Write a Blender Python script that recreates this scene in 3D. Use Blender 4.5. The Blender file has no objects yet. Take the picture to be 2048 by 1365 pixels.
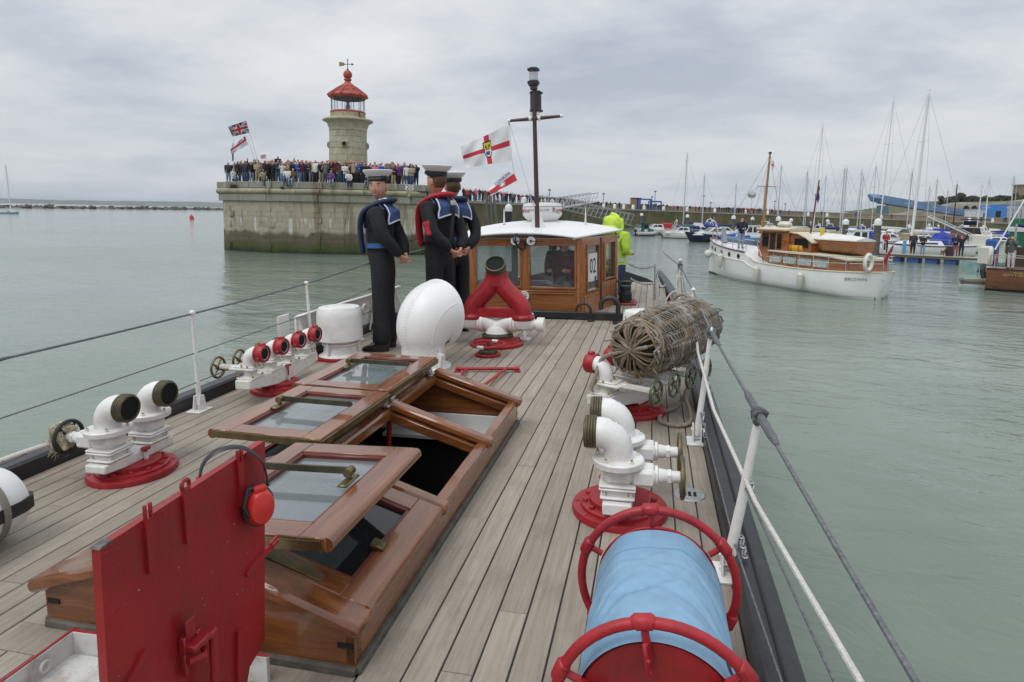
import bpy,bmesh,math,random
from mathutils import Vector,Matrix,Euler,noise as mnoise
from math import pi,sin,cos,radians,sqrt
random.seed(11)
SC=bpy.context.scene
COL=SC.collection
V=Vector

# ------------------------------------------------------------------ camera, sky, sun, exposure
CAMROT=Matrix(((0.975266,0.042753,-0.216861),(0.220139,-0.099621,0.970368),(0.019882,-0.994107,-0.106568)))  # image right, down, forward -> world
CAMPOS=V((-0.0443,-0.0108,1.4493))
FPX,CX,CY=1250.0,1024.0,560.0
WATER=-2.0
cam=bpy.data.cameras.new('camera'); camo=bpy.data.objects.new('camera',cam); COL.objects.link(camo)
R,D_,F_=CAMROT.col[0],CAMROT.col[1],CAMROT.col[2]
camo.matrix_world=Matrix((( R[0],-D_[0],-F_[0],CAMPOS[0]),(R[1],-D_[1],-F_[1],CAMPOS[1]),(R[2],-D_[2],-F_[2],CAMPOS[2]),(0,0,0,1)))
cam.sensor_width=36; cam.lens=FPX/2048*36; cam.shift_y=-(682.5-CY)/2048
cam.clip_start=0.05; cam.clip_end=30000
SC.camera=camo

SUN_EL,SUN_AZ=radians(56),radians(215)      # azimuth clockwise from +Y; behind and left of the camera
world=bpy.data.worlds.new('World'); SC.world=world; world.use_nodes=True
nt=world.node_tree; N=nt.nodes; L=nt.links; N.clear()
def nn(t,tree=None,**kw):
 n=(tree or nt).nodes.new(t)
 for k,v in kw.items(): setattr(n,k,v)
 return n
def mth(op,a,b=None,tree=None,c=None):
 t=tree or nt
 n=t.nodes.new('ShaderNodeMath'); n.operation=op
 for i,x in enumerate((a,b,c)):
  if x is None: continue
  if isinstance(x,(int,float)): n.inputs[i].default_value=x
  else: t.links.new(x,n.inputs[i])
 return n.outputs[0]
def ramp(fac,stops,tree=None):
 t=tree or nt
 n=t.nodes.new('ShaderNodeValToRGB'); e=n.color_ramp.elements
 while len(e)>1: e.remove(e[0])
 e[0].position,e[0].color=stops[0][0],(*stops[0][1],1)
 for p,c in stops[1:]:
  x=e.new(p); x.color=(*c,1)
 t.links.new(fac,n.inputs[0]); return n.outputs[0]
def mixc(fac,a,b,tree=None,mode='MIX'):
 t=tree or nt
 n=t.nodes.new('ShaderNodeMix'); n.data_type= 'RGBA'; n.blend_type=mode
 for s,x in ((n.inputs[0],fac),(n.inputs[6],a),(n.inputs[7],b)):
  if isinstance(x,(int,float)): s.default_value=x
  elif isinstance(x,(tuple,list)): s.default_value=(*x,1) if len(x)== 3 else x
  else: t.links.new(x,s)
 return n.outputs[2]
tc=nn('ShaderNodeTexCoord'); sep=nn('ShaderNodeSeparateXYZ'); L.new(tc.outputs['Generated'],sep.inputs[0])
zc=mth('MAXIMUM',sep.outputs[2],0.0)
den=mth('ADD',zc,0.16)
cmb=nn('ShaderNodeCombineXYZ'); L.new(mth('DIVIDE',sep.outputs[0],den),cmb.inputs[0]); L.new(mth('DIVIDE',sep.outputs[1],den),cmb.inputs[1])
n1=nn('ShaderNodeTexNoise'); n1.inputs['Scale'].default_value=0.80; n1.inputs['Detail'].default_value=8; n1.inputs['Roughness'].default_value=0.58; n1.inputs['Distortion'].default_value=0.2
mp=nn('ShaderNodeMapping'); mp.inputs['Location'].default_value=(3.1,1.3,0); mp.inputs['Scale'].default_value=(1.0,1.15,1); L.new(cmb.outputs[0],mp.inputs[0]); L.new(mp.outputs[0],n1.inputs['Vector'])
cloud=ramp(n1.outputs[0],[(0.34,(0.425,0.470,0.535)),(0.44,(0.530,0.572,0.630)),(0.53,(0.655,0.682,0.715)),(0.65,(0.770,0.782,0.800))])
# clouds thin to a paler band low over the sea, and brighten overhead as an overcast sky does
low=ramp(zc,[(0.0,(1,1,1)),(0.10,(0.62,0.62,0.62)),(0.22,(0.06,0.06,0.06)),(1.0,(0,0,0))])
cloud=mixc(mth('MULTIPLY',low,0.62),cloud,(0.600,0.640,0.675))
lift=mth('ADD',1.06,mth('MULTIPLY',mth('MULTIPLY',zc,zc),0.9))
cl2=nn('ShaderNodeVectorMath'); cl2.operation= 'SCALE'; L.new(cloud,cl2.inputs[0]); L.new(lift,cl2.inputs['Scale'])
bgc=nn('ShaderNodeBackground'); L.new(cl2.outputs[0],bgc.inputs[0]); bgc.inputs[1].default_value=1.0
sky=nn('ShaderNodeTexSky'); sky.sky_type= 'NISHITA'; sky.sun_disc=False; sky.sun_elevation=SUN_EL; sky.sun_rotation=SUN_AZ
bgs=nn('ShaderNodeBackground'); L.new(sky.outputs[0],bgs.inputs[0]); bgs.inputs[1].default_value=0.08
mx=nn('ShaderNodeMixShader'); mx.inputs[0].default_value=0.93; L.new(bgs.outputs[0],mx.inputs[1]); L.new(bgc.outputs[0],mx.inputs[2])
wo=nn('ShaderNodeOutputWorld'); L.new(mx.outputs[0],wo.inputs[0])
sun=bpy.data.lights.new('sun','SUN'); sun.energy=1.4; sun.angle=radians(35); sun.color=(1.0,0.965,0.92)
suno=bpy.data.objects.new('sun',sun); COL.objects.link(suno)
sd=V((sin(SUN_AZ)*cos(SUN_EL),cos(SUN_AZ)*cos(SUN_EL),sin(SUN_EL)))
suno.rotation_euler=sd.to_track_quat('Z','Y').to_euler(); suno.location=(0,0,40)
SC.view_settings.view_transform= 'Standard'; SC.view_settings.look= 'None'; SC.view_settings.gamma=1; SC.view_settings.use_curve_mapping=False
SC.view_settings.exposure=0.0
SC.render.engine= 'CYCLES'; SC.cycles.max_bounces=7; SC.cycles.transparent_max_bounces=12; SC.cycles.caustics_reflective=False; SC.cycles.caustics_refractive=False

# ------------------------------------------------------------------ materials
MATS={}
def mat(name,col,rough=0.5,metal=0.0,var=0.12,vs=6.0,bump=0.0,bs=60.0,coat=0.0,spec=0.5,stretch=None,col2=None,dirt=None,ds=3.0,da=0.5,rnd=0.0,det=5.0):
 """Principled paint: base colour broken up by noise, optional second tone, dirt patches, relief, per-object variation."""
 if name in MATS: return MATS[name]
 m=bpy.data.materials.new(name); m.use_nodes=True; t=m.node_tree
 b=t.nodes['Principled BSDF']; tcn=t.nodes.new('ShaderNodeTexCoord'); vec=tcn.outputs['Object']
 if stretch:
  mpn=t.nodes.new('ShaderNodeMapping'); mpn.inputs['Scale'].default_value=stretch; t.links.new(vec,mpn.inputs[0])
  if rnd:
   oi0=t.nodes.new('ShaderNodeObjectInfo'); cb=t.nodes.new('ShaderNodeCombineXYZ')
   t.links.new(mth('MULTIPLY',oi0.outputs['Random'],37.0,t),cb.inputs[0]); t.links.new(mth('MULTIPLY',oi0.outputs['Random'],91.0,t),cb.inputs[1]); t.links.new(cb.outputs[0],mpn.inputs['Location'])
  vec2=mpn.outputs[0]
 else: vec2=vec
 nz=t.nodes.new('ShaderNodeTexNoise'); nz.inputs['Scale'].default_value=vs; nz.inputs['Detail'].default_value=det; nz.inputs['Roughness'].default_value=0.6
 t.links.new(vec2,nz.inputs['Vector'])
 c2=col2 or tuple(min(1,c*(1+var)) for c in col); c1=tuple(c*(1-var) for c in col) if not col2 else col
 cc=ramp(nz.outputs[0],[(0.32,c1),(0.68,c2)],t)
 if dirt:
  nd=t.nodes.new('ShaderNodeTexNoise'); nd.inputs['Scale'].default_value=ds; nd.inputs['Detail'].default_value=7; nd.inputs['Roughness'].default_value=0.7
  t.links.new(vec,nd.inputs['Vector'])
  f=ramp(nd.outputs[0],[(0.5,(0,0,0)),(0.72,(da,da,da))],t)
  cc=mixc(f,cc,dirt,t)
 if rnd:
  oi=t.nodes.new('ShaderNodeObjectInfo'); hv=t.nodes.new('ShaderNodeHueSaturation')
  t.links.new(mth('ADD',1-rnd,mth('MULTIPLY',oi.outputs['Random'],2*rnd,t),t),hv.inputs['Value']); t.links.new(cc,hv.inputs['Color']); cc=hv.outputs[0]
 t.links.new(cc,b.inputs['Base Color'])
 rr=ramp(nz.outputs[0],[(0.3,(max(0.02,rough-0.07),)*3),(0.7,(min(1,rough+0.08),)*3)],t); t.links.new(rr,b.inputs['Roughness'])
 b.inputs['Metallic'].default_value=metal; b.inputs['Specular IOR Level'].default_value=spec
 if coat: b.inputs['Coat Weight'].default_value=coat; b.inputs['Coat Roughness'].default_value=0.06
 if bump:
  nb=t.nodes.new('ShaderNodeTexNoise'); nb.inputs['Scale'].default_value=bs; nb.inputs['Detail'].default_value=4
  t.links.new(vec2,nb.inputs['Vector']); bp=t.nodes.new('ShaderNodeBump'); bp.inputs['Strength'].default_value=bump; bp.inputs['Distance'].default_value=0.02
  t.links.new(nb.outputs[0],bp.inputs['Height']); t.links.new(bp.outputs[0],b.inputs['Normal'])
 MATS[name]=m; return m
def glass(name,tint,dirt=0.12,dcol=(0.5,0.53,0.55)):
 m=bpy.data.materials.new(name); m.use_nodes=True; t=m.node_tree; t.nodes.clear()
 tr=t.nodes.new('ShaderNodeBsdfTransparent'); tr.inputs[0].default_value=(*tint,1)
 gl=t.nodes.new('ShaderNodeBsdfGlossy'); gl.inputs['Roughness'].default_value=0.03
 df=t.nodes.new('ShaderNodeBsdfDiffuse'); df.inputs[0].default_value=(*dcol,1)
 lwt=t.nodes.new('ShaderNodeLayerWeight'); lwt.inputs[0].default_value=0.5; sch=mth('ADD',0.045,mth('MULTIPLY',0.955,mth('POWER',lwt.outputs['Facing'],4.0,t),t),t)
 m1=t.nodes.new('ShaderNodeMixShader'); m1.inputs[0].default_value=dirt; t.links.new(tr.outputs[0],m1.inputs[1]); t.links.new(df.outputs[0],m1.inputs[2])
 m2=t.nodes.new('ShaderNodeMixShader'); t.links.new(sch,m2.inputs[0]); t.links.new(m1.outputs[0],m2.inputs[1]); t.links.new(gl.outputs[0],m2.inputs[2])
 o=t.nodes.new('ShaderNodeOutputMaterial'); t.links.new(m2.outputs[0],o.inputs[0]); MATS[name]=m; return m

M_white=mat('white_paint',(0.74,0.735,0.715),0.35,vs=9,var=0.04,bump=0.12,bs=40,dirt=(0.40,0.34,0.26),ds=6,da=0.5)
M_cowl=mat('cowl_white',(0.76,0.755,0.74),0.35,vs=3,var=0.02,bump=0.05,bs=12)
M_whiteold=mat('old_white_paint',(0.70,0.69,0.65),0.42,vs=14,var=0.06,bump=0.15,bs=70,dirt=(0.36,0.27,0.17),ds=14,da=0.75)
M_roofw=mat('roof_white',(0.78,0.785,0.78),0.4,vs=2,var=0.03,dirt=(0.5,0.48,0.44),ds=4,da=0.25)
M_red=mat('red_paint',(0.335,0.013,0.020),0.42,vs=8,var=0.22,bump=0.16,bs=34,dirt=(0.11,0.012,0.013),ds=7,da=0.65)
M_redplate=mat('red_plate_paint',(0.285,0.011,0.014),0.42,vs=4,var=0.2,stretch=(1,1,.35),bump=0.2,bs=24,dirt=(0.10,0.022,0.018),ds=5,da=0.6)
M_chip=mat('bare_chipped_steel',(0.10,0.09,0.09),0.6,vs=60,var=0.5)
M_black=mat('black_paint',(0.018,0.019,0.022),0.42,vs=6,var=0.3,bump=0.08,bs=30,dirt=(0.10,0.10,0.10),ds=5,da=0.25)
M_rubber=mat('black_rubber',(0.02,0.02,0.021),0.6)
M_brass=mat('dull_brass',(0.20,0.155,0.075),0.42,0.85,vs=14,var=0.3,dirt=(0.09,0.11,0.075),ds=12,da=0.8)
M_bronze=mat('dark_bronze',(0.085,0.075,0.05),0.5,0.6,vs=14,var=0.3,dirt=(0.06,0.085,0.06),ds=9,da=0.7)
M_inside=mat('pipe_bore',(0.010,0.013,0.012),0.75,vs=9,var=0.35,spec=0.2)  # near-black colour stands in for the shade deep inside the mouths
M_mouth=mat('tarnished_mouth',(0.125,0.108,0.070),0.5,0.6,vs=20,var=0.35,dirt=(0.16,0.13,0.07),ds=16,da=0.5)
M_steel=mat('galvanised_steel',(0.42,0.43,0.44),0.4,0.6,vs=30,var=0.2)
M_wire=mat('wire_rope',(0.16,0.165,0.17),0.55,0.4,vs=80,var=0.4)
M_wirewrap=mat('grey_rope_serving',(0.13,0.135,0.15),0.85,vs=90,var=0.3,bump=0.5,bs=120)
M_ropew=mat('white_rope',(0.60,0.585,0.54),0.85,vs=90,var=0.15,bump=0.5,bs=150)
M_ropeb=mat('brown_rope',(0.27,0.225,0.175),0.9,vs=60,var=0.3,bump=0.5,bs=120)
M_deck=mat('weathered_teak',(0.255,0.218,0.175),0.72,vs=5.5,stretch=(11,0.55,6),col2=(0.365,0.318,0.262),bump=0.25,bs=22,dirt=(0.185,0.155,0.122),ds=2.1,da=0.75,rnd=0.13,det=8)
M_caulk=mat('deck_caulking',(0.045,0.046,0.050),0.6)
M_mah=mat('varnished_mahogany',(0.132,0.042,0.013),0.26,vs=3,stretch=(9,0.7,9),col2=(0.262,0.096,0.029),coat=0.7,bump=0.03,bs=30,dirt=(0.075,0.028,0.018),ds=5,da=0.22,rnd=0.12,det=7)
M_mahx=mat('varnished_mahogany_cross',(0.128,0.040,0.013),0.26,vs=3,stretch=(0.7,9,9),col2=(0.255,0.092,0.028),coat=0.7,bump=0.03,bs=30,dirt=(0.075,0.028,0.018),ds=5,da=0.22,rnd=0.12,det=7)
M_teakv=mat('varnished_teak',(0.245,0.082,0.022),0.28,vs=4,stretch=(9,9,0.8),col2=(0.385,0.150,0.047),coat=0.6,rnd=0.1,det=7)
M_teakh=mat('varnished_teak_across',(0.235,0.078,0.022),0.28,vs=4,stretch=(0.8,9,9),col2=(0.370,0.143,0.045),coat=0.6,rnd=0.1,det=7)
M_baregrey=mat('bare_grey_wood',(0.20,0.18,0.145),0.8,vs=10,stretch=(8,1,8),col2=(0.30,0.28,0.23),bump=0.3,bs=30,dirt=(0.10,0.095,0.06),ds=6,da=0.7)
M_bluecover=mat('blue_pvc_cover',(0.225,0.395,0.56),0.48,vs=3.2,var=0.2,bump=0.6,bs=9,dirt=(0.13,0.29,0.48),ds=4.5,da=0.5,det=7)
M_plasticb=mat('black_plastic',(0.02,0.02,0.024),0.4)
M_plasticr=mat('bright_red_plastic',(0.58,0.030,0.024),0.35,var=0.05)
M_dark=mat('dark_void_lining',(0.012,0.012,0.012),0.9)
M_inwhite=mat('engine_room_white',(0.62,0.62,0.60),0.5,var=0.06)
G_pane=glass('skylight_glass',(0.72,0.78,0.78),0.30,(0.40,0.45,0.47))  # pale diffuse share carries a frosty sky sheen along with dirt
G_wired=glass('wired_glass',(0.22,0.25,0.26),0.10,(0.10,0.12,0.13))
G_clear=glass('window_glass',(0.90,0.93,0.93),0.05)
G_dark=glass('tinted_window',(0.16,0.18,0.20),0.25,(0.05,0.06,0.07))

# ------------------------------------------------------------------ mesh helpers
def frame(origin,zdir,xhint=None):
 z=V(zdir).normalized(); h=V(xhint) if xhint else (V((0,0,1)) if abs(z.z)<0.95 else V((1,0,0)))
 x=(h-z*h.dot(z)).normalized(); y=z.cross(x); o=V(origin)
 return Matrix(((x[0],y[0],z[0],o[0]),(x[1],y[1],z[1],o[1]),(x[2],y[2],z[2],o[2]),(0,0,0,1)))
def TR(x,y,z,rz=0.0): return Matrix.Translation((x,y,z)) @ Matrix.Rotation(rz,4,'Z')
class MB:
 def __init__(s): s.v=[]; s.f=[]; s.m=[]; s.mi=0
 def add(s,vs,fs,X=None,mi=None):
  o=len(s.v); k=s.mi if mi is None else mi
  s.v+= [X @ V(p) for p in vs] if X else [V(p) for p in vs]
  for f in fs: s.f.append(tuple(i+o for i in f)); s.m.append(k)
  return s
 def box(s,c,d,X=None,b=0.0,mi=None):
  hx,hy,hz=d[0]/2,d[1]/2,d[2]/2; c=V(c)
  if b <= 0:
   vs=[c+V((x*hx,y*hy,z*hz)) for x in (-1,1) for y in (-1,1) for z in (-1,1)]
   return s.add(vs,[(0,1,3,2),(4,6,7,5),(0,4,5,1),(2,3,7,6),(0,2,6,4),(1,5,7,3)],X,mi)
  b=min(b,hx*.9,hy*.9,hz*.9); vs=[]; idx={}
  for x in (-1,1):
   for y in (-1,1):
    for z in (-1,1):
     for a in range(3):
      q=[x*(hx-b),y*(hy-b),z*(hz-b)]; q[a]=(x,y,z)[a]*(hx,hy,hz)[a]
      idx[(x,y,z,a)]=len(vs); vs.append(c+V(q))
  fs=[]
  for a in range(3):
   u,w=(a+1) % 3,(a+2) % 3
   for sg in (-1,1):
    q=[]
    for (i,j) in ((-1,-1),(1,-1),(1,1),(-1,1)):
     k=[0,0,0]; k[a]=sg; k[u]=i; k[w]=j; q.append(idx[(*k,a)])
    fs.append(tuple(q) if sg>0 else tuple(reversed(q)))
  for a in range(3):
   u,w=(a+1) % 3,(a+2) % 3
   for i in (-1,1):
    for j in (-1,1):
     k0=[0,0,0]; k0[u]=i; k0[w]=j; k1=list(k0); k0[a]=-1; k1[a]=1
     q=(idx[(*k0,u)],idx[(*k1,u)],idx[(*k1,w)],idx[(*k0,w)])
     fs.append(q if i*j>0 else tuple(reversed(q)))
  for x in (-1,1):
   for y in (-1,1):
    for z in (-1,1):
     q=(idx[(x,y,z,0)],idx[(x,y,z,1)],idx[(x,y,z,2)])
     fs.append(q if x*y*z>0 else tuple(reversed(q)))
  return s.add(vs,fs,X,mi)
 def beam(s,a,b,w,h,up=(0,0,1),bev=0.0,mi=None):
  a,b=V(a),V(b); d=b-a; X=frame((a+b)/2,d,up)   # local x = up, y = side, z = along
  return s.box((0,0,0),(h,w,d.length),X,bev,mi)
 def rings(s,rs,closed=True,cap0=True,cap1=True,loop=False,X=None,mi=None):
  n=len(rs[0]); vs=[p for r in rs for p in r]; fs=[]
  K=len(rs)
  for k in range(K if loop else K-1):
   a,b=k*n,((k+1) % K)*n
   for i in range(n if closed else n-1):
    j=(i+1) % n; fs.append((a+i,a+j,b+j,b+i))
  if closed and not loop:
   if cap0: fs.append(tuple(reversed(range(n))))
   if cap1: fs.append(tuple(range((K-1)*n,K*n)))
  return s.add(vs,fs,X,mi)
 def tube(s,pts,r,n=8,closed=False,caps=True,flat=1.0,X=None,mi=None,up=None):
  P=[V(p) for p in pts]; K=len(P); rr=r if isinstance(r,(list,tuple)) else [r]*K
  T=[]
  for i in range(K):
   a=P[(i-1) % K] if (closed or i>0) else P[i]; b=P[(i+1) % K] if (closed or i<K-1) else P[i]
   d=b-a; T.append(d.normalized() if d.length>1e-9 else V((0,0,1)))
  h=V(up) if up else (V((0,0,1)) if abs(T[0].z)<0.9 else V((1,0,0)))
  x=(h-T[0]*h.dot(T[0])).normalized(); rs=[]
  for i in range(K):
   x=(x-T[i]*x.dot(T[i])); x=x.normalized() if x.length>1e-6 else V((1,0,0)); y=T[i].cross(x)
   rs.append([P[i]+(x*cos(2*pi*k/n)*flat+y*sin(2*pi*k/n))*rr[i] for k in range(n)])
  return s.rings(rs,True,caps,caps,closed,X,mi)
 def cyl(s,a,b,r0,r1=None,n=16,mi=None,X=None): return s.tube([a,b],[r0,r0 if r1 is None else r1],n,mi=mi,X=X)
 def lathe(s,prof,n=24,X=None,mi=None,closed=False):
  rs=[[V((r*cos(2*pi*k/n),r*sin(2*pi*k/n),z)) for k in range(n)] for r,z in prof]
  return s.rings(rs,True,not closed and prof[0][0]>1e-6,not closed and prof[-1][0]>1e-6,closed,X,mi)
 def sphere(s,c,r,nu=14,nv=9,X=None,mi=None):
  r=V(r) if isinstance(r,(list,tuple)) else V((r,r,r)); rs=[]
  for j in range(nv+1):
   t=pi*(j/nv) ; q=max(sin(t),1e-3)
   rs.append([V(c)+V((r.x*q*cos(2*pi*k/nu),r.y*q*sin(2*pi*k/nu),-r.z*cos(t))) for k in range(nu)])
  return s.rings(rs,X=X,mi=mi)
 def torus(s,R,r,n=32,m=8,X=None,mi=None,flat=1.0):
  return s.tube([(R*cos(2*pi*k/n),R*sin(2*pi*k/n),0) for k in range(n)],r,m,True,X=X,mi=mi,up=(0,0,1),flat=flat)
 def prism(s,poly,h,X=None,mi=None):
  return s.rings([[V((p[0],p[1],0)) for p in poly],[V((p[0],p[1],h)) for p in poly]],X=X,mi=mi)
 def grid(s,nu,nv,fn,mi=None,mfn=None,X=None):
  vs=[fn(i/nu,j/nv) for j in range(nv+1) for i in range(nu+1)]; w=nu+1
  for j in range(nv):
   for i in range(nu): pass
  fs=[(j*w+i,j*w+i+1,(j+1)*w+i+1,(j+1)*w+i) for j in range(nv) for i in range(nu)]
  o=len(s.f); s.add(vs,fs,X,mi)
  if mfn:
   for q,(j,i) in enumerate((j,i) for j in range(nv) for i in range(nu)): s.m[o+q]=mfn((i+.5)/nu,(j+.5)/nv)
  return s
BOAT=[]; MODE=['boat']; OFF={}
def link(name,me,parent):
 o=bpy.data.objects.new(name,me); COL.objects.link(o)
 if parent: o.parent=parent
 elif MODE[0]== 'boat': BOAT.append(o)
 return o
def mesh(name,mb,mats,off=None,smooth=38,fix=True):
 me=bpy.data.meshes.new(name); o=off or V((0,0,0))
 me.from_pydata([tuple(p-o) for p in mb.v],[],mb.f)
 for m in (mats if isinstance(mats,(list,tuple)) else [mats]): me.materials.append(m)
 me.polygons.foreach_set('material_index',mb.m)
 if fix:
  bm=bmesh.new(); bm.from_mesh(me); bmesh.ops.recalc_face_normals(bm,faces=bm.faces); bm.to_mesh(me); bm.free()
 if smooth: me.polygons.foreach_set('use_smooth',[True]*len(mb.f)); me.set_sharp_from_angle(angle=radians(smooth))
 me.update(); return me
def part(name,mb,mats,parent,smooth=38,label=None):
 """A mesh child; its shape was drawn in place, so the thing's own origin is taken off."""
 off=OFF.get(parent.name,V((0,0,0))); o=link(name,mesh(name,mb,mats,off,smooth),parent); OFF[o.name]=off
 if label: o['label']=label
 if name in TINY: o['kind']= 'stuff'
 return o
TINY={'rivet_heads','paint_chips','rivets','bolts','nuts','stud','bolt_ends','flange_bolts','loose_withies','stakes','end_lattice','frayed_ends','rigging','hank','lashing'}
def tag(o,label=None,cat=None,group=None,kind=None):
 if label: o['label']=label
 if cat: o['category']=cat
 if group: o['group']=group
 if kind: o['kind']=kind
 return o
def T(name,label,cat,loc=(0,0,0),group=None,rz=0.0,local=False):
 """A thing: an Empty at its base. local=True means its parts are drawn about (0,0,0)."""
 o=bpy.data.objects.new(name,None); COL.objects.link(o); o.empty_display_size=0.1; o.location=loc; o.rotation_euler=(0,0,rz)
 OFF[o.name]=V((0,0,0)) if local else V(loc)
 if MODE[0]== 'boat': BOAT.append(o)
 return tag(o,label,cat,group)
def one(name,mb,mats,label,cat,group=None,loc=None,smooth=38,kind=None):
 """A thing that is one mesh."""
 loc=V(loc) if loc else V((0,0,0)); o=link(name,mesh(name,mb,mats,loc,smooth),None); o.location=loc
 return tag(o,label,cat,group,kind)
def dup(o,loc,rz=None,label=None,scale=None):
 def cp(a,p):
  c=a.copy(); COL.objects.link(c); c.parent=p
  for ch in a.children: cp(ch,c)
  return c
 c=cp(o,None); c.location=loc
 if rz is not None: c.rotation_euler=(0,0,rz)
 if scale: c.scale=scale
 if label: c['label']=label
 if MODE[0]== 'boat': BOAT.append(c)
 return c
def ray(px,py): return (CAMROT @ V((px-CX,py-CY,FPX))).normalized()
FH=V((F_[0],F_[1],0)).normalized()
def at(px,dist,z=None):
 """Point at the given distance ahead, in the direction of column px, on height z (default the water)."""
 z=WATER if z is None else z; py=440.0
 for _ in range(6):
  v=ray(px,py); p=CAMPOS+v*(dist/v.dot(FH)); py+= (p.z-z)*FPX/dist
 v=ray(px,py); return CAMPOS+v*(dist/v.dot(FH))
def pix(px,py,dist):
 v=ray(px,py); return CAMPOS+v*(dist/v.dot(FH))
def bez(p,n=12):
 """Catmull-Rom through points."""
 P=[V(q) for q in p]; P=[P[0]*2-P[1]]+P+[P[-1]*2-P[-2]]; out=[]
 for i in range(1,len(P)-2):
  for k in range(n):
   t=k/n; a,b,c,d=P[i-1],P[i],P[i+1],P[i+2]
   out.append(0.5*((2*b)+(c-a)*t+(2*a-5*b+4*c-d)*t*t+(3*b-a-3*c+d)*t ** 3))
 out.append(P[-2]); return out
def text(body,size,depth=0.002):
 """Lettering as (verts, faces), centred, in the XY plane."""
 cu=bpy.data.curves.new('lettering','FONT'); cu.body=body; cu.size=size; cu.extrude=depth; cu.align_x= 'CENTER'; cu.align_y= 'CENTER'; cu.resolution_u=2
 o=bpy.data.objects.new('lettering',cu); COL.objects.link(o); dg=bpy.context.evaluated_depsgraph_get(); dg.update()
 me=o.evaluated_get(dg).to_mesh(); vs=[v.co.copy() for v in me.vertices]; fs=[tuple(p.vertices) for p in me.polygons]
 o.evaluated_get(dg).to_mesh_clear(); bpy.data.objects.remove(o); bpy.data.curves.remove(cu); return vs,fs
def wrap(vs,R,X=None):
 """Bend XY lettering round a vertical cylinder of radius R, facing -Y."""
 out=[]
 for p in vs:
  a=p.x/R; r=R+p.z; out.append(V((r*sin(a),-r*cos(a),p.y)))
 return [X @ p for p in out] if X else out
# ------------------------------------------------------------------ the setting: water, far shore, breakwater, pier
MODE[0]= 'world'
m=bpy.data.materials.new('harbour_water'); m.use_nodes=True; t=m.node_tree; b=t.nodes['Principled BSDF']
tcn=t.nodes.new('ShaderNodeTexCoord'); po=tcn.outputs['Object']
def wn(scale,det,sc=(1,1,1),rot=0.0,rough=0.55,dist=0.0):
 mp_=t.nodes.new('ShaderNodeMapping'); mp_.inputs['Scale'].default_value=sc; mp_.inputs['Rotation'].default_value=(0,0,rot); t.links.new(po,mp_.inputs[0])
 n_=t.nodes.new('ShaderNodeTexNoise'); n_.inputs['Scale'].default_value=scale; n_.inputs['Detail'].default_value=det; n_.inputs['Roughness'].default_value=rough; n_.inputs['Distortion'].default_value=dist
 t.links.new(mp_.outputs[0],n_.inputs['Vector']); return n_.outputs[0]
rough_zone=ramp(wn(0.045,3,(1,1.6,1),0.3),[(0.40,(0.35,)*3),(0.60,(1.45,)*3)],t)   # calm and ruffled patches
h=mth('ADD',mth('MULTIPLY',wn(0.30,3,(1,1.5,1),0.5,dist=0.6),0.13,t),mth('MULTIPLY',wn(1.15,4,(0.8,1.3,1),0.25,dist=0.8),0.070,t),t)
h=mth('ADD',h,mth('MULTIPLY',mth('MULTIPLY',wn(4.2,5,(0.75,1.35,1),-0.2,dist=0.6),0.028,t),rough_zone,t),t)
h=mth('ADD',h,mth('MULTIPLY',mth('MULTIPLY',wn(13.0,3,(0.7,1.4,1),0.1),0.0042,t),rough_zone,t),t)
bp=t.nodes.new('ShaderNodeBump'); bp.inputs['Strength'].default_value=0.8; bp.inputs['Distance'].default_value=1.0; t.links.new(h,bp.inputs['Height']); t.links.new(bp.outputs[0],b.inputs['Normal'])
wc=ramp(wn(0.16,5,(1,1.4,1),0.7),[(0.3,(0.150,0.192,0.154)),(0.7,(0.208,0.252,0.206))],t)
t.links.new(wc,b.inputs['Base Color']); b.inputs['Roughness'].default_value=0.07; b.inputs['IOR'].default_value=1.33
mb=MB(); ys=[-40,20,60,140,400,1200,4000,16000]
xs=[-9000,-2000,-400,-60,60,400,2000,9000]
mb.add([V((x*(1 if y<4000 else 1.6),y,WATER)) for y in ys for x in xs],[(j*8+i,j*8+i+1,j*8+i+9,j*8+i+8) for j in range(7) for i in range(7)])
one('water',mb,m,'green grey harbour water with small ripples',None,kind='structure',smooth=0)

M_coast=mat('coast_land',(0.10,0.115,0.075),0.9,vs=0.004,var=0.4)
mb=MB(); rng=random.Random(3)
def coast(u,v):
 ang=-1.15+1.05*u; d=6200+900*v; k=sin(pi*min(1,v*1.0)) if v<1 else 0
 hgt=(42+12*mnoise.noise(V((u*5,0.3,0)))+5*mnoise.noise(V((u*40,2,0))))*(0 if v in (0,1) else 1)
 return V((sin(ang)*d,cos(ang)*d,WATER-0.5+hgt))
mb.grid(90,3,coast); one('far_coast_hills',mb,M_coast,'low blue grey coast along the horizon',None,kind='structure')

M_rock=mat('breakwater_rock',(0.115,0.105,0.09),0.9,vs=0.6,var=0.5,rnd=0.45)
bw=T('breakwater','long low breakwater of dark boulders across the harbour mouth on the left','breakwater',(-400,420,WATER))
rocks=[]
for k in range(5):
 mb=MB(); mb.sphere((0,0,0),1.0,8,5); mb.v=[p*(0.75+0.5*mnoise.noise(p*1.3+V((k*7,0,0)))) for p in mb.v]; rocks.append(mesh('rock',mb,M_rock,smooth=20))
for i in range(235):
 u=i/234; A_,B_=V((-395,262,0)),V((-450,640,0)); p=A_.lerp(B_,u)+V((rng.uniform(-3,3),rng.uniform(-1.5,1.5),0))
 o=link('rock',rocks[i % 5],bw); s_=rng.uniform(1.1,1.9)*(1+.35*u); o.scale=(s_*1.3,s_*1.3,s_); o.location=p-V((-400,420,0))+V((0,0,rng.uniform(0.1,0.7)*s_)); o.rotation_euler=(rng.uniform(-.5,.5),rng.uniform(-.5,.5),rng.uniform(0,6))
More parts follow.
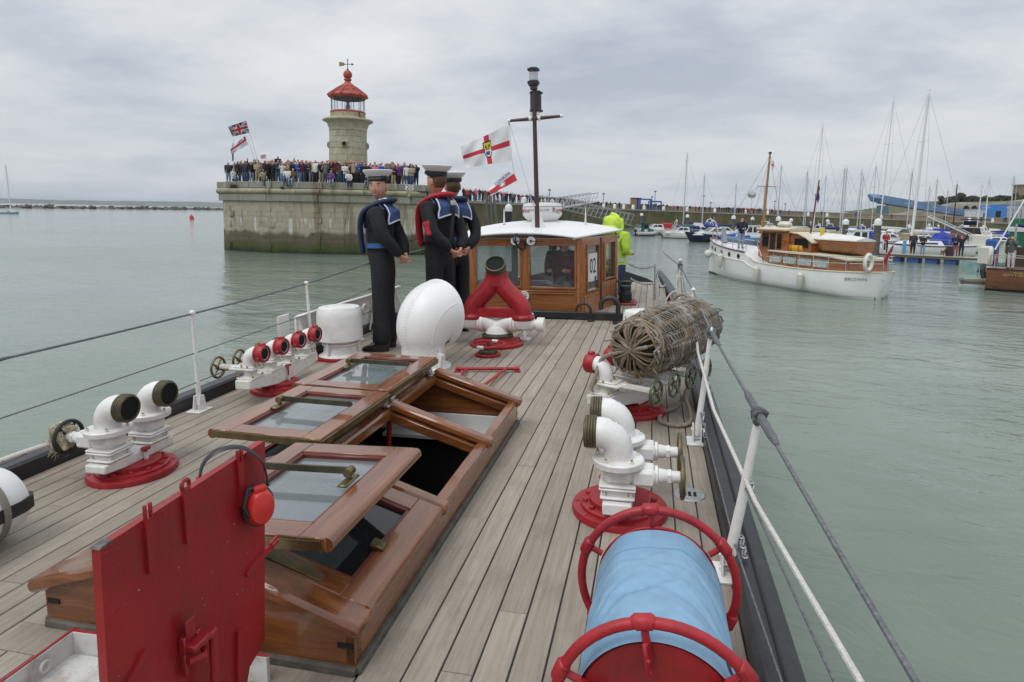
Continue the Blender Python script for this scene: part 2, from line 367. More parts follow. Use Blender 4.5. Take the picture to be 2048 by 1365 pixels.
mb=MB(); mb.rings([[V((-402,262,WATER-1)),V((-388,262,WATER-1)),V((-395,262,WATER+1.0))],[V((-458,640,WATER-1)),V((-442,640,WATER-1)),V((-450,640,WATER+1.3))]])
part('rubble_core',mb,M_rock,bw)

# ---- pier head of dressed stone
def stone(name,lo,hi,tide=False,vs=1.4,rnd=0.12):
 m=mat(name,lo,0.85,vs=vs,col2=hi,bump=0.35,bs=9,dirt=(0.12,0.105,0.075),ds=0.55,da=0.6,rnd=rnd)
 t=m.node_tree; b=t.nodes['Principled BSDF']; src=b.inputs['Base Color'].links[0].from_socket
 g=t.nodes.new('ShaderNodeNewGeometry'); sp=t.nodes.new('ShaderNodeSeparateXYZ'); t.links.new(g.outputs['Position'],sp.inputs[0]); z=sp.outputs[2]
 def pn(sc,scale,det=5):
  mp_=t.nodes.new('ShaderNodeMapping'); mp_.inputs['Scale'].default_value=sc; t.links.new(g.outputs['Position'],mp_.inputs[0])
  n_=t.nodes.new('ShaderNodeTexNoise'); n_.inputs['Scale'].default_value=scale; n_.inputs['Detail'].default_value=det; n_.inputs['Roughness'].default_value=0.65; t.links.new(mp_.outputs[0],n_.inputs['Vector']); return n_.outputs[0]
 # rusty and black weeping stains run down the face
 src=mixc(ramp(pn((1,1,0.16),0.9),[(0.50,(0,0,0)),(0.66,(0.75,)*3)],t),src,(0.13,0.095,0.055),t)
 src=mixc(ramp(pn((1,1,0.10),2.2),[(0.60,(0,0,0)),(0.70,(0.6,)*3)],t),src,(0.07,0.06,0.045),t)
 if tide:
  zn=mth('ADD',z,mth('MULTIPLY',mth('SUBTRACT',pn((1,1,0.3),0.8),0.5,t),1.1,t),t)
  # white lime streaks on the middle courses
  st=mth('MULTIPLY',ramp(pn((1,1,0.07),2.6,2),[(0.595,(0,0,0)),(0.625,(1,)*3)],t),ramp(mth('ADD',mth('MULTIPLY',zn,0.25,t),0.5,t),[(0.34,(0,0,0)),(0.38,(1,)*3),(0.66,(1,)*3),(0.70,(0,0,0))],t),t)
  src=mixc(mth('MULTIPLY',st,0.8,t),src,(0.55,0.55,0.52),t)
  zz=mth('ADD',mth('MULTIPLY',zn,0.25,t),0.5,t)      # -2 m -> 0, 2 m -> 1
  src=mixc(ramp(zz,[(0.36,(0.85,)*3),(0.43,(0,0,0))],t),src,(0.075,0.058,0.036),t)
  src=mixc(ramp(zz,[(0.13,(0.9,)*3),(0.24,(0,0,0))],t),src,(0.050,0.072,0.014),t)
  src=mixc(ramp(zz,[(0.02,(0.9,)*3),(0.09,(0,0,0))],t),src,(0.02,0.024,0.012),t)
 t.links.new(src,b.inputs['Base Color']); return m
M_wall=stone('pier_wall_stone',(0.30,0.265,0.195),(0.43,0.39,0.30),True,1.4,0.07)
M_parapet=stone('parapet_stone',(0.22,0.215,0.175),(0.33,0.32,0.265))
M_roll=stone('moulded_stone',(0.26,0.245,0.165),(0.40,0.375,0.27))
M_core=mat('wall_joint_mortar',(0.11,0.095,0.065),0.9,vs=2,var=0.3)
M_paving=mat('pier_paving',(0.28,0.26,0.22),0.9,vs=1.5,var=0.15)
PA=[V(p) for p in ((-32.9,56,0),(-34.1,48.4,0),(-34.4,44.9,0),(-32.9,43.6,0),(-29.0,43.0,0),(-25.0,43.25,0),(-21.0,44.5,0),(-18.2,46.0,0),(-17.3,47.6,0),(-18.4,52,0),(-22.5,64,0),(-25.0,81.5,0),(-21,110,0))]
def arc(P):
 d=[0]
 for a,b_ in zip(P,P[1:]): d.append(d[-1]+(b_-a).length)
 return d
PD=arc(PA)
def along(s):
 s=max(0,min(PD[-1]-1e-6,s))
 for i in range(len(PA)-1):
  if s <= PD[i+1]:
   a,b_=PA[i],PA[i+1]; f=(s-PD[i])/(PD[i+1]-PD[i]); d=(b_-a).normalized(); return a.lerp(b_,f),V((d.y,-d.x,0)),d
def inset(o,z):
 out=[]
 for i,p in enumerate(PA):
  a=PA[max(0,i-1)]; c=PA[min(len(PA)-1,i+1)]; d=(c-a).normalized(); out.append(V((p.x-d.y*o,p.y+d.x*o,z)))
 return out
pier=T('stone_pier_head','weathered stone pier head under the lighthouse with a green weed tide line','pier',(-26,50,WATER))
mb=MB(); rr_=[inset(0.03,WATER-0.6),inset(0.03,2.98)]
for i in range(len(PA)-1): mb.add([rr_[0][i],rr_[0][i+1],rr_[1][i+1],rr_[1][i]],[(0,1,2,3)])
part('wall_core',mb,M_wall,pier,smooth=0)
wl=PD[8]+3.0
def blockmesh(nm,w,hgt,dp,m_,ch=0.035):
 mb=MB(); mb.box((0,0,0),(w,dp,hgt),b=ch); return mesh(nm,mb,m_,smooth=0)
bm_={w: blockmesh('stone_block',w-0.008,0.395,0.26,M_wall,0.010) for w in (0.9,1.15,1.4)}
pc=V((-26,50,WATER)); niches=((9.55,0.35),(9.55,0.0),(12.9,-0.45),(9.8,-1.55),(9.8,-1.95))
rb=random.Random(8)
for c in range(10):
 z=1.97-0.2-0.4*c; s=PD[1]+1.2+(0.6 if c % 2 else 0)
 while s<wl:
  w=rb.choice((0.9,1.15,1.4)); p,n_,d=along(s+w/2); s+= w
  if abs(s-w/2-PD[2])<.75: continue
  if any(abs(s-w/2-a)<0.6 and abs(z-zz)<0.21 for a,zz in niches): continue
  o=link('stone_block',bm_[w],pier); o.location=p+V((0,0,z))-pc+n_*(0.0+rb.uniform(-0.004,0.004)-0.125); o.rotation_euler=(0,0,math.atan2(d.y,d.x))
b2={w: blockmesh('band_stone',w-0.01,0.53,0.34,M_parapet,0.02) for w in (1.9,2.3)}
b3={w: blockmesh('parapet_stone',w-0.012,0.50,0.55,M_parapet,0.03) for w in (1.5,1.85,2.2)}
rolls={}
for w in (1.6,2.0):
 mb=MB(); prof=[(-0.30,-0.22),(0.10,-0.22),(0.20,-0.17),(0.27,-0.08),(0.28,0.03),(0.24,0.13),(0.15,0.20),(-0.30,0.23)]
 mb.rings([[V((x,-a,q)) for a,q in prof] for x in (-w/2+0.006,w/2-0.006)]); rolls[w]=mesh('moulded_stone',mb,M_roll,smooth=50)
for tab,z,o_ in ((b2,2.235,0.0),(rolls,2.73,0.02),(b3,3.21,-0.16)):
 s=PD[1]+1.0
 while s<wl-0.4:
  w=rb.choice(list(tab)); p,n_,d=along(s+w/2); s+= w
  o=link(tab[w].name.split('.')[0],tab[w],pier); o.location=p+V((0,0,z))-pc+n_*(o_+rb.uniform(-0.012,0.012)); o.rotation_euler=(0,0,math.atan2(d.y,d.x))
mb=MB(); q=inset(0.3,3.28); mb.add(q,[tuple(range(len(q)))]); one('pier_paving',mb,M_paving,None,None,kind='structure',smooth=0)
# painted berth number, tide board, weeds
M_signw=mat('sign_white',(0.72,0.72,0.70),0.6,var=0.05); M_signk=mat('sign_black',(0.02,0.02,0.022),0.6); M_yel=mat('yellow_paint',(0.62,0.42,0.03),0.5); M_weed=mat('wall_weed',(0.07,0.10,0.03),0.8,vs=8,var=0.5)
p=pix(819,379,49.0); p.z=3.22; _,n_,d=min((along(x*.1) for x in range(100,300)),key=lambda q: (V((q[0].x,q[0].y))-V((p.x,p.y))).length); X=frame(V((p.x,p.y,3.22)) ,n_,d)
nb=T('berth_number','pale plate with black number 20 on the pier head parapet','number',p); X=frame(V((_.x,_.y,3.22))+n_*0.13,n_,d)
mb=MB(); mb.box((0,0,0),(0.62,0.42,0.03),X); part('plate',mb,M_signw,nb)
vs,fs=text('20',0.5,0.006); mb=MB(); mb.add([v+V((0,0,0.022)) for v in vs],fs,X); part('number',mb,M_signk,nb,0)
tp,n_,d=along(6.7); tb=T('tide_board','black upright tide board with yellow mark at the foot of the pier wall','tide board',(tp.x,tp.y,WATER))
X=frame(tp+n_*0.16,n_,d); mb=MB(); mb.box((0,-1.2,0),(0.42,1.9,0.1),X); part('board',mb,M_signk,tb)
mb=MB(); mb.box((0.27,-1.2,0),(0.05,1.9,0.08),X); part('edge_strip',mb,M_yel,tb)
vs,fs=text('6',0.32,0.004); mb=MB(); mb.add([v+V((0,-0.75,0.055)) for v in vs],fs,X); part('number',mb,M_yel,tb,0)
for s_,sz,wl_ in ((5.6,0.22,'upright tuft of green weed left of the tide board'),(6.9,0.2,'round tuft of green weed above the tide board'),(14.0,0.34,'largest tuft of green weed below the middle of the crowd'),(4.4,0.12,'small weed tuft nearest the pier head tip'),(8.5,0.14,'small weed tuft right of the tide board'),(18.5,0.12,'small weed tuft left of the number 20')):
 p,n_,d=along(s_); mb=MB(); g_=random.Random(int(s_*10))
 for k in range(60):
  a=g_.uniform(0,pi); L_=sz*g_.uniform(.4,1.1); base=p+d*g_.uniform(-sz,sz)+n_*0.17+V((0,0,2.95)); tip=base+d*cos(a)*L_*.7+n_*g_.uniform(.02,.2)+V((0,0,sin(a)*L_)); sd_=d*0.03
  mb.add([base-sd_,base+sd_,tip+sd_*.6,tip-sd_*.6],[(0,1,2,3)])
 one('wall_weed',mb,M_weed,wl_+ ' in the parapet','plant','weeds in the pier parapet',loc=p+V((0,0,2.95)),smooth=0)

# ---- long quay wall running away to the right
M_quay=stone('quay_wall_stone',(0.11,0.092,0.045),(0.20,0.165,0.085),False,0.5)
t=M_quay.node_tree; b=t.nodes['Principled BSDF']; src=b.inputs['Base Color'].links[0].from_socket
g=t.nodes.new('ShaderNodeNewGeometry'); nz=t.nodes.new('ShaderNodeTexNoise'); nz.inputs['Scale'].default_value=0.35; nz.inputs['Detail'].default_value=8; t.links.new(g.outputs['Position'],nz.inputs['Vector'])
t.links.new(mixc(ramp(nz.outputs[0],[(0.45,(0,0,0)),(0.62,(0.8,)*3)],t),src,(0.062,0.078,0.022),t),b.inputs['Base Color'])
M_quaytop=mat('quay_coping',(0.30,0.285,0.24),0.9,vs=0.8,var=0.15); M_back=mat('back_wall_stone',(0.27,0.225,0.155),0.9,vs=0.35,var=0.25,dirt=(0.17,0.14,0.095),ds=0.2,da=0.7)
Q=[V(p) for p in ((-25.0,81.5,3.0),(-19.5,120,3.1),(-13.75,160,3.1),(3,184,3.0),(27,203,2.65),(52,220,2.25),(80,226,1.8),(112,222,1.35),(150,215,1.2))]
def offs(P,o):
 out=[]
 for i,p in enumerate(P):
  d=(P[min(len(P)-1,i+1)]-P[max(0,i-1)]); d.z=0; d.normalize(); out.append(V((p.x-d.y*o,p.y+d.x*o,p.z)))
 return out
quay=T('quay_wall','long weedy stone quay running back to the right behind the marina','quay',(-10,160,WATER))
mb=MB()
for a,c in zip(Q,Q[1:]): mb.add([V((a.x,a.y,WATER-0.5)),V((c.x,c.y,WATER-0.5)),c-V((0,0,0.3)),a-V((0,0,0.3))],[(0,1,2,3)])
part('wall_face',mb,M_quay,quay,0)
Q1,Q2,Q3,Q4=offs(Q,-0.15),offs(Q,9.0),offs(Q,9.6),offs(Q,1.0)
def strip(mb,A_,B_): 
 for i in range(len(A_)-1): mb.add([A_[i],A_[i+1],B_[i+1],B_[i]],[(0,1,2,3)])
up= lambda P,z: [p+V((0,0,z)) for p in P]
mb=MB(); strip(mb,up(Q1,-0.35),Q1); strip(mb,Q1,Q4); part('coping',mb,M_quaytop,quay,0)
mb=MB(); strip(mb,up(Q4,-0.004),up(Q2,-0.004)); one('quay_paving',mb,M_paving,None,None,kind='structure',smooth=0)
bwl=T('pier_back_wall','tan stone wall along the seaward edge of the quay behind the walkers','wall',(-10,170,3))
mb=MB(); Q2b,Q3b=Q2[2:],Q3[2:]; strip(mb,Q2b,up(Q2b,1.55)); strip(mb,up(Q2b,1.55),up(Q3b,1.55)); strip(mb,up(Q3b,1.55),up(Q3b,-5)); part('wall',mb,M_back,bwl,0)
mb=MB(); Q2c=offs(Q,8.85)[2:]; strip(mb,up(Q2c,1.35),up(Q2c,1.62)); strip(mb,up(Q2c,1.62),up(Q3b,1.62)); part('wall_top',mb,M_quaytop,bwl,0)
M_bol=mat('bollard_white',(0.72,0.72,0.70),0.5,var=0.06)
mb=MB(); mb.lathe([(0.40,0),(0.40,0.9),(0.36,1.02),(0.24,1.14),(0.0,1.2)],14); bol=mesh('bollard',mb,M_bol)
def qpoint(px,inset_=0.9):
 """Where column px meets the quay edge."""
 v=ray(px,420); best=None
 for a,c in zip(offs(Q,inset_),offs(Q,inset_)[1:]):
  e=c-a; den_=v.x*e.y-v.y*e.x
  if abs(den_)<1e-9: continue
  w=a-CAMPOS; s_=(w.x*v.y-w.y*v.x)/den_; tt=(w.x*e.y-w.y*e.x)/den_
  if -0.001 <= s_ <= 1.001 and tt>0: best=a.lerp(c,s_) if best is None or tt<0 else best
 return best
blabels=['beside the lime-hooded crewman','near the radar dome','right of the mast foot','below the gangway head','left of the brick shelter','under the brick shelter','right of the brick shelter','beside the blue arches','beyond the blue arches','in front of the walkers in red','left of the tall grey mast','behind the wooden mast','just right of the wooden mast','far along the quay by the blue hoist','below the blue hoist','under the sloping blue conveyor','in front of the white hut','right of the white hut']
for i,px in enumerate((996,1048,1104,1207,1229,1247,1266,1288,1327,1374,1430,1491,1536,1617,1655,1764,1941,1987)):
 p=qpoint(px)
 if p is None: continue
 o=link('bollard',bol,None); o.location=p; tag(o,'white round topped bollard on the quay edge at ' +['the rope end by the sailors','the radar dome','the radar dome right side','the gangway head','the wall right of the gangway','the wall left of the brick shelter','the foot of the brick shelter','the foot of the tall blue arch','the end of the low blue arch','the first tall grey yacht mast','the second grey yacht mast','the left of the wooden mast','the right of the wooden mast','the thin mast with the flag','the dark ensign staff','the conveyor top','the white hut','the blue door'][i],'bollard','bollards along the quay edge')
# ------------------------------------------------------------------ lighthouse
M_lh=mat('lighthouse_stone',(0.34,0.31,0.225),0.85,vs=2.0,col2=(0.46,0.43,0.33),bump=0.25,bs=12,dirt=(0.22,0.185,0.115),ds=0.9,da=0.45,rnd=0.07)
M_lhd=mat('lighthouse_stained_stone',(0.33,0.27,0.16),0.85,vs=1.2,col2=(0.45,0.39,0.26),bump=0.2,bs=12,dirt=(0.13,0.085,0.045),ds=0.8,da=0.8)
M_lhr=mat('lantern_red_paint',(0.37,0.065,0.048),0.6,vs=3,var=0.2,dirt=(0.46,0.21,0.17),ds=2.2,da=0.7)
G_lant=glass('lantern_glass',(0.93,0.95,0.97),0.03)
lb=pix(697,352,57.0); LX,LY=lb.x,lb.y
lh=T('lighthouse','pale stone lighthouse with red domed lantern and weather vane','lighthouse',(LX,LY,3.28))
zt= lambda py: pix(697,py,57.0).z
def ro(px): return px/FPX*57.0
C0=Matrix.Translation((LX,LY,0))
za,zb=3.28,zt(268)
mb=MB(); mb.lathe([(ro(37.5),za),(ro(35.2),zb)],40,C0); part('tower_core',mb,M_core,lh)
cz=[zt(y) for y in (402,378,355,336,324,312,299,287,276,264)]
for k in range(len(cz)-1):
 z0,z1=max(cz[k],3.28),cz[k+1]
 if z1 <= z0: continue
 nb_=11; of=(k % 2)*0.5
 for j in range(nb_):
  a0,a1=2*pi*(j+of)/nb_+0.007,2*pi*(j+1+of)/nb_-0.007; mb=MB(); rs=[]
  for i in range(6):
   a=a0+(a1-a0)*i/5
   r0=ro(37.9)-(z0-za)/(zb-za)*ro(2.3); r1=ro(37.9)-(z1-za)/(zb-za)*ro(2.3)
   rs.append([V((LX+r*cos(a),LY+r*sin(a),z)) for r,z in ((r0-.3,z0+.012),(r0,z0+.012),(r1,z1-.012),(r1-.3,z1-.012))])
  mb.rings(rs); part('stone_block',mb,M_lh,lh,30)
mb=MB(); mb.lathe([(ro(35.6),zt(264)),(ro(36.6),zt(263)),(ro(36.2),zt(259)),(ro(37.2),zt(256)),(ro(39),zt(252.5)),(ro(38.3),zt(251.5)),(ro(40.5),zt(248)),(ro(44.5),zt(245.5)),(ro(48),zt(243.8)),(ro(48.2),zt(241.6)),(ro(46),zt(240.4)),(ro(30),zt(239.8))],48,C0); part('gallery_cornice',mb,M_lh,lh,25)
mb=MB(); mb.lathe([(ro(35.5),zt(240)),(ro(34.6),zt(237)),(ro(33.6),zt(236)),(ro(33.4),zt(228)),(ro(30),zt(227))],48,C0); part('lantern_plinth',mb,M_lhd,lh,25)
mb=MB(); mb.lathe([(ro(33.8),zt(227.5)),(ro(34),zt(225.6)),(ro(32.5),zt(224)),(ro(20),zt(223.8))],48,C0); part('lantern_base_ring',mb,M_lhr,lh,25)
mb=MB(); mb.lathe([(ro(31.5),zt(224)),(ro(31.5),zt(198))],32,C0); part('lantern_glazing',mb,G_lant,lh)
for k in range(12):
 a=2*pi*k/12+0.13; mb=MB(); mb.cyl((LX+ro(32)*cos(a),LY+ro(32)*sin(a),zt(224.5)),(LX+ro(32)*cos(a),LY+ro(32)*sin(a),zt(197)),0.028,n=6); part('glazing_bar',mb,M_bronze,lh)
ev=zt(197.5)
mb=MB()
mb.lathe([(ro(20),zt(199)),(ro(33),zt(199)),(ro(37),zt(195)),(ro(37.2),zt(192.5)),(ro(35),zt(190.5)),(ro(16.5),zt(175.8)),(ro(16.8),zt(174.5)),(ro(14),zt(172)),(ro(8),zt(167.5)),(ro(5.5),zt(164.5)),(ro(5),zt(163)),(ro(7.6),zt(160.5)),(ro(7.4),zt(159)),(ro(4.2),zt(157.5)),(0,zt(157))],24,C0); part('lantern_roof',mb,M_lhr,lh,20)
mb=MB(); mb.lathe([(ro(31),zt(199)),(ro(30),zt(196.5)),(ro(10),zt(195)),(0,zt(195))],32,C0); part('lantern_ceiling',mb,mat('lantern_ceiling_grey',(0.30,0.34,0.44),0.6),lh)
for k in range(12):
 a=2*pi*k/12+0.13; e=V((cos(a),sin(a),0)); o0=V((LX,LY,0))
 mb=MB(); mb.tube([o0+e*ro(36.6)+V((0,0,zt(190.6))),o0+e*ro(26)+V((0,0,zt(182.6))),o0+e*ro(16.6)+V((0,0,zt(175.2)))],0.07,5); mb.sphere(o0+e*ro(37.6)+V((0,0,zt(193))),0.11,7,5); part('roof_rib',mb,M_lhr,lh)
for f in (0.3,0.62):
 mb=MB(); mb.torus(ro(35)*(1-f)+ro(16.7)*f+.02,0.035,28,5,Matrix.Translation((LX,LY,zt(190.5)*(1-f)+zt(175.6)*f))); part('roof_seam',mb,M_lhr,lh)
mb=MB(); mb.sphere((LX,LY,zt(150)),ro(8.6),20,14); part('ball_finial',mb,M_lhr,lh)
mb=MB(); mb.cyl((LX,LY,zt(142)),(LX,LY,zt(120)),0.035,n=6); mb.sphere((LX,LY,zt(120)),0.06,8,6); mb.sphere((LX,LY,zt(140)),0.1,8,6); part('vane_rod',mb,M_bronze,lh)
Rv=V((0.975,0.22,0)); vz=zt(129); c0=V((LX,LY,vz))
mb=MB(); mb.cyl(c0-Rv*ro(8),c0+Rv*ro(10),0.028,n=6); part('vane_arm',mb,M_bronze,lh)
mb=MB(); Xv=frame(c0,V((0,0,1)).cross(Rv),Rv)
fl=[(-ro(5),0),(-ro(8),ro(3.2)),(-ro(17),ro(4.2)),(-ro(16),ro(2)),(-ro(17.5),0),(-ro(16),-ro(2)),(-ro(17),-ro(4.2)),(-ro(8),-ro(3.2))]
mb.prism([(x,y) for x,y in fl],0.03,Xv); part('vane_feather',mb,mat('weathered_gilt',(0.30,0.20,0.09),0.6),lh)
mb=MB(); mb.tube([c0+Rv*ro(8),c0+Rv*ro(12)],[0.12,0.005],6); part('vane_point',mb,M_bronze,lh)
mb=MB(); mb.lathe([(0.0,zt(224)),(ro(6),zt(224)),(ro(5.5),zt(222)),(ro(4.2),zt(221)),(ro(4.2),zt(213)),(ro(4.6),zt(212)),(ro(3),zt(211)),(ro(3),zt(206)),(ro(4),zt(205)),(0,zt(203.5))],14,C0); part('lamp',mb,mat('lamp_grey',(0.12,0.14,0.16),0.35,0.4),lh)
for ax in (0.28,1.86,-0.95):
 e=V((sin(ax),-cos(ax),0)); zz=zt(292); X=frame(V((LX,LY,zz))+e*(ro(36.6)),e)
 mb=MB(); mb.box((0,0,0.02),(0.55,0.55,0.12),X,0.02); part('port_surround',mb,M_lh,lh)
 mb=MB(); mb.torus(0.17,0.05,18,6,X @ Matrix.Translation((0,0,0.09))); part('porthole_ring',mb,M_bronze,lh); mb=MB(); mb.lathe([(0.0,0.085),(0.15,0.085),(0.15,0.0)],14,X); part('porthole',mb,M_dark,lh)
mb=MB(); mb.tube(bez([(LX+ro(32)*.9,LY-ro(32)*.42,zt(228)),(LX+ro(35)*.9,LY-ro(35)*.42,zt(230)),(LX+ro(36.5)*.92,LY-ro(36)*.42,zt(240))],5),0.05,6); part('downpipe',mb,M_bronze,lh)

# ------------------------------------------------------------------ shelter, arches, lamps, gangway on the quay
M_brick=mat('shelter_brick',(0.24,0.18,0.12),0.9,vs=1.5,var=0.25); M_rust=mat('shelter_rust_roof',(0.16,0.075,0.045),0.85,vs=2,var=0.4); M_blue=mat('arch_blue',(0.035,0.10,0.36),0.5,var=0.12)
p=qpoint(1271,8.3); d_=(p-CAMPOS).dot(FH); u=d_/FPX; rt=V((R[0],R[1],0)).normalized(); fw=FH
X=Matrix(((rt[0],fw[0],0,p[0]),(rt[1],fw[1],0,p[1]),(0,0,1,p[2]),(0,0,0,1)))
sh=T('brick_shelter','small flat roofed brick shelter standing against the pier back wall','shelter',p)
hh=pix(1271,396,d_).z-p.z; ww=19*u
mb=MB(); mb.box((-ww*.22,.3,hh/2-.1),(ww*.56,2.2,hh-.2),X,0.03); part('brick_wall',mb,M_brick,sh)
mb=MB(); mb.box((ww*.28,.5,hh/2-.1),(ww*.44,1.8,hh-.2),X,0.03); part('rusty_wall',mb,M_rust,sh)
mb=MB(); mb.box((0,.3,hh-.1),(ww*1.04,2.6,.22),X,0.03); part('roof',mb,M_rust,sh)
for nm,x0,x1,yt,leg,lab in (('tall',1278,1302,397.5,5,'taller blue square arch beside the brick shelter on the quay'),('low',1297,1322,402,3,'lower blue square arch right of the taller one on the quay')):
 a,c=pix(x0,415,d_-1),pix(x1,415,d_-1); zt_=pix(x0,yt,d_-1).z; A=T('blue_arch',lab,'arch',a,'blue arches on the quay')
 mb=MB(); mb.beam((a.x,a.y,zt_-.2),(c.x,c.y,zt_-.2),.5,.42); part('crossbar',mb,M_blue,A)
 for e in (a,c): mb=MB(); mb.box((e.x,e.y,(zt_-.2+3.0)/2),(leg*u,.4,zt_-3.2)); part('leg',mb,M_blue,A)
M_lamp=mat('lamp_post_grey',(0.13,0.14,0.15),0.5)
for px,py,lab in ((1206,388,'grey lamp post right of the gangway on the quay'),(1309,383,'tall grey lamp post rising by the blue arches'),(1303,394,'short grey lamp post behind the blue arches'),(1406,393,'grey lamp post between the two left yacht masts'),(1421,406,'T headed lamp post behind the group in red'),(1549,403,'grey lamp post right of the wooden mast'),(1629,390,'thin grey lamp post left of the leaning white mast'),(1098,380,'grey lamp post right of the dark mast foot'),(1570,408,'T headed lamp post by the white capped pile')):
 p=qpoint(px,8.0)
 if p is None: continue
 dd=(p-CAMPOS).dot(FH); q=pix(px,py,dd); A=T('lamp_post',lab,'lamp post',p,'lamp posts along the quay'); mb=MB(); mb.tube([p,V((p.x,p.y,q.z))],[.13,.08],7); part('pole',mb,M_lamp,A)
 mb=MB(); mb.sphere((p.x,p.y,q.z+.05),(.32,.32,.18),10,6); mb.box((p.x,p.y,q.z-.1),(.9,.25,.12)); part('lamp_head',mb,M_lamp,A)
M_galv=mat('gangway_galvanised',(0.36,0.37,0.38),0.5,0.3,var=0.15)
gw=T('gangway','grey lattice steel gangway sloping down from the quay to the pontoon','gangway',at(1190,150)); 
def truss(a,c,hgt,n,wd,par):
 a,c=V(a),V(c); sd_=(c-a).cross(V((0,0,1))).normalized()*wd
 for side in (-1,1):
  mb=MB(); o=sd_*side
  mb.beam(a+o,c+o,.12,.12); mb.beam(a+o+V((0,0,hgt)),c+o+V((0,0,hgt)),.12,.12); mb.beam(a+o+V((0,0,hgt*.5)),c+o+V((0,0,hgt*.5)),.06,.06)
  for i in range(n+1):
   q=a.lerp(c,i/n)+o; mb.beam(q,q+V((0,0,hgt)),.08,.08)
   if i<n: q2=a.lerp(c,(i+1)/n)+o; mb.beam(q,q2+V((0,0,hgt)),.07,.07)
  part('side_truss',mb,M_galv,par)
 mb=MB(); mb.beam(a,c,wd*2,.08); part('walkway',mb,M_galv,par)
truss(pix(1122,419,112),pix(1262,452,118),2.1,16,.9,gw)
pf=T('landing_stage','grey railed steel landing stage at the head of the gangway','landing stage',pix(1150,419,116)); truss(pix(1118,417,118),pix(1188,404,135),1.9,9,.9,pf); truss(pix(1075,412,112),pix(1120,414,120),1.6,6,.7,pf)

# ------------------------------------------------------------------ cliff, trees, blue conveyor, huts at the far right
M_cliff=mat('chalk_cliff',(0.20,0.18,0.13),0.95,vs=0.05,var=0.4,dirt=(0.42,0.41,0.38),ds=0.10,da=0.8); M_grassb=mat('cliff_grass',(0.075,0.09,0.035),0.95,vs=0.08,var=0.4)
hl=[(1735,433),(1790,428),(1840,420),(1875,412),(1905,405),(1960,404),(2010,403),(2060,398),(2140,392),(2260,385)]
mb=MB()
for k in range(len(hl)-1):
 for (a,ya),(c,yc) in ((hl[k],hl[k+1]),):
  b0,b1=at(a,315,1.0),at(c,315,1.0); t0,t1=pix(a,ya,335),pix(c,yc,335); m0=b0.lerp(t0,.55)+V((0,-5,2)); m1=b1.lerp(t1,.55)+V((0,-5,2)); k0,k1=t0+V((30,160,4)),t1+V((30,160,4))
  mb.mi=0; mb.add([b0,b1,m1,m0],[(0,1,2,3)]); mb.add([m0,m1,t1,t0],[(0,1,2,3)]); mb.mi=1; mb.add([t0,t1,k1,k0],[(0,1,2,3)])
one('cliff',mb,[M_cliff,M_grassb],None,None,kind='structure',smooth=0)
aw=T('arched_cliff_wall','tan retaining wall with dark arches below the cliff trees','wall',at(1985,300,1))
a,c=pix(1900,424,300),pix(2100,414,300); mb=MB(); mb.add([V((a.x,a.y,a.z-6)),V((c.x,c.y,c.z-6)),V((c.x,c.y,c.z+1.5)),V((a.x,a.y,a.z+.5))],[(0,1,2,3)]); part('wall',mb,M_back,aw,0)
for px in (1932,1948,1962,1975,1992,2008,2024,2040):
 q=pix(px,417,299.6); X=frame(q,-fw,V((0,0,1))); mb=MB(); mb.prism([(-1.6,-1.3),(-1.6,1.3)]+[(1.3*sin(a_),1.3*cos(a_)) for a_ in [pi*k/8 for k in range(9)]],.3,X); part('arch',mb,M_dark,aw,0)
M_leaf=[mat('dark_foliage_%d' % k,c_,0.85,vs=1.2,var=0.5) for k,c_ in enumerate(((0.030,0.048,0.018),(0.045,0.062,0.022),(0.055,0.058,0.026)))]; M_trunk=mat('tree_trunk',(0.06,0.048,0.035),0.9)
tr_=random.Random(5)
treel=['round dark tree at the left end of the cliff top','tall bushy tree second from the left on the cliff','low spreading tree beside the tall bushy tree on the cliff','small cliff tree just left of the gap over the blue door','dark cliff tree in the middle above the arches','broad cliff tree behind the thin mast on the right','cliff tree right of the thin mast','tall dark tree below the square tower','cliff tree at the right edge of the view','bush on the cliff slope left of the trees']
for k,(px,yb,yt,w) in enumerate(((1895,413,392,34),(1918,411,386,36),(1938,410,392,30),(1958,410,394,22),(1980,409,391,28),(2003,409,390,30),(2023,409,390,26),(2042,408,386,30),(2066,407,384,34),(1872,420,409,26))):
 dd=338+5*(k % 3); b_=pix(px,yb,dd); top=pix(px,yt,dd); hgt=(top.z-b_.z)*1.12; wd=w*dd/FPX*.58; b_.z -= 0.8
 A=T('cliff_tree',treel[k],'tree',b_,'trees along the cliff top'); mb=MB(); mb.tube([b_,b_+V((.3,0,hgt*.45)),b_+V((0,0,hgt*.8))],[.4,.28,.08],7); mb.tube([b_+V((.2,0,hgt*.35)),b_+V((wd*.4,0,hgt*.7))],[.2,.05],5); mb.tube([b_+V((.2,0,hgt*.3)),b_+V((-wd*.4,0,hgt*.66))],[.2,.05],5); part('trunk',mb,M_trunk,A)
 mb=MB(); cl_=[V((tr_.uniform(-.75,.75)*wd,tr_.uniform(-.5,.5)*wd,hgt*tr_.uniform(.38,.86))) for _ in range(11)]
 for _ in range(620):
  c_=tr_.choice(cl_); r_=wd*.36; e=V((tr_.gauss(0,1),tr_.gauss(0,1),tr_.gauss(0,1))).normalized()*r_*tr_.uniform(.5,1.0); e.z *= .72; q=b_+c_+e; s_=tr_.uniform(.28,.62)
  X=frame(q,e+V((tr_.gauss(0,.5),tr_.gauss(0,.5),.7+tr_.gauss(0,.4)))*r_*.5); mb.add([(-s_,-s_*.6,0),(s_,-s_*.7,.1),(s_*.8,s_*.7,-.1),(-s_*.7,s_*.6,.1)],[(0,1,2,3)],X)
 part('crown',mb,M_leaf[k % 3],A,0)
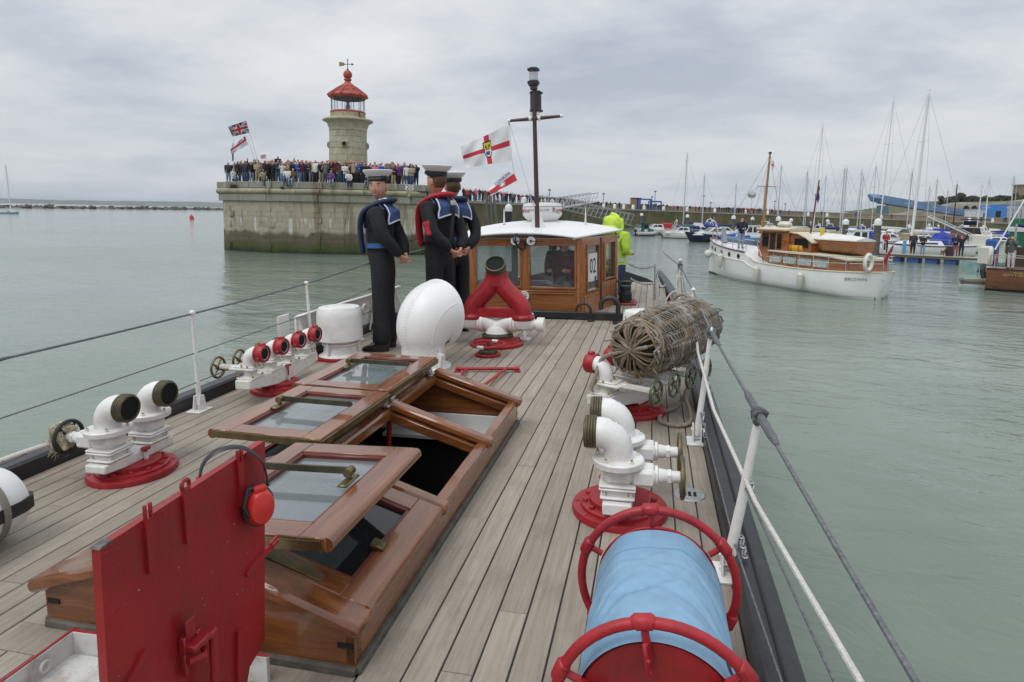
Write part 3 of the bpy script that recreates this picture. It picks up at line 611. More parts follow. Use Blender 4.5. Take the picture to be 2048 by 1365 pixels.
M_conv=mat('conveyor_blue',(0.14,0.225,0.39),0.6,vs=.3,var=0.12,dirt=(0.20,0.24,0.31),ds=.3,da=.4); M_convd=mat('conveyor_dark',(0.05,0.07,0.12),0.6)  # conveyor blue lightened and greyed, distance haze put into the colour
a,c=pix(1757,398,258),pix(1957,431,262); cv=T('conveyor','long sloping blue conveyor gallery above the quay at the right','conveyor',(a.x,a.y,2))
dv=(c-a).normalized(); nseg=9
for k in range(nseg):
 mb=MB(); mb.beam(a.lerp(c,k/nseg) ,a.lerp(c,(k+.97)/nseg),2.2,3.2-.08*k,bev=.05); part('gallery_panel',mb,M_conv,cv,0)
mb=MB(); mb.beam(a-V((0,0,1.75)),c-V((0,0,1.45)),1.8,.35); part('underframe',mb,M_convd,cv,0)
mb=MB(); h0=a-dv*4.6+V((0,0,1.0)); mb.tube([a+dv,a-dv*3,h0],[1.75,1.6,.45],4); part('delivery_hood',mb,M_conv,cv,0)
for px,w_ in ((1752,9),(1765,6),(1848,6)):
 q=pix(px,410,258); mb=MB()
 for o in (-w_*.09,w_*.09): mb.beam((q.x+o,q.y,1.5),(q.x+o,q.y,pix(px,402,258).z),.35,.35)
 part('trestle_leg',mb,M_convd,cv,0)
q=pix(1765,418,259); mb=MB(); mb.box((q.x,q.y,4.2),(3.6,3,6.4)); part('drive_cabin',mb,mat('conveyor_cabin',(0.10,0.16,0.20),.6),cv,0)
M_hutw=mat('hut_white',(0.62,0.63,0.64),.6,var=.05); M_hutb=mat('hut_blue',(0.05,0.21,0.58),.5,var=.1)
def hut(name,lab,x0,x1,y0,y1,dist,m_,roof=None,extras=()):
 a,c=pix(x0,y1,dist),pix(x1,y1,dist); zt_=pix((x0+x1)/2,y0,dist).z; zb_=min(a.z,c.z)-1
 A=T(name,lab,'building',(a.x,a.y,zb_)); mid=(a+c)/2; W_=(c-a); W_.z=0; X=frame((mid.x,mid.y,(zt_+zb_)/2),(0,0,1),W_); mb=MB(); mb.box((0,4,0),(W_.length,8,zt_-zb_),X); part('wall',mb,m_,A,0)
 if roof: mb=MB(); mb.box((0,4,(zt_-zb_)/2+.12),(W_.length+.4,8.4,.25),X); part('roof',mb,roof,A,0)
 for nm,fx,fz,w,h_,mm in extras: mb=MB(); mb.box((fx*W_.length,-.03,fz*(zt_-zb_)),(w,.12,h_),X); part(nm,mb,mm,A,0)
M_hutg=mat('shed_grey',(0.40,0.42,0.46),.6,vs=.5,var=.08)
hut('white_hut','low white hut left of the blue fronted shed',1956,1990,420,446,250,M_hutw,M_hutg,(('window',-.2,.1,.5,2.2,M_dark),('window',.12,.1,.5,2.2,M_dark)))
hut('blue_shed','bright blue fronted shed with a dark doorway',1987,2012,411,447,246,M_hutb,None,(('door',-.2,-.05,1.9,4.4,M_dark),))
hut('grey_shed','large pale grey shed at the right edge behind the masts',2010,2110,411,447,250,M_hutg,M_hutb,tuple(('strut',f,0,.12,5,M_dark) for f in (-.36,-.28,-.2)))
a,c=pix(1710,437,256),pix(2120,452,246); mb=MB(); mb.add([V((a.x,a.y,-.5)),V((c.x,c.y,-.5)),V((c.x+40,c.y+90,1.2)),V((a.x+40,a.y+90,1.2))],[(0,1,2,3)]); one('back_quay_ground',mb,M_paving,None,None,kind='structure',smooth=0)
A=T('stone_tower','square tan stone tower at the far right edge above the cliff trees','tower',pix(2046,398,352)); q=pix(2046,388,352); mb=MB(); mb.box((q.x,q.y,q.z),(7,7,9)); part('wall',mb,M_back,A,0); mb=MB(); mb.box((q.x,q.y,q.z+4.7),(8,8,.6)); part('parapet',mb,M_back,A,0)

# ------------------------------------------------------------------ buoy
bu=at(384,168); A=T('buoy','red can buoy leaning in the open water on the left','buoy',bu)
M_buoy=mat('buoy_red',(0.46,0.03,0.03),.5,var=.15); X=TR(*bu) @ Euler((.06,-.14,0)).to_matrix().to_4x4()
mb=MB(); mb.lathe([(.62,-.5),(.62,.0),(.56,.06),(.5,.85),(.42,.95),(.0,.98)],16,X); part('float',mb,M_buoy,A); mb=MB(); mb.lathe([(.14,.95),(.14,1.25),(.0,1.35)],10,X); part('top_mark',mb,M_buoy,A)

# thin sea air: one closed box of pale haze round the whole place
hz=bpy.data.materials.new('sea_haze'); hz.use_nodes=True; t=hz.node_tree; t.nodes.clear(); pv_=t.nodes.new('ShaderNodeVolumePrincipled'); pv_.inputs['Color'].default_value=(0.80,0.88,0.97,1); pv_.inputs['Density'].default_value=0.00008; pv_.inputs['Anisotropy'].default_value=0.2
oo=t.nodes.new('ShaderNodeOutputMaterial'); t.links.new(pv_.outputs[0],oo.inputs['Volume'])
mb=MB(); mb.box((0,7900,60),(36000,16400,126)); one('haze',mb,hz,None,None,kind='stuff',smooth=0)
# ------------------------------------------------------------------ boats: hull lofting and builders (local: +x is the bow, z = 0 the water)
def hull_rings(Ln,B,free,draft,sheer=.35,fine=2.3,transom=.8,ns=22,rake=.08,flare=.82,bilge=.72,round_stern=False):
 rs=[]
 for i in range(ns+1):
  u=i/ns; x=-Ln/2+u*Ln
  w=(transom+(1-transom)*sin(min(1,u/.42)*pi/2)) if u<.42 else max(0.006,1-((u-.42)/.58) ** fine)
  if round_stern: w *= sqrt(max(0.003,1-max(0,(.085-u)/.085) ** 2))
  hb=B/2*w; zd=free*(1+sheer*((u-.38) ** 2*2.6 if u>.38 else (u-.38) ** 2*.9)); xk=rake*Ln*max(0,(u-.7)/.3) ** 1.5
  fl=flare if u<.55 else flare-(flare-.42)*((u-.55)/.45) ** 1.4
  pr=[(1,zd),(.985 if u<.6 else 1-(1-fl)*.38,zd*.55),(fl+.06,zd*.14),(fl*bilge+.1,-draft*.35),(0.02,-draft)]
  left=[V((x-xk*(1-z/zd if z>0 else 1.15)*(.9 if u>.7 else 0),-hb*k,z)) for k,z in pr]; right=[V((p.x,-p.y,p.z)) for p in left]
  rs.append(left+list(reversed(right)))
 return rs
def hull_parts(root,Ln,B,free,draft,m_hull,m_deck,m_boot=None,stripe=None,rubbing=None,**kw):
 rs=hull_rings(Ln,B,free,draft,**kw); mb=MB(); mb.rings(rs,True,True,True); n=len(rs[0])
 part('hull',mb,m_hull,root,50)
 mb=MB(); vs=[];
 for r in rs: vs+= [r[0]+V((0,.03,-.045)),r[-1]+V((0,-.03,-.045))]
 mb.add(vs,[(2*i,2*i+1,2*i+3,2*i+2) for i in range(len(rs)-1)]); part('deck',mb,m_deck,root,30)
 def band(nm,k0,k1,t0,t1,mm,o=.012):
  mb=MB()
  for side in (0,1):
   A_,B_=[],[]
   for r in rs:
    a=r[k0] if side== 0 else r[n-1-k0]; c=r[k1] if side== 0 else r[n-1-k1]; s_=V((0,-o if side== 0 else o,0)); A_.append(a.lerp(c,t0)+s_); B_.append(a.lerp(c,t1)+s_)
   for i in range(len(rs)-1): mb.add([A_[i],A_[i+1],B_[i+1],B_[i]],[(0,1,2,3)])
  part(nm,mb,mm,root,30)
 if m_boot: band('boot_top',2,3,.15,.9,m_boot)
 if stripe: band('hull_stripe',0,1,stripe[1],stripe[2],stripe[0])
 if rubbing:
  mb=MB(); mb.tube([r[0]+V((0,-.01,.0)) for r in rs],.035,6); mb.tube([r[-1]+V((0,.01,.0)) for r in rs],.035,6); part('rubbing_strake',mb,rubbing,root)
 return rs
def cabin(root,nm,prof,w0,w1,m_,z0=0,sh=25):
 """Side profile (x, z) extruded across; narrower on top."""
 zs=[p[1] for p in prof]; lo,hi=min(zs),max(zs); f= lambda z: w0+(w1-w0)*(z-lo)/max(1e-6,hi-lo)
 mb=MB(); mb.rings([[V((x,-f(z)/2,z)) for x,z in prof],[V((x,f(z)/2,z)) for x,z in prof]]); return part(nm,mb,m_,root,sh)
def panes(root,quads,w0,w1,lo,hi,m_,nm='window'):
 f= lambda z: w0+(w1-w0)*(z-lo)/max(1e-6,hi-lo)
 for q in quads:
  for s in (-1,1): mb=MB(); o=.012; mb.rings([[V((x,s*(f(z)/2-.03),z)) for x,z in q],[V((x,s*(f(z)/2+o),z)) for x,z in q]]); part(nm,mb,m_,root,0)
M_gel=mat('boat_white',(0.70,0.705,0.70),.3,vs=1.5,var=.04,dirt=(0.50,.49,.45),ds=1.2,da=.35); M_gelo=mat('boat_cream',(0.60,0.585,0.52),.35,var=.05); M_navy=mat('navy_hull',(0.014,0.022,0.06),.25,var=.15); M_cov=mat('royal_blue_canvas',(0.025,0.055,0.34),.75,vs=2.5,var=.25,bump=.3,bs=9); M_covn=mat('navy_canvas',(0.018,0.028,0.11),.8,vs=2.5,var=.3,bump=.3,bs=9)
M_redc=mat('red_canvas',(0.42,0.03,0.035),.75,var=.15); M_ltb=mat('light_blue_hull',(0.16,0.29,0.47),.35,var=.1); M_alu=mat('mast_aluminium',(0.50,0.51,0.52),.4,.25,var=.06); M_maw=mat('mast_white',(0.68,.685,.69),.4,var=.04); M_boot=mat('antifoul_dark',(0.03,0.03,0.035),.7); M_bootr=mat('antifoul_red',(0.16,0.03,0.025),.7)
M_tan=mat('tan_sailcover',(0.36,.28,.18),.8); M_grn=mat('green_canvas',(0.03,0.10,0.075),.8); M_out=mat('outboard_black',(0.018,0.018,0.02),.4); M_rib=mat('rib_grey',(0.05,0.052,0.058),.6,var=.2); M_deckc=mat('cream_deck',(0.60,0.545,0.40),.7,vs=3,var=.06)
def mast_on(root,x,z0,hgt,m_,r=.085,lean=0.0,L_=9,rig=True,spread=True,cover=None,boom=3.2,nm='mast'):
 top=V((x-lean*hgt,0,z0+hgt)); mb=MB(); mb.tube([(x,0,z0),(x-lean*hgt*.5,0,z0+hgt*.5),tuple(top)],[r,r*.95,r*.7],8); o=part(nm,mb,m_,root)
 mb=MB(); mb.tube([top,top+V((-.1,0,.5))],.012,4); mb.beam(top+V((-.25,0,.28)),top+V((.22,0,.28)),.02,.04); part('masthead_gear',mb,M_alu,root)
 if spread:
  mb=MB()
  for f in ((.5,) if hgt<10 else (.38,.68)):
   q=V((x,0,z0)).lerp(top,f); mb.tube([q-V((0,.75,0)),q,q+V((0,.75,0))],.03,5)
  part('spreader',mb,m_,root)
 if rig:
  mb=MB(); ww=.011
  for e in ((L_*.5-.1,0),(-L_*.5+.1,0)): mb.tube([top,(e[0],e[1],z0-.2)],ww,4)
  for s in (-1,1):
   if spread: q=V((x,0,z0)).lerp(top,.5 if hgt<10 else .68); mb.tube([top,q+V((0,s*.75,0)),(x-.1,s*L_*.14,z0-.3)],ww,4)
   else: mb.tube([top,(x-.1,s*L_*.14,z0-.3)],ww,4)
  part('rigging',mb,M_wire,root)
 if cover:
  a,c=V((x-.1,0,z0+1.0)),V((x-boom,0,z0+.92)); mb=MB(); mb.tube([a,a.lerp(c,.15),a.lerp(c,.6),c],[.20,.19,.15,.08],8); part('boom_cover',mb,cover,root)
def rail(root,rs,i0,i1,hgt=.6,m_=None,step=3):
 mb=MB(); n=len(rs[0])
 for k in (0,n-1):
  P=[rs[i][k]+V((0,.06 if k== 0 else -.06,hgt)) for i in range(i0,i1+1)]; mb.tube(P,.014,5); mb.tube([p-V((0,0,hgt*.5)) for p in P],.008,4)
  for i in range(0,len(P),step): mb.tube([P[i],P[i]-V((0,0,hgt))],.014,5)
 part('guard_rail',mb,m_ or M_alu,root)
FL= 'boats moored in the marina'
def place(root,px,dist,head):
 root.location=at(px,dist); root.rotation_euler=(0,0,head)
RTA=math.atan2(R[1],R[0])     # heading of image-right
def newboat(lab,name='moored_boat',cat='boat',group=FL): return T(name,lab,cat,group=group,local=True)
def sailboat(lab,px,dist,head,Ln,m_hull,stripe,mtop,cover,m_mast,mpx=None,rig=True,spray=None,lean=0.0,boot=None,r=.085):
 A=newboat(lab,'sailing_yacht','sailing boat'); rs=hull_parts(A,Ln,Ln*.31,Ln*.105,.3,m_hull,M_gelo,boot or M_boot,(stripe,.1,.3) if stripe else None,fine=2.0,transom=.55)
 zd=Ln*.105; pr=[(-Ln*.18,zd-.1),(-Ln*.16,zd+.42),(Ln*.12,zd+.36),(Ln*.24,zd-.1)]; w0,w1=Ln*.2,Ln*.15
 cabin(A,'coachroof',pr,w0,w1,M_gel); panes(A,[[(-Ln*.12,zd+.08),(-Ln*.12,zd+.26),(Ln*.08,zd+.24),(Ln*.11,zd+.08)]],w0,w1,zd-.1,zd+.42,G_dark)
 if spray:
  mb=MB(); mb.tube([(-Ln*.12,0,zd+.3),(-Ln*.2,0,zd+.75),(-Ln*.3,0,zd+.2)],[.35,Ln*.085,Ln*.07],10,flat=.8,up=(0,0,1)); part('spray_hood',mb,spray,A)
 top=pix(mtop[0],mtop[1],dist+.001); hgt=max(4,top.z-WATER-zd-.35)
 mast_on(A,Ln*.08,zd+.3,hgt,m_mast,r=r*max(1,dist/95),lean=lean,L_=Ln,rig=rig,cover=cover,boom=Ln*.36); rail(A,rs,3,len(rs)-2,.55,step=4)
 place(A,px,dist,head); return A
def cruiser(lab,px,dist,head,Ln,m_hull,canopy=None,fly=False,stripe=None,arch=True,cab=M_gel):
 A=newboat(lab,'motor_cruiser','motor boat'); rs=hull_parts(A,Ln,Ln*.36,Ln*.13,.35,m_hull,M_gel,M_boot,(stripe,.05,.35) if stripe else None,fine=2.6,transom=.92,rake=.12)
 zd=Ln*.13; pr=[(-Ln*.20,zd-.1),(-Ln*.17,zd+.92),(Ln*.02,zd+.95),(Ln*.13,zd+.35),(Ln*.34,zd+.12),(Ln*.38,zd-.1)]; w0,w1=Ln*.29,Ln*.23
 cabin(A,'cabin',pr,w0,w1,cab); panes(A,[[(-Ln*.16,zd+.42),(-Ln*.145,zd+.80),(-Ln*.05,zd+.82),(-Ln*.045,zd+.42)],[(-Ln*.03,zd+.42),(-Ln*.035,zd+.82),(Ln*.015,zd+.82),(Ln*.085,zd+.42)]],w0,w1,zd-.1,zd+.95,G_dark)
 mb=MB(); mb.add([V((Ln*.125,-w1*.42,zd+.42)),V((Ln*.125,w1*.42,zd+.42)),V((Ln*.035,w1*.4,zd+.93)),V((Ln*.035,-w1*.4,zd+.93))],[(0,1,2,3)],Matrix.Translation((.02,0,.012))); part('windscreen',mb,G_dark,A,0)
 if canopy: mb=MB(); f=Ln*.13; mb.rings([[V((x,y*w1*.5,z)) for y,z in ((-1,zd-.0),(-1,zd+1.0),(-.6,zd+1.15),(.6,zd+1.15),(1,zd+1.0),(1,zd))] for x in (-Ln*.40,-Ln*.17)]); part('canopy',mb,canopy,A,30)
 if arch: mb=MB(); mb.tube([(-Ln*.2,-w1*.5,zd+.6),(-Ln*.26,-w1*.45,zd+1.75),(-Ln*.26,w1*.45,zd+1.75),(-Ln*.2,w1*.5,zd+.6)],.07,6); mb.tube([(-Ln*.26,0,zd+1.75),(-Ln*.26,0,zd+2.5)],.02,5); mb.sphere((-Ln*.26,.25,zd+1.9),(.2,.2,.12),8,6); part('radar_arch',mb,M_gel,A)
 if fly: cabin(A,'flybridge',[(-Ln*.16,zd+.95),(-Ln*.14,zd+1.5),(-Ln*.02,zd+1.45),(Ln*.03,zd+.95)],w1,w1*.9,cab)
 rail(A,rs,12,len(rs)-2,.45,step=3); place(A,px,dist,head); return A
def wheelboat(lab,px,dist,head,Ln,m_hull,m_cab,m_deck=M_gelo,stripe=None,forward=True,roofm=None,boot=None):
 A=newboat(lab,'wheelhouse_boat','motor boat'); rs=hull_parts(A,Ln,Ln*.35,Ln*.14,.4,m_hull,m_deck,boot or M_boot,(stripe,.05,.3) if stripe else None,fine=2.3,transom=.85)
 zd=Ln*.14; o=Ln*.05 if forward else -Ln*.12; a,c=-Ln*.13+o,Ln*.12+o; w=Ln*.23; hh=1.45
 for (x0,x1) in ((a,a+.12),(a+.95*.5,a+.95*.5+.14),(c-.5,c-.38)):
  pass
 cabin(A,'wheelhouse',[(a,zd-.1),(a,zd+hh),(c-.42,zd+hh),(c,zd+.62),(c+.15,zd-.1)],w,w*.93,m_cab); panes(A,[[(a+.15,zd+.65),(a+.15,zd+hh-.14),(a+.15+(c-a)*.27,zd+hh-.14),(a+.15+(c-a)*.27,zd+.65)],[(a+(c-a)*.48,zd+.65),(a+(c-a)*.48,zd+hh-.14),(c-.48,zd+hh-.14),(c-.14,zd+.65)]],w,w*.93,zd-.1,zd+hh,G_dark)
 mb=MB(); mb.box(((a+c)/2-.25,0,zd+hh+.03),(c-a+.25,w*1.02,.07),b=.03); part('roof',mb,roofm or m_cab,A)
 cabin(A,'cuddy',[(c,zd-.1),(c,zd+.55),(c+Ln*.16,zd+.42),(c+Ln*.22,zd-.1)],w*.95,w*.7,m_cab); rail(A,rs,12,len(rs)-2,.5,step=3); place(A,px,dist,head); return A
def rib(lab,px,dist,head,Ln,m_):
 A=newboat(lab,'inflatable_dinghy','dinghy'); P=[(-Ln/2,-.7,.35),(Ln*.1,-.7,.38),(Ln*.34,-.5,.45),(Ln/2,0,.6),(Ln*.34,.5,.45),(Ln*.1,.7,.38),(-Ln/2,.7,.35)]; mb=MB(); mb.tube(bez(P,4),.25,9); part('tube',mb,m_,A)
 mb=MB(); mb.box((-.1,0,.18),(Ln*.8,1.1,.3)); part('floor',mb,M_rib,A); mb=MB(); mb.box((-Ln/2-.1,0,.85),(.42,.36,.5),b=.08); mb.box((-Ln/2-.12,0,.3),(.18,.16,.9),b=.03); part('outboard_motor',mb,M_out,A); mb=MB(); mb.box((0,0,.7),(.5,.5,.7),b=.06); part('console',mb,M_gelo,A); place(A,px,dist,head); return A
LEFT=RTA+pi
cruiser('white cabin cruiser with a red canvas canopy left of the marina boats',1308,114,LEFT+.10,7.6,M_gel,M_redc,arch=False)
rib('black inflatable dinghy in front of the red canopy cruiser',1344,101,LEFT-.5,4.2,M_rib); rib('grey inflatable dinghy with outboard beside the red canopy cruiser',1292,106,RTA+.3,3.8,mat('rib_pale',(.35,.36,.37),.5))
A=wheelboat('small open workboat with a green cover behind the grey dinghy',1288,109,RTA+.2,4.6,M_ltb,M_grn)
cruiser('white cruiser with blue canopy and radar arch behind the left yacht mast',1392,110,LEFT+.12,9.2,M_gel,M_cov)
cruiser('white cruiser half hidden left of the navy speedboat',1362,98,LEFT-.25,6.6,M_gel,M_covn,arch=False)
cruiser('low speedboat with navy hull and white top nearest the open water',1424,86,LEFT+.08,8.0,M_navy,None,arch=False,cab=M_gel)
A=wheelboat('light blue launch with white cabin behind the man on the wooden yacht',1484,80,LEFT+.15,6.6,M_ltb,M_gel,forward=False)
mb=MB(); mb.rings([[V((x,y*k,z)) for y,z in ((-1,.75),(-.5,zz),(.5,zz),(1,.75))] for x,k,zz in ((-.6,1.0,1.75),(1.2,.85,1.35),(3.1,.12,1.02))]); part('foredeck_cover',mb,M_cov,A,20)
wheelboat('white fishing boat with square wheelhouse behind the wooden yacht',1716,61,LEFT-.12,6.8,M_gel,M_gel,roofm=M_gel)
wheelboat('white launch with curved roof behind the wooden yacht wheelhouse',1592,76,RTA-.2,7.0,M_gel,M_gelo)
# yachts: waterline column, distance, heading, length, hull, stripe, masthead pixel, boom cover, mast
YL=[('yacht with the tallest grey mast at the left of the marina',1372,122,LEFT+.2,9,M_gel,M_cov,(1378,308),M_covn,M_alu,.02),
 ('white yacht with a mid height grey mast right of the tallest left mast',1409,104,LEFT+.3,7.5,M_gel,None,(1411,350),M_cov,M_alu,0),
 ('small yacht with a short thin mast near the middle of the quay',1460,112,RTA-.2,7,M_gelo,M_navy,(1461,368),M_covn,M_alu,0),
 ('yacht with grey mast just right of the wooden mast',1560,100,LEFT+.2,8.5,M_gel,M_cov,(1563,330),M_tan,M_alu,.015),
 ('green covered yacht with grey mast in the middle of the marina',1598,108,RTA+.2,8,M_gel,M_grn,(1602,342),M_grn,M_alu,.02),
 ('yacht with a white mast leaning left of the dark ensign staff',1634,92,LEFT+.15,9.5,M_gel,M_navy,(1656,252),M_covn,M_maw,.04),
 ('navy covered yacht behind the dark ensign staff',1668,88,RTA+.15,8.5,M_navy,None,(1672,335),M_covn,M_alu,.02),
 ('yacht with thin mast left of the first dark pile',1690,104,LEFT-.2,8,M_gel,M_cov,(1690,335),M_cov,M_alu,.02),
 ('yacht with thin mast right of the first dark pile',1704,112,RTA-.2,8,M_gelo,M_cov,(1702,342),M_tan,M_alu,.02),
 ('yacht with a high white mast carrying a radar dome',1768,84,LEFT+.1,11,M_gel,M_cov,(1788,200),M_gelo,M_maw,.05),
 ('yacht with mast between the two highest white masts',1803,96,RTA+.25,8.5,M_gel,M_navy,(1815,342),M_covn,M_alu,.03),
 ('yacht with thin mast in front of the conveyor middle',1872,100,LEFT-.15,8,M_gel,M_cov,(1877,358),M_cov,M_alu,.0),
 ('yacht with white mast in front of the conveyor end',1940,96,RTA-.25,8.5,M_gel,None,(1948,368),M_tan,M_maw,.03),
 ('yacht with thin white mast in front of the white hut',1972,104,LEFT+.25,8,M_gel,M_navy,(1978,358),M_covn,M_maw,.0),
 ('yacht with grey mast in front of the grey shed',2006,90,RTA+.2,8.5,M_gel,M_cov,(2013,352),M_covn,M_alu,.0)]
for lab,px,ds_,hd,Ln,mh,st,mt,cv_,mm,ln in YL: sailboat(lab,px,ds_,hd,Ln,mh,st,mt,cv_,mm,lean=ln*(1 if cos(hd-RTA)<0 else -1)*.6)
G=sailboat('large white yacht with navy sheer stripe and blue spray hood on the near pontoon',1836,62,LEFT+.06,10.5,M_gel,M_navy,(1833,185),M_gelo,M_maw,spray=M_cov,lean=.035,r=.13)
mb=MB(); mb.beam((-.7,0,3.9),(-5.6,0,1.95),.12,.14); mb.beam((-.7,.25,4.05),(-5.6,.25,2.1),.05,.05); part('boom',mb,M_maw,G)
A=wheelboat('varnished brown wheelhouse trawler yacht with white hull at the right',1935,74,LEFT-.05,9.5,M_gel,mat('trawler_brown',(.09,.035,.02),.4,var=.2),stripe=M_navy,roofm=M_gelo)
mb=MB(); 
for x in (-1.4,.2): mb.beam((x,-.9,2.8),(x,-.9,3.7),.05,.05); mb.beam((x,.9,2.8),(x,.9,3.7),.05,.05)
mb.box((-.6,0,3.72),(2.2,2.0,.12)); mb.box((-.6,-.9,3.3),(1.5,.03,.5)); part('blue_awning',mb,M_covn,A)
sailboat('yacht with dark brown bare mast behind the trawler yacht',1912,84,LEFT,8,M_gelo,None,(1923,368),M_cov,mat('dark_spar',(.04,.025,.02),.5),spread=False) if False else sailboat('yacht with dark brown bare mast behind the trawler yacht',1912,84,LEFT,8,M_gelo,None,(1923,368),M_cov,mat('dark_spar',(.04,.025,.02),.5))
fr_=random.Random(77); n_f=0
hue=(('white',M_gel),('cream',M_gelo),('navy hulled',M_navy),('pale blue',M_ltb)); cvs=(('royal blue',M_cov),('navy',M_covn),('cream',M_gelo),('green',M_grn),('tan',M_tan))
wh=('near the middle pile','behind the fishing boat','behind the large yacht','left of the conveyor foot','under the conveyor','by the trawler yacht','below the blue shed','below the white hut','behind the navy speedboat','beside the light blue launch','behind the wooden yacht stern','at the right edge of the marina')
pos_f={'near the middle pile': (1556,92),'behind the fishing boat': (1716,80),'behind the large yacht': (1850,72),'left of the conveyor foot': (1780,90),'under the conveyor': (1845,86),'by the trawler yacht': (1975,80),'below the blue shed': (1995,98),'below the white hut': (1965,112),'behind the navy speedboat': (1450,96),'beside the light blue launch': (1520,88),'behind the wooden yacht stern': (1780,74),'at the right edge of the marina': (2040,76)}
for i,w_ in enumerate(wh):
 px,ds_=pos_f[w_]; h_,mh=hue[i % 4]; c_,mc=cvs[(i*2) % 5]
 cruiser('%s cruiser with %s canopy %s' % (h_,c_,w_),px,ds_+2,(LEFT if i % 2 else RTA)+fr_.uniform(-.4,.4),fr_.uniform(5.8,7.6),mh,mc,fly=i % 3== 0,arch=i % 2== 0)
for i,(px,ds_,w_) in enumerate(((1508,104,'under the quay left of the wooden mast'),(1640,118,'below the far quay by the ensign staff'),(1735,118,'below the conveyor head'),(1880,122,'below the conveyor end'),(1655,72,'between the piles behind the wooden yacht'),(1940,118,'far back below the white hut'),(1810,110,'far back between the high masts'),(2000,70,'behind the green topped pile'))):
 c_,mc=cvs[i % 5]; cruiser('distant white boat with %s cover %s' % (c_,w_),px,ds_,(RTA if i % 2 else LEFT)+fr_.uniform(-.5,.5),fr_.uniform(5.5,7.5),M_gel,mc,arch=i % 2== 1)
for i,(px,ds_,w_) in enumerate(((1336,119,'under the quay right of the red canopy'),(1402,100,'behind the bow of the navy speedboat'),(1430,112,'below the quay left of the wooden mast'),(1478,118,'tucked under the quay behind the man'),(1545,116,'under the quay below the blue flag line'),(1575,98,'beside the domed grey pile'),(1612,88,'behind the launch with curved roof'),(1628,104,'far back left of the ensign staff'),(1672,112,'far back right of the ensign staff'),(1698,92,'right of the slim dark pile'),(1742,98,'above the fishing boat wheelhouse'),(1788,112,'below the two highest masts'),(1822,96,'beyond the large yacht foredeck'),(1866,108,'beyond the blue spray hood'),(1900,100,'beyond the trawler yacht roof'),(1918,112,'far back below the conveyor foot'))):
 h_,mh=hue[(i*3) % 4]; c_,mc=cvs[(i*2+1) % 5]; cruiser('%s moored boat with %s cover %s' % (h_,c_,w_),px,ds_,(RTA if i % 3 else LEFT)+fr_.uniform(-.6,.6),fr_.uniform(5.5,8),mh,mc,arch=i % 2== 0,fly=i % 4== 1)
for px,ds_,mx_,my_,w_ in ((1530,118,1537,372,'right behind the wooden mast'),(1615,118,1620,358,'between two taller yachts mid marina'),(1648,116,1641,350,'left of the leaning white mast'),(1722,116,1727,352,'left of the conveyor head'),(1745,104,1749,330,'just left of the radar dome mast'),(1855,118,1858,372,'under the conveyor middle'),(1893,116,1898,380,'left of the dark brown mast'),(2030,104,2034,372,'at the far right edge')):
 sailboat('small distant yacht with thin mast ' +w_,px,ds_,LEFT+fr_.uniform(-.5,.5),7.2,M_gel,None,(mx_,my_),cvs[px % 2][1],M_alu,r=.06)
# far sailing yacht on the open water
S_=sailboat('pale blue hulled sailing yacht motoring alone far out on the left',19,196,RTA+.25,5.6,mat('pale_blue_hull',(.33,.48,.58),.4),None,(15,330),None,M_maw,lean=.05)
# ------------------------------------------------------------------ piles and pontoon
M_pile=mat('pile_grey',(0.10,0.098,0.095),.8,vs=3,var=.3,dirt=(.05,.05,.045),ds=1.5,da=.6); M_cap=mat('pile_cap_white',(0.68,0.69,0.70),.5,var=.05)
for px,ds_,py,w_,lab in ((1750,53.5,437,.27,'thick grey pile with pointed white cap at the left end of the near pontoon'),(1687,65,438,.28,'grey pile with white cap between the fishing boat and the ensign staff'),(1554,84,433,.30,'grey pile with domed white cap right of the wooden mast'),(1465,101,431,.30,'grey pile with white cap left of the man on the yacht'),(1503,116,434,.28,'slim grey pile with white cap just left of the wooden mast'),(1580,112,437,.28,'slim grey pile with white cap right of the domed one'),(1373,118,429,.28,'grey pile with white cap behind the canopied cruiser'),(1282,140,426.5,.32,'grey pile with white cap above the red canopy cruiser'),(1653,122,439,.28,'distant pile cap low behind the ensign staff'),(1929,92,447,.3,'short grey pile with white cap beside the trawler yacht'),(1016,74,408,.40,'black pile with white pointed cap beyond the wheelhouse roof')):
 top=pix(px,py,ds_); b_=at(px,ds_); A=T('mooring_pile',lab,'pile',b_,'mooring piles in the marina'); hcap=.55 if px != 1016 else .85
 mb=MB(); mb.cyl(b_-V((0,0,.6)),(b_.x,b_.y,top.z-hcap),w_,n=14); part('post',mb,M_pile if px != 1016 else M_signk,A); mb=MB(); mb.lathe([(w_*1.12,top.z-hcap-.05),(w_*1.12,top.z-hcap*.45),(w_*.8,top.z-hcap*.18),(.03,top.z)],14,Matrix.Translation((b_.x,b_.y,0))); part('cap',mb,M_cap,A)
for px,y0,y1,ds_,lab in ((924,0,0,0,''),):
 pass
a,c=at(1738,54.0),at(2000,48.0); po_=T('pontoon','floating pontoon with timber deck and blue floats holding the waiting onlookers','pontoon',a)
dv=(c-a).normalized(); nv=V((-dv.y,dv.x,0)); M_pont=mat('pontoon_deck',(.40,.375,.32),.85,vs=4,var=.2); M_float=mat('float_blue',(.03,.075,.24),.6,var=.15,dirt=(.02,.03,.06),ds=2,da=.6)
npk=46; Lp=(c-a).length
for k in range(npk):
 q=a+dv*Lp*(k+.5)/npk+nv*.9+V((0,0,.62)); mb=MB(); mb.box((0,0,0),(Lp/npk-.03,2.0,.06),TR(q.x,q.y,q.z,math.atan2(dv.y,dv.x))); part('deck_board',mb,M_pont,po_,0)
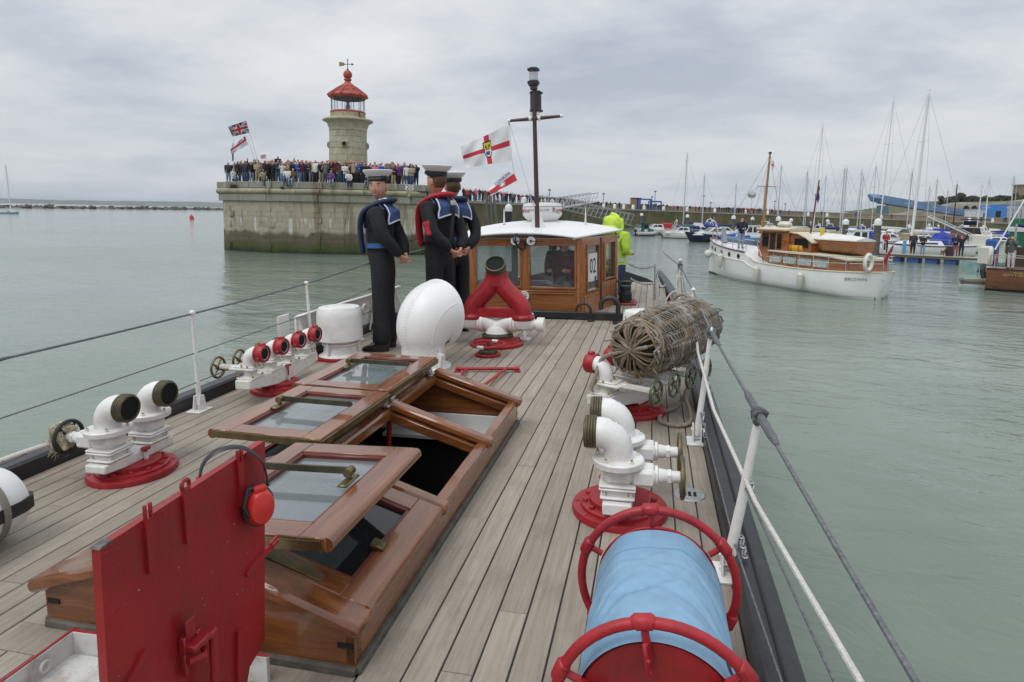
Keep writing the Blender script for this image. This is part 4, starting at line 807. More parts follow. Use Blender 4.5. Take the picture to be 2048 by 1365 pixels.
mb=MB(); q=(a+c)/2+V((0,0,.5)); mb.box((0,0,0),(Lp,.1,.18),TR(q.x,q.y,q.z,math.atan2(dv.y,dv.x))); mb.box((0,1.8,0),(Lp,.1,.18),TR(q.x,q.y,q.z,math.atan2(dv.y,dv.x))); part('side_beam',mb,mat('pontoon_beam',(.14,.12,.09),.9),po_,0)
for k in range(7):
 q=a+dv*(Lp*(k+.5)/7)+nv*.9+V((0,0,.16)); mb=MB(); mb.box((0,0,0),(Lp/7-.42,1.7,.62),TR(q.x,q.y,q.z,math.atan2(dv.y,dv.x)),.05); part('float',mb,M_float,po_)
def on_pont(px,o=.7): 
 v=ray(px,500); w=a-CAMPOS; den_=v.x*dv.y-v.y*dv.x; tt=(w.x*dv.y-w.y*dv.x)/den_; q=CAMPOS+v*tt; return V((q.x,q.y,WATER+.65))+nv*o
q=on_pont(1764); A=T('service_post','white service post with dark panel on the near pontoon','post',q); mb=MB(); mb.box((q.x,q.y,q.z+.5),(.28,.28,1.0),b=.03); part('post',mb,M_gel,A); mb=MB(); mb.box((q.x,q.y-.145,q.z+.55),(.12,.02,.6)); part('panel',mb,M_navy,A)
q=on_pont(1804,.9); A=T('blue_post','light blue post standing on the pontoon by the yacht bow','post',q); mb=MB(); mb.box((q.x,q.y,q.z+.55),(.22,.22,1.1),b=.03); part('post',mb,mat('post_light_blue',(.10,.33,.68),.5),A); mb=MB(); mb.box((q.x,q.y,q.z+1.13),(.26,.26,.06)); part('cap',mb,M_gel,A)
q=on_pont(1897); A=T('wheelie_bin','dark upright box standing beside the dog on the pontoon','bin',q); mb=MB(); mb.box((q.x,q.y,q.z+.38),(.42,.4,.76),b=.03); part('body',mb,mat('dark_box',(.03,.03,.038),.6),A); mb=MB(); mb.box((q.x,q.y,q.z+.79),(.46,.44,.05),b=.01); part('lid',mb,M_signk,A)
PONT={px: on_pont(px) for px in (1767,1822,1842,1885,1908,1920)}
# ------------------------------------------------------------------ people
def skin(nodes,edges,sub=1,root='pelvis'):
 """One continuous body grown round a skeleton. nodes: name -> (pos, radius); edges: (a, b, region). Returns verts, faces, region per face."""
 names=list(nodes); ix={n: i for i,n in enumerate(names)}
 me=bpy.data.meshes.new('skeleton'); bm=bmesh.new(); ly=bm.verts.layers.skin.verify(); vs=[]
 for n in names:
  v=bm.verts.new(nodes[n][0]); r=nodes[n][1]; v[ly].radius=(r,r) if not isinstance(r,(tuple,list)) else r; v[ly].use_root=(n== root); vs.append(v)
 for a,b_,_ in edges: bm.edges.new((vs[ix[a]],vs[ix[b_]]))
 bm.to_mesh(me); bm.free(); o=bpy.data.objects.new('skeleton',me); COL.objects.link(o)
 sk=o.modifiers.new('skin','SKIN'); sk.use_smooth_shade=True
 if sub: sb=o.modifiers.new('sub','SUBSURF'); sb.levels=sub; sb.render_levels=sub
 dg=bpy.context.evaluated_depsgraph_get(); dg.update(); ev_=o.evaluated_get(dg); m2=ev_.to_mesh()
 V_=[v.co.copy() for v in m2.vertices]; F2=[tuple(p.vertices) for p in m2.polygons]; C2=[p.center.copy() for p in m2.polygons]; ev_.to_mesh_clear(); bpy.data.objects.remove(o); bpy.data.meshes.remove(me)
 reg=[]
 seg=[(V(nodes[a][0]),V(nodes[b_][0]),(nodes[a][1] if not isinstance(nodes[a][1],(tuple,list)) else max(nodes[a][1])),(nodes[b_][1] if not isinstance(nodes[b_][1],(tuple,list)) else max(nodes[b_][1])),r) for a,b_,r in edges]
 for c in C2:
  best,br_=1e9,None
  for a,b_,ra,rb_,r in seg:
   d=b_-a; k=max(0,min(1,(c-a).dot(d)/max(1e-9,d.length_squared))); q=(c-a-d*k).length/(ra+(rb_-ra)*k)
   if q<best: best,br_=q,r
  reg.append(br_)
 return V_,F2,reg
def skeleton(H=1.72,arms=('down','down'),legs='stand',lean=0.0,girth=1.0,headturn=0.0,skirt=False):
 """Standing figure facing -y; +x is its left."""
 s=H/1.72; g=girth; Nn={}; E_=[]
 def n(k,p,r): Nn[k]=(V(p)*s,r*s)
 ly= lambda z:-lean*max(0,z-.9)
 n('pelvis',(0,.01,.93),.135*g); n('spine',(0,.01+ly(1.1),1.1),.125*g); n('chest',(0,.01+ly(1.3),1.3),.15*g); n('neck',(0,.015+ly(1.47),1.47),.058); n('head',(0,-.005+ly(1.56),1.565),.076); n('brow',(0,-.01+ly(1.64),1.645),.092); n('crown',(0,.0+ly(1.7),1.70),.062)
 E_+= [('pelvis','spine','top'),('spine','chest','top'),('chest','neck','top'),('neck','head','skin'),('head','brow','skin'),('brow','crown','hair')]
 for sx,nm,arm in ((1,'l',arms[0]),(-1,'r',arms[1])):
  sh=V((sx*.175*g,.01+ly(1.41),1.41)); y0=sh.y
  P={'down': ((.23,y0+.03,1.13),(.235,y0-.05,.88)),'front': ((.235,y0+.02,1.15),(.06,y0-.24,1.12)),'up': ((.30,y0-.08,1.62),(.33,y0-.12,1.88)),'photo': ((.26,y0-.10,1.24),(.09,y0-.24,1.56)),'wave': ((.36,y0-.05,1.52),(.47,y0-.12,1.77)),'hip': ((.33,y0+.06,1.18),(.17,y0-.08,1.0)),'back': ((.235,y0+.13,1.13),(.04,y0+.19,.97)),'point': ((.30,y0-.16,1.42),(.36,y0-.42,1.5)),'knee': ((.22,y0-.1,1.16),(.14,y0-.3,1.02)),'rest': ((.25,y0-.05,1.14),(.14,y0-.27,1.2))}[arm]
  e=V((sx*P[0][0],P[0][1],P[0][2])); w=V((sx*P[1][0],P[1][1],P[1][2])); h=w+(w-e).normalized()*.10
  n('sh' +nm,sh,.072*g); n('el' +nm,e,.05*g); n('wr' +nm,w,.036); n('hd' +nm,h,.036)
  E_+= [('chest','sh' +nm,'top'),('sh' +nm,'el' +nm,'top'),('el' +nm,'wr' +nm,'top'),('wr' +nm,'hd' +nm,'skin')]
  hp=V((sx*.085,.01,.86)); sp=sx*.1
  if legs== 'stand': kn,an,to=V((sp,-.01,.48)),V((sp,.02,.09)),V((sp*1.25,-.13,.045))
  elif legs== 'walk': kn,an,to=(V((sp,-.14,.49)),V((sp,-.13,.10)),V((sp,-.28,.06))) if sx>0 else (V((sp,.04,.47)),V((sp,.26,.13)),V((sp,.16,.045)))
  else: kn,an,to=V((sp*1.1,-.42,.93)),V((sp*1.1,-.44,.50)),V((sp*1.1,-.58,.44))
  n('hp' +nm,hp,.095*g); n('kn' +nm,kn,.068*g if not skirt else .12); n('an' +nm,an,.052); n('to' +nm,to,.04)
  E_+= [('pelvis','hp' +nm,'leg'),('hp' +nm,'kn' +nm,'leg'),('kn' +nm,'an' +nm,'leg'),('an' +nm,'to' +nm,'shoe')]
 return Nn,E_
REG={'skin': 0,'top': 1,'leg': 2,'hair': 3,'shoe': 4,'trim': 5}
def body_mesh(name,sk,sub=1,hat=False,hood=False):
 vs,fs,rg=skin(*sk,sub=sub); me=bpy.data.meshes.new(name); me.from_pydata([tuple(v) for v in vs],[],fs)
 Z={k: v[0] for k,v in sk[0].items()}; hz=Z['brow']; mi=[]
 for f,r in zip(fs,rg):
  c=sum((vs[i] for i in f),V())/len(f)
  if r in ('skin','hair') and c.z>Z['neck'].z+.05 and (c-hz).length<.22:
   d=c-hz
   r= 'hair' if (d.z>(.035 if not hat else -.005) or (d.y>.02 and d.z>-.10)) else 'skin'
   if hood: r= 'hair' if d.y>-.06 or d.z>.05 else 'skin'
  mi.append(REG[r])
 for _ in range(6): me.materials.append(M_white)
 me.polygons.foreach_set('material_index',mi); me.polygons.foreach_set('use_smooth',[True]*len(fs)); me.update(); return me
MSK=[mat('skin_tone_%d' % i,c_,.55,vs=30,var=.06) for i,c_ in enumerate(((.52,.27,.185),(.45,.22,.145),(.30,.15,.09)))]
cloth= lambda nm,c_: mat('cloth_' +nm.replace(' ','_'),c_,.85,vs=14,var=.22)
TOPC={'black': (.012,.012,.014),'navy': (.014,.02,.055),'charcoal': (.035,.036,.04),'grey': (.17,.175,.18),'red': (.42,.02,.03),'white': (.62,.62,.61),'beige': (.36,.29,.20),'purple': (.12,.05,.20),'light blue': (.28,.42,.56),'royal blue': (.03,.08,.36),'olive': (.075,.075,.035),'brown': (.10,.06,.035),'pink': (.52,.11,.20),'maroon': (.11,.012,.03),'teal': (.03,.22,.25),'lime': (.52,.75,.03),'orange': (.55,.16,.03)}
LEGC={'jeans': (.055,.085,.15),'black trousers': (.013,.013,.015),'grey trousers': (.16,.16,.165),'beige trousers': (.34,.28,.20),'navy trousers': (.015,.02,.045),'pale jeans': (.20,.27,.36)}
HAIRC={'dark hair': (.018,.013,.010),'brown hair': (.06,.035,.02),'fair hair': (.34,.24,.12),'grey hair': (.34,.33,.32),'white hair': (.6,.59,.57),'black cap': (.012,.012,.013),'white cap': (.62,.62,.60),'red cap': (.4,.02,.03),'auburn hair': (.14,.045,.02)}
M_shoe=mat('dark_shoe',(.018,.016,.015),.5)
POSES={'hands clasped': (('front','front'),'stand'),'arms down': (('down','down'),'stand'),'taking pictures': (('photo','photo'),'stand'),'waving': (('wave','down'),'stand'),'arms raised': (('up','up'),'stand'),'hand on hip': (('hip','front'),'stand'),'pointing': (('point','down'),'stand'),'walking': (('down','front'),'walk'),'seated': (('knee','rest'),'sit'),'hands behind': (('back','back'),'stand')}
BM={}
for pn_,(ar,lg) in POSES.items():
 BM[pn_]=[body_mesh('person',skeleton(1.72,ar,lg,.06 if k else .0,1.12+.18*k)) for k in range(2)]
used=set()
def person(p,rz,top,leg,hair,pose,where,group,H=1.72,sk=0,tail=''):
 lab= 'person in %s and %s, %s, %s, %s' % (top,leg,hair,pose,where)
 if lab in used or len(lab.split())>16: return None
 used.add(lab)
 o=link('person',BM[pose][(len(used)) % 2],None); o.location=p; o.rotation_euler=(0,0,rz); k=H/1.72; o.scale=(k,k,k)
 tag(o,lab,'person',group)
 for i,mm in enumerate((MSK[sk],cloth(top,TOPC[top]),cloth(leg,LEGC[leg]),cloth(hair,HAIRC[hair]),M_shoe,MSK[sk])):
  o.material_slots[i].link= 'OBJECT'; o.material_slots[i].material=mm
 return o
pr_=random.Random(21)
TOPW=['black']*8+['navy']*5+['charcoal']*4+['grey']*4+['red']*2+['white']*5+['beige']*5+['light blue','purple']+['purple','light blue','royal blue','royal blue','olive','olive','brown','brown','pink','maroon','maroon','teal','lime'][0:12]
LEGW=['jeans']*4+['black trousers']*5+['grey trousers']*2+['beige trousers']*2+['navy trousers']*2+['pale jeans']
HAIRW=['dark hair']*4+['brown hair']*5+['fair hair']*3+['grey hair']*4+['white hair']*2+['black cap']*2+['white cap','red cap','auburn hair']
STW=['hands clasped']*5+['arms down']*4+['taking pictures']*5+['waving']+['hand on hip']*2+['pointing']
def face_cam(p,j=.5): d=CAMPOS-p; return math.atan2(d.y,d.x)+pi/2+pr_.uniform(-j,j)
DARKT=['black']*9+['navy']*7+['charcoal']*6+['red']*3+['maroon','white','royal blue','grey','brown','olive','pink']; DARKL=['black trousers']*6+['navy trousers']*4+['jeans']*4+['grey trousers','beige trousers']
def anyone(p,where,group,poses=STW,j=.5,rz=None):
 for _ in range(60):
  o=person(p,face_cam(p,j) if rz is None else rz,pr_.choice(TOPW if group is G1 else DARKT),pr_.choice(LEGW if group is G1 else DARKL),pr_.choice(HAIRW),pr_.choice(poses),where,group,pr_.uniform(1.60,1.86)*(1.0 if group is G1 else 1.06),pr_.choice((0,0,0,1,1,2)))
  if o: return o
MODE[0]= 'world'
ZW=[(470,'at the pier head tip'),(540,'on the pier head left'),(600,'well left of the lighthouse'),(662,'just left of the lighthouse'),(735,'below the lighthouse'),(790,'just right of the lighthouse'),(900,'at the pier head right')]
def zone(px):
 for lim,w_ in ZW:
  if px<lim: return w_
 return ZW[-1][1]
G1= 'onlookers crowding the pier head'
def head_edge(px,o):
 v=ray(px,390); q=inset(o,3.28); best=None
 for a,c in zip(q[:9],q[1:9]):
  e=c-a; den_=v.x*e.y-v.y*e.x
  if abs(den_)<1e-9: continue
  w=a-CAMPOS; s_=(w.x*v.y-w.y*v.x)/den_; tt=(w.x*e.y-w.y*e.x)/den_
  if -.01 <= s_ <= 1.01 and tt>0 and (best is None or tt<best[0]): best=(tt,a.lerp(c,s_))
 return best[1] if best else None
for row,(o_,step,x0,x1) in enumerate(((0.42,9.5,450,832),(1.05,8.5,454,838),(1.8,8.0,464,840))):
 px=x0
 while px<x1:
  p=head_edge(px,o_)
  if p:
   if row== 0 and pr_.random()<.36:
    s_=head_edge(px,.14); q=anyone(V((s_.x,s_.y,3.46-.80)),zone(px),G1,['seated'],.7)
   else:
    q=anyone(V((p.x,p.y,3.28+(.16 if row== 2 else 0)+pr_.uniform(0,.08))),zone(px),G1,STW if px>520 else STW+['waving']*6+['arms raised']*5)
  px+= step*pr_.uniform(.75,1.3)*(1.25 if px>745 else 1)
for px,py in ((557,309),(577,320),(634,322),(757,326),(777,328)):     # a few standing higher behind the rest
 p=head_edge(px,2.4); dd=(p-CAMPOS).dot(FH); anyone(V((p.x,p.y,pix(px,py,dd).z-1.74)),zone(px)+ ' raised',G1)
# walkers and watchers along the quay
QZ=[(960,'on the quay beside the sailors'),(1012,'behind the small lower flag'),(1070,'just left of the mast'),(1130,'just right of the mast'),(1200,'on the quay above the gangway'),(1256,'just right of the gangway'),(1330,'by the blue arches'),(1400,'right of the blue arches'),(1480,'above the navy speedboat'),(1545,'behind the wooden mast'),(1640,'right of the wooden mast'),(2100,'on the far right quay')]
def qzone(px):
 for lim,w_ in QZ:
  if px<lim: return w_
G2= 'people along the quay'
def qcrowd(x0,x1,step,oi,poses=STW):
 px=x0
 while px<x1:
  p=qpoint(px,pr_.uniform(*oi))
  if p: anyone(p,qzone(px),G2,poses,1.1)
  px+= step*pr_.uniform(.6,1.5)
WK=STW+['walking']*6
qcrowd(918,1112,6.6,(.5,2.6)); qcrowd(930,1100,10,(2.5,5)); qcrowd(1106,1196,4.2,(1.0,4.5),WK); qcrowd(1196,1246,7,(.6,3),WK); qcrowd(1280,1330,4.2,(.6,3),WK); qcrowd(1334,1362,9,(1,4),WK); qcrowd(1380,1425,8,(1,4),WK); qcrowd(1434,1476,4.5,(.6,3),WK); qcrowd(1470,1522,3.3,(.6,3),WK); qcrowd(1532,1562,6,(1,4),WK)
for px in (1578,1644,1648,1712,1716,1766,1784,1890,1893,1965,2010,2014,2025): 
 p=qpoint(px,pr_.uniform(1,4)); p and anyone(p,qzone(px),G2,WK,1.1)
# people on the pontoon
G3= 'people waiting on the pontoon'
def pperson(px,top,leg,hair,pose,where,H=1.75,j=.3):
 p=PONT[px]; return person(p,face_cam(p,j),top,leg,hair,pose,where,G3,H)
pperson(1767,'red','black trousers','grey hair','hands clasped','behind the white service post')
pperson(1822,'charcoal','black trousers','dark hair','arms down','mid pontoon',1.82)
pperson(1842,'black','pale jeans','brown hair','hands clasped','beside taller man on pontoon',1.66)
o=pperson(1908,'navy','beige trousers','white hair','hands clasped','right of the pontoon box',1.78)
o.material_slots[2].material=cloth('salmon shorts',(.36,.10,.075)); o['label']= 'person in navy jumper and salmon trousers standing right of the dark box on the pontoon'
pperson(1920,'black','navy trousers','brown hair','arms raised','at the pontoon right end',1.7)
# dog on the pontoon
p=PONT[1885]; D0={'hip': (V((0,.16,.36)),.085),'belly': (V((0,-.02,.38)),.09),'pelvis': (V((0,-.18,.40)),.105),'neck': (V((0,-.28,.52)),.06),'head': (V((0,-.34,.60)),.065),'nose': (V((0,-.46,.57)),.032),'tail1': (V((0,.28,.40)),.03),'tail2': (V((0,.42,.52)),.018)}
E0=[('pelvis','belly','top'),('belly','hip','top'),('pelvis','neck','top'),('neck','head','top'),('head','nose','top'),('hip','tail1','top'),('tail1','tail2','top')]
for s_,nm in ((1,'l'),(-1,'r')):
 for k,(q,r_) in {'f1': ((s_*.08,-.2,.24),.042),'f2': ((s_*.08,-.19,.05),.028)}.items(): D0[k+nm]=(V(q),r_)
 for k,(q,r_) in {'h1': ((s_*.09,.13,.24),.055),'h2': ((s_*.09,.24,.15),.03),'h3': ((s_*.09,.2,.03),.027)}.items(): D0[k+nm]=(V(q),r_)
 D0['ear' +nm]=(V((s_*.06,-.32,.66)),.02); E0+= [('pelvis','f1' +nm,'top'),('f1' +nm,'f2' +nm,'top'),('hip','h1' +nm,'top'),('h1' +nm,'h2' +nm,'top'),('h2' +nm,'h3' +nm,'top'),('head','ear' +nm,'top')]
vs,fs,rg=skin(D0,E0); me=bpy.data.meshes.new('dog'); me.from_pydata([tuple(v) for v in vs],[],fs); me.materials.append(mat('dog_ginger',(.20,.085,.03),.9,vs=30,var=.3)); me.polygons.foreach_set('use_smooth',[True]*len(fs))
o=link('dog',me,None); o.location=p; o.rotation_euler=(0,0,face_cam(p,.1)+.5); tag(o,'ginger dog standing on the pontoon beside the dark box','dog')

# ------------------------------------------------------------------ flags on the pier head
def flag(root,TL,TR_,BL,BR,fn,mats,nu=54,nv=34,wave=.05,cyc=2.2,ph=0.0,nm='cloth'):
 TL,TR_,BL,BR=V(TL),V(TR_),V(BL),V(BR); n_=(TR_-TL).cross(BL-TL).normalized(); mb=MB()
 def P(u,v):
  q=(TL.lerp(TR_,u)).lerp(BL.lerp(BR,u),v); return q+n_*wave*(sin((u*cyc+v*.5)*2*pi+ph)+.4*sin((u*cyc*1.9-v*1.1)*2*pi+1+ph))*(.35+.65*u if True else 1)
 mb.grid(nu,nv,P,mfn=fn); return part(nm,mb,mats,root,60)
FW,FR,FB=mat('flag_white',(.70,.70,.72),.8,var=.04),mat('flag_red',(.50,.03,.045),.8,var=.06),mat('flag_blue',(.02,.04,.20),.8,var=.08); FK=mat('flag_black',(.02,.02,.022),.8); FY=mat('flag_yellow',(.70,.52,.03),.8,var=.05); FP=mat('flag_purple',(.13,.06,.22),.8)
def union(u,v):
 x,y=u-.5,(v-.5)*.6
 if abs(x)<.06 or abs(y)<.06: return 1
 if abs(x)<.1 or abs(y)<.1: return 0
 d1=abs(y-x*.6)/1.166; d2=abs(y+x*.6)/1.166
 if min(d1,d2)<.020: return 1
 if min(d1,d2)<.058: return 0
 return 2
# ================================================================== the fire boat's own deck (boat frame: x right, y along the deck, z = 0 deck)
MODE[0]= 'boat'
XL,XR=-3.41,0.315
dk=T('deck','grey weathered planked deck of the fire boat',None,(-1.55,3.5,0)); tag(dk,kind='structure')
SX0,SX1,SY0,SY1=-2.105,-0.897,1.675,4.085      # skylight footprint
mb=MB()
for (x0,x1,y0,y1) in ((XL-.1,SX0+.03,-1,9.0),(SX1-.03,XR+.1,-1,9.0),(-3.1,0.2,9.0,11.2),(-2.7,-.15,11.2,13),(SX0+.03,SX1-.03,-1,SY0+.03),(SX0+.03,SX1-.03,SY1-.03,8.8)):
 mb.box(((x0+x1)/2,(y0+y1)/2,-.026),(x1-x0,y1-y0,.03))
part('caulking',mb,M_caulk,dk,0)
edges=[SX1,SX1+.142]
while edges[-1]<XR: edges.append(min(XR,edges[-1]+.1085))
if edges[-1]-edges[-2]<.04: edges.pop(-2)
xe=SX1
le=[SX1]
while le[-1]>XL: le.append(max(XL,le[-1]-.110))
strips=sorted(set([(edges[i],edges[i+1]) for i in range(len(edges)-1)]+[(le[i+1],le[i]) for i in range(len(le)-1)]))
rk=random.Random(4)
def plank(x0,x1,y0,y1):
 g=.0036; w,ln=x1-x0-2*g,y1-y0-.003; mb=MB(); nseg=max(1,int(ln/.8)); cx_=0
 pr=[(-w/2,-.018),(-w/2,-.0016),(-w/2+.002,0),(w/2-.002,0),(w/2,-.0016),(w/2,-.018)]
 rs=[]
 for i in range(nseg+1):
  y=-ln/2+ln*i/nseg; j=rk.uniform(-.0009,.0009) if 0<i<nseg else 0; rs.append([V((x+j,y,z)) for x,z in pr])
 mb.rings(rs); me=mesh('plank',mb,M_deck,smooth=0); o=link('plank',me,dk); o.location=V(((x0+x1)/2,(y0+y1)/2,rk.uniform(-.0008,.0006)))-V((-1.55,3.5,0))
def run(x0,x1,y0,y1):
 y=y0
 while y<y1-.01:
  e=min(y1,y+rk.uniform(2.2,4.4))
  if y1-e<.7: e=y1
  plank(x0,x1,y,e); y=e
MX=max(e for e in le if e<SX0-.07)
for x0,x1 in strips:
 ye=8.30 if x0<-.97 else 13.0
 while ye>8.5 and x1>XR-.012*(ye-8.5) ** 1.7+.01: ye -= .1
 if x1>MX+.005 and x0<SX1-.01:      # planks that butt against the skylight margin
  run(x0,x1,-.8,SY0-.14); run(x0,x1,SY1+.11,ye)
 else: run(x0,x1,-.8,ye)
for (x0,x1,y0,y1) in ((MX,SX1+.0,SY0-.14,SY0-.006),(MX,SX1+.0,SY1+.006,SY1+.11),(MX,SX0-.006,SY0-.006,SY1+.006)): plank(x0,x1,y0,y1)
# hull, kerbs, bulwark
fb=T('fire_boat','dark hulled fire boat carrying the planked deck, with low black kerbs','boat',(-1.55,3.5,-1.9))
def half(y): return 1.98*max(.05,1-max(0,(y-9.5)/8.0) ** 2.2-max(0,(-y-3)/9) ** 2) 
ysH=[-10,-7,-4,0,4,8,9.5,11,12.5,14,15.5,16.8]
mb=MB(); rs=[]
for y in ysH:
 h_=half(y); c_=-1.55; rs.append([V((c_-h_,y,-.03)),V((c_-h_*.98,y,-1.2)),V((c_-h_*.7,y,-2.6)),V((c_+h_*.7,y,-2.6)),V((c_+h_*.98,y,-1.2)),V((c_+h_,y,-.03))])
mb.rings(rs,closed=False); part('hull',mb,M_black,fb,30)
def kerb(sgn):
 mb=MB(); rs=[]
 for y in [-1.5+.5*k for k in range(33)]:
  xi=(XR+.0 if sgn>0 else XL-.0); sw=max(0,y-8.5); xi=xi-sgn*.012*sw ** 1.7; a=.02
  rs.append([V((xi,y,-.03)),V((xi,y,.085)),V((xi+sgn*.018,y,.10)),V((xi+sgn*.115,y,.10)),V((xi+sgn*.135,y,.08)),V((xi+sgn*.14,y,-.25))])
 mb.rings(rs); part('kerb',mb,M_black,fb,25)
kerb(1); kerb(-1)
mb=MB(); mb.tube([(XR+.075,y,.105) for y in (-1.5,2,4,8)],.006,5); part('kerb_bead',mb,M_rubber,fb)
# steel bulwark panel at the left with its stays
mb=MB(); mb.box((-3.45,6.75,.235),(.02,2.55,.43),b=.006); part('bulwark_panel',mb,M_white,fb)
mb=MB(); mb.box((-3.42,6.75,.452),(.05,2.55,.02),b=.006); part('bulwark_cap',mb,M_white,fb)
for y in (5.52,6.55,7.15,7.95): mb=MB(); mb.rings([[V((-3.44,y-.012,z)) for z in (0.0,.42)]+[V((-3.28,y-.012,0.0))],[V((-3.44,y+.012,z)) for z in (0.0,.42)]+[V((-3.28,y+.012,0.0))]]); mb.box((-3.34,y,.008),(.18,.10,.016),b=.004); part('bulwark_stay',mb,M_white,fb)
mb=MB(); mb.cyl((-3.43,6.8,.33),(-3.36,6.8,.33),.03,n=10); mb.torus(.05,.014,16,6,frame((-3.35,6.8,.33),(1,0,0))); part('bulwark_fitting',mb,M_white,fb)
# stern deck edge strip in red and scupper plate
mb=MB()
for k in range(8):
 y0=8.6+k*.55
mb.tube([(XR-.012*max(0,y-8.5) ** 1.7-.02,y,.108) for y in (9.0,9.6,10.3)],.016,6); part('red_edge_strip',mb,M_red,fb)
mb=MB(); X=TR(.196,3.19,.001); mb.lathe([(0,.004),(.075,.004),(.08,0)],24,X); part('scupper_plate',mb,M_steel,fb)
for k in (-1,0,1): mb=MB(); mb.box((.196+k*.026,3.19,.0055),(.016,.05,.003),b=.001); part('scupper_slot',mb,M_dark,fb)

# ------------------------------------------------------------------ engine room skylight
sk=T('skylight','varnished mahogany engine room skylight with its hinged windows folded open','skylight',(-1.5,2.9,0))
X0,X1,XM,ZE,ZR=-2.10,-0.90,-1.5,.150,.335
BY=[1.675,2.49,3.285,4.085]
def slope(x): return ZR-(ZR-ZE)*abs(x-XM)/.6
mb=MB()
for a,c in (((X0,SY0),(X1,SY0)),((X1,SY0),(X1,SY1)),((X1,SY1),(X0,SY1)),((X0,SY1),(X0,SY0))):
 a,c=V((*a,.014)),V((*c,.014)); mb.beam(a,c,.032,.030,bev=.005)
part('base_strip',mb,mat('wet_grey_wood',(.105,.095,.075),.8,vs=10,var=.4,bump=.3,bs=30),sk)
for x,nm in ((X0+.018,'side_board'),(X1-.018,'side_board')): mb=MB(); mb.box((x,2.88,.095),(.036,2.41,.125),b=.004); part(nm,mb,M_mah,sk)
def gable(y,th):
 mb=MB(); P=[(X0,.03),(X1,.03),(X1,ZE),(XM,ZR),(X0,ZE)]; mb.rings([[V((x,y,z)) for x,z in P],[V((x,y+th,z)) for x,z in P]]); part('gable_board',mb,M_mahx,sk)
gable(SY0,.04); gable(SY1-.04,.04)
for s in (-1,1):                                # black dovetail keys at the corners
 mb=MB(); mb.box((XM+s*.565,SY0-.0015,.095),(.052,.004,.017)); part('corner_key',mb,M_dark,sk)
mb=MB(); mb.box((XM,2.88,ZR-.03),(.085,2.42,.07),b=.012); part('ridge_beam',mb,M_mah,sk)
for x in (X0+.022,X1-.022): mb=MB(); mb.box((x,2.88,ZE+.004),(.062,2.40,.03),b=.006); part('eave_rail',mb,M_mah,sk)
def rafter(y,s,w=.075,over=.035,zup=.018,hgt=.05,lower=True):
 a,c=V((XM+s*.02,y,ZR+zup)),V((XM+s*(.6+over),y,slope(XM+s*(.6+over))+zup))
 mb=MB(); d=(c-a).normalized(); mb.beam(a,c,w,hgt,bev=.014); part('rafter',mb,M_mahx,sk)
 if lower: mb=MB(); o=V((0,0,-.058)); mb.beam(a+o,c+o-d*.06,w*1.35,.05,bev=.004); part('rafter_rebate',mb,M_mahx,sk)
for y in (BY[1],BY[2]): rafter(y,1); rafter(y,-1)
rafter(BY[3]-.03,1,.085); rafter(BY[3]-.03,-1,.085)
rafter(BY[0]+.045,1,.15,.03,.012,.05,False); rafter(BY[0]+.045,-1,.15,.05,.012,.05,False)
# engine room below: white lining at the far end, black lining colour standing in for unlit depths
mb=MB(); mb.box((XM,SY1-.07,.0),(1.14,.02,.13)); part('far_lining',mb,M_inwhite,sk,0)
mb=MB(); mb.box((XM+.1,SY1-.13,-.075),(.85,.10,.022)); part('shelf',mb,M_inwhite,sk)
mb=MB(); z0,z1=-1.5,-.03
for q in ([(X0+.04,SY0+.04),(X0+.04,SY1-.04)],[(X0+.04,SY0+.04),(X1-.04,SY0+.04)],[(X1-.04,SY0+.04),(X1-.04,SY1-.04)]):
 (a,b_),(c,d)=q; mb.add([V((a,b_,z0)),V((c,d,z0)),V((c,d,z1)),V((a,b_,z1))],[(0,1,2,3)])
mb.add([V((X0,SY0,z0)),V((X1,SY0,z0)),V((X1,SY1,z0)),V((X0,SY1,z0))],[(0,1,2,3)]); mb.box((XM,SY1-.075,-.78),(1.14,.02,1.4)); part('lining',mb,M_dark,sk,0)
mb=MB(); mb.box((XM-.17,3.25,-.25),(.05,.05,.7)); mb.box((XM-.32,3.2,-.25),(.05,.05,.7)); part('ladder_post',mb,M_baregrey,sk)
mb=MB(); mb.tube([(XM-.08,3.35,-.6),(XM-.06,3.45,.2)],.016,8); part('red_pole',mb,M_red,sk)
mb=MB(); mb.box((X1-.06,2.85,.02),(.03,.07,.05),b=.004); part('catch',mb,M_brass,sk); mb=MB(); mb.box((X1-.07,3.92,-.02),(.03,.06,.07),b=.004); part('catch',mb,M_bronze,sk)
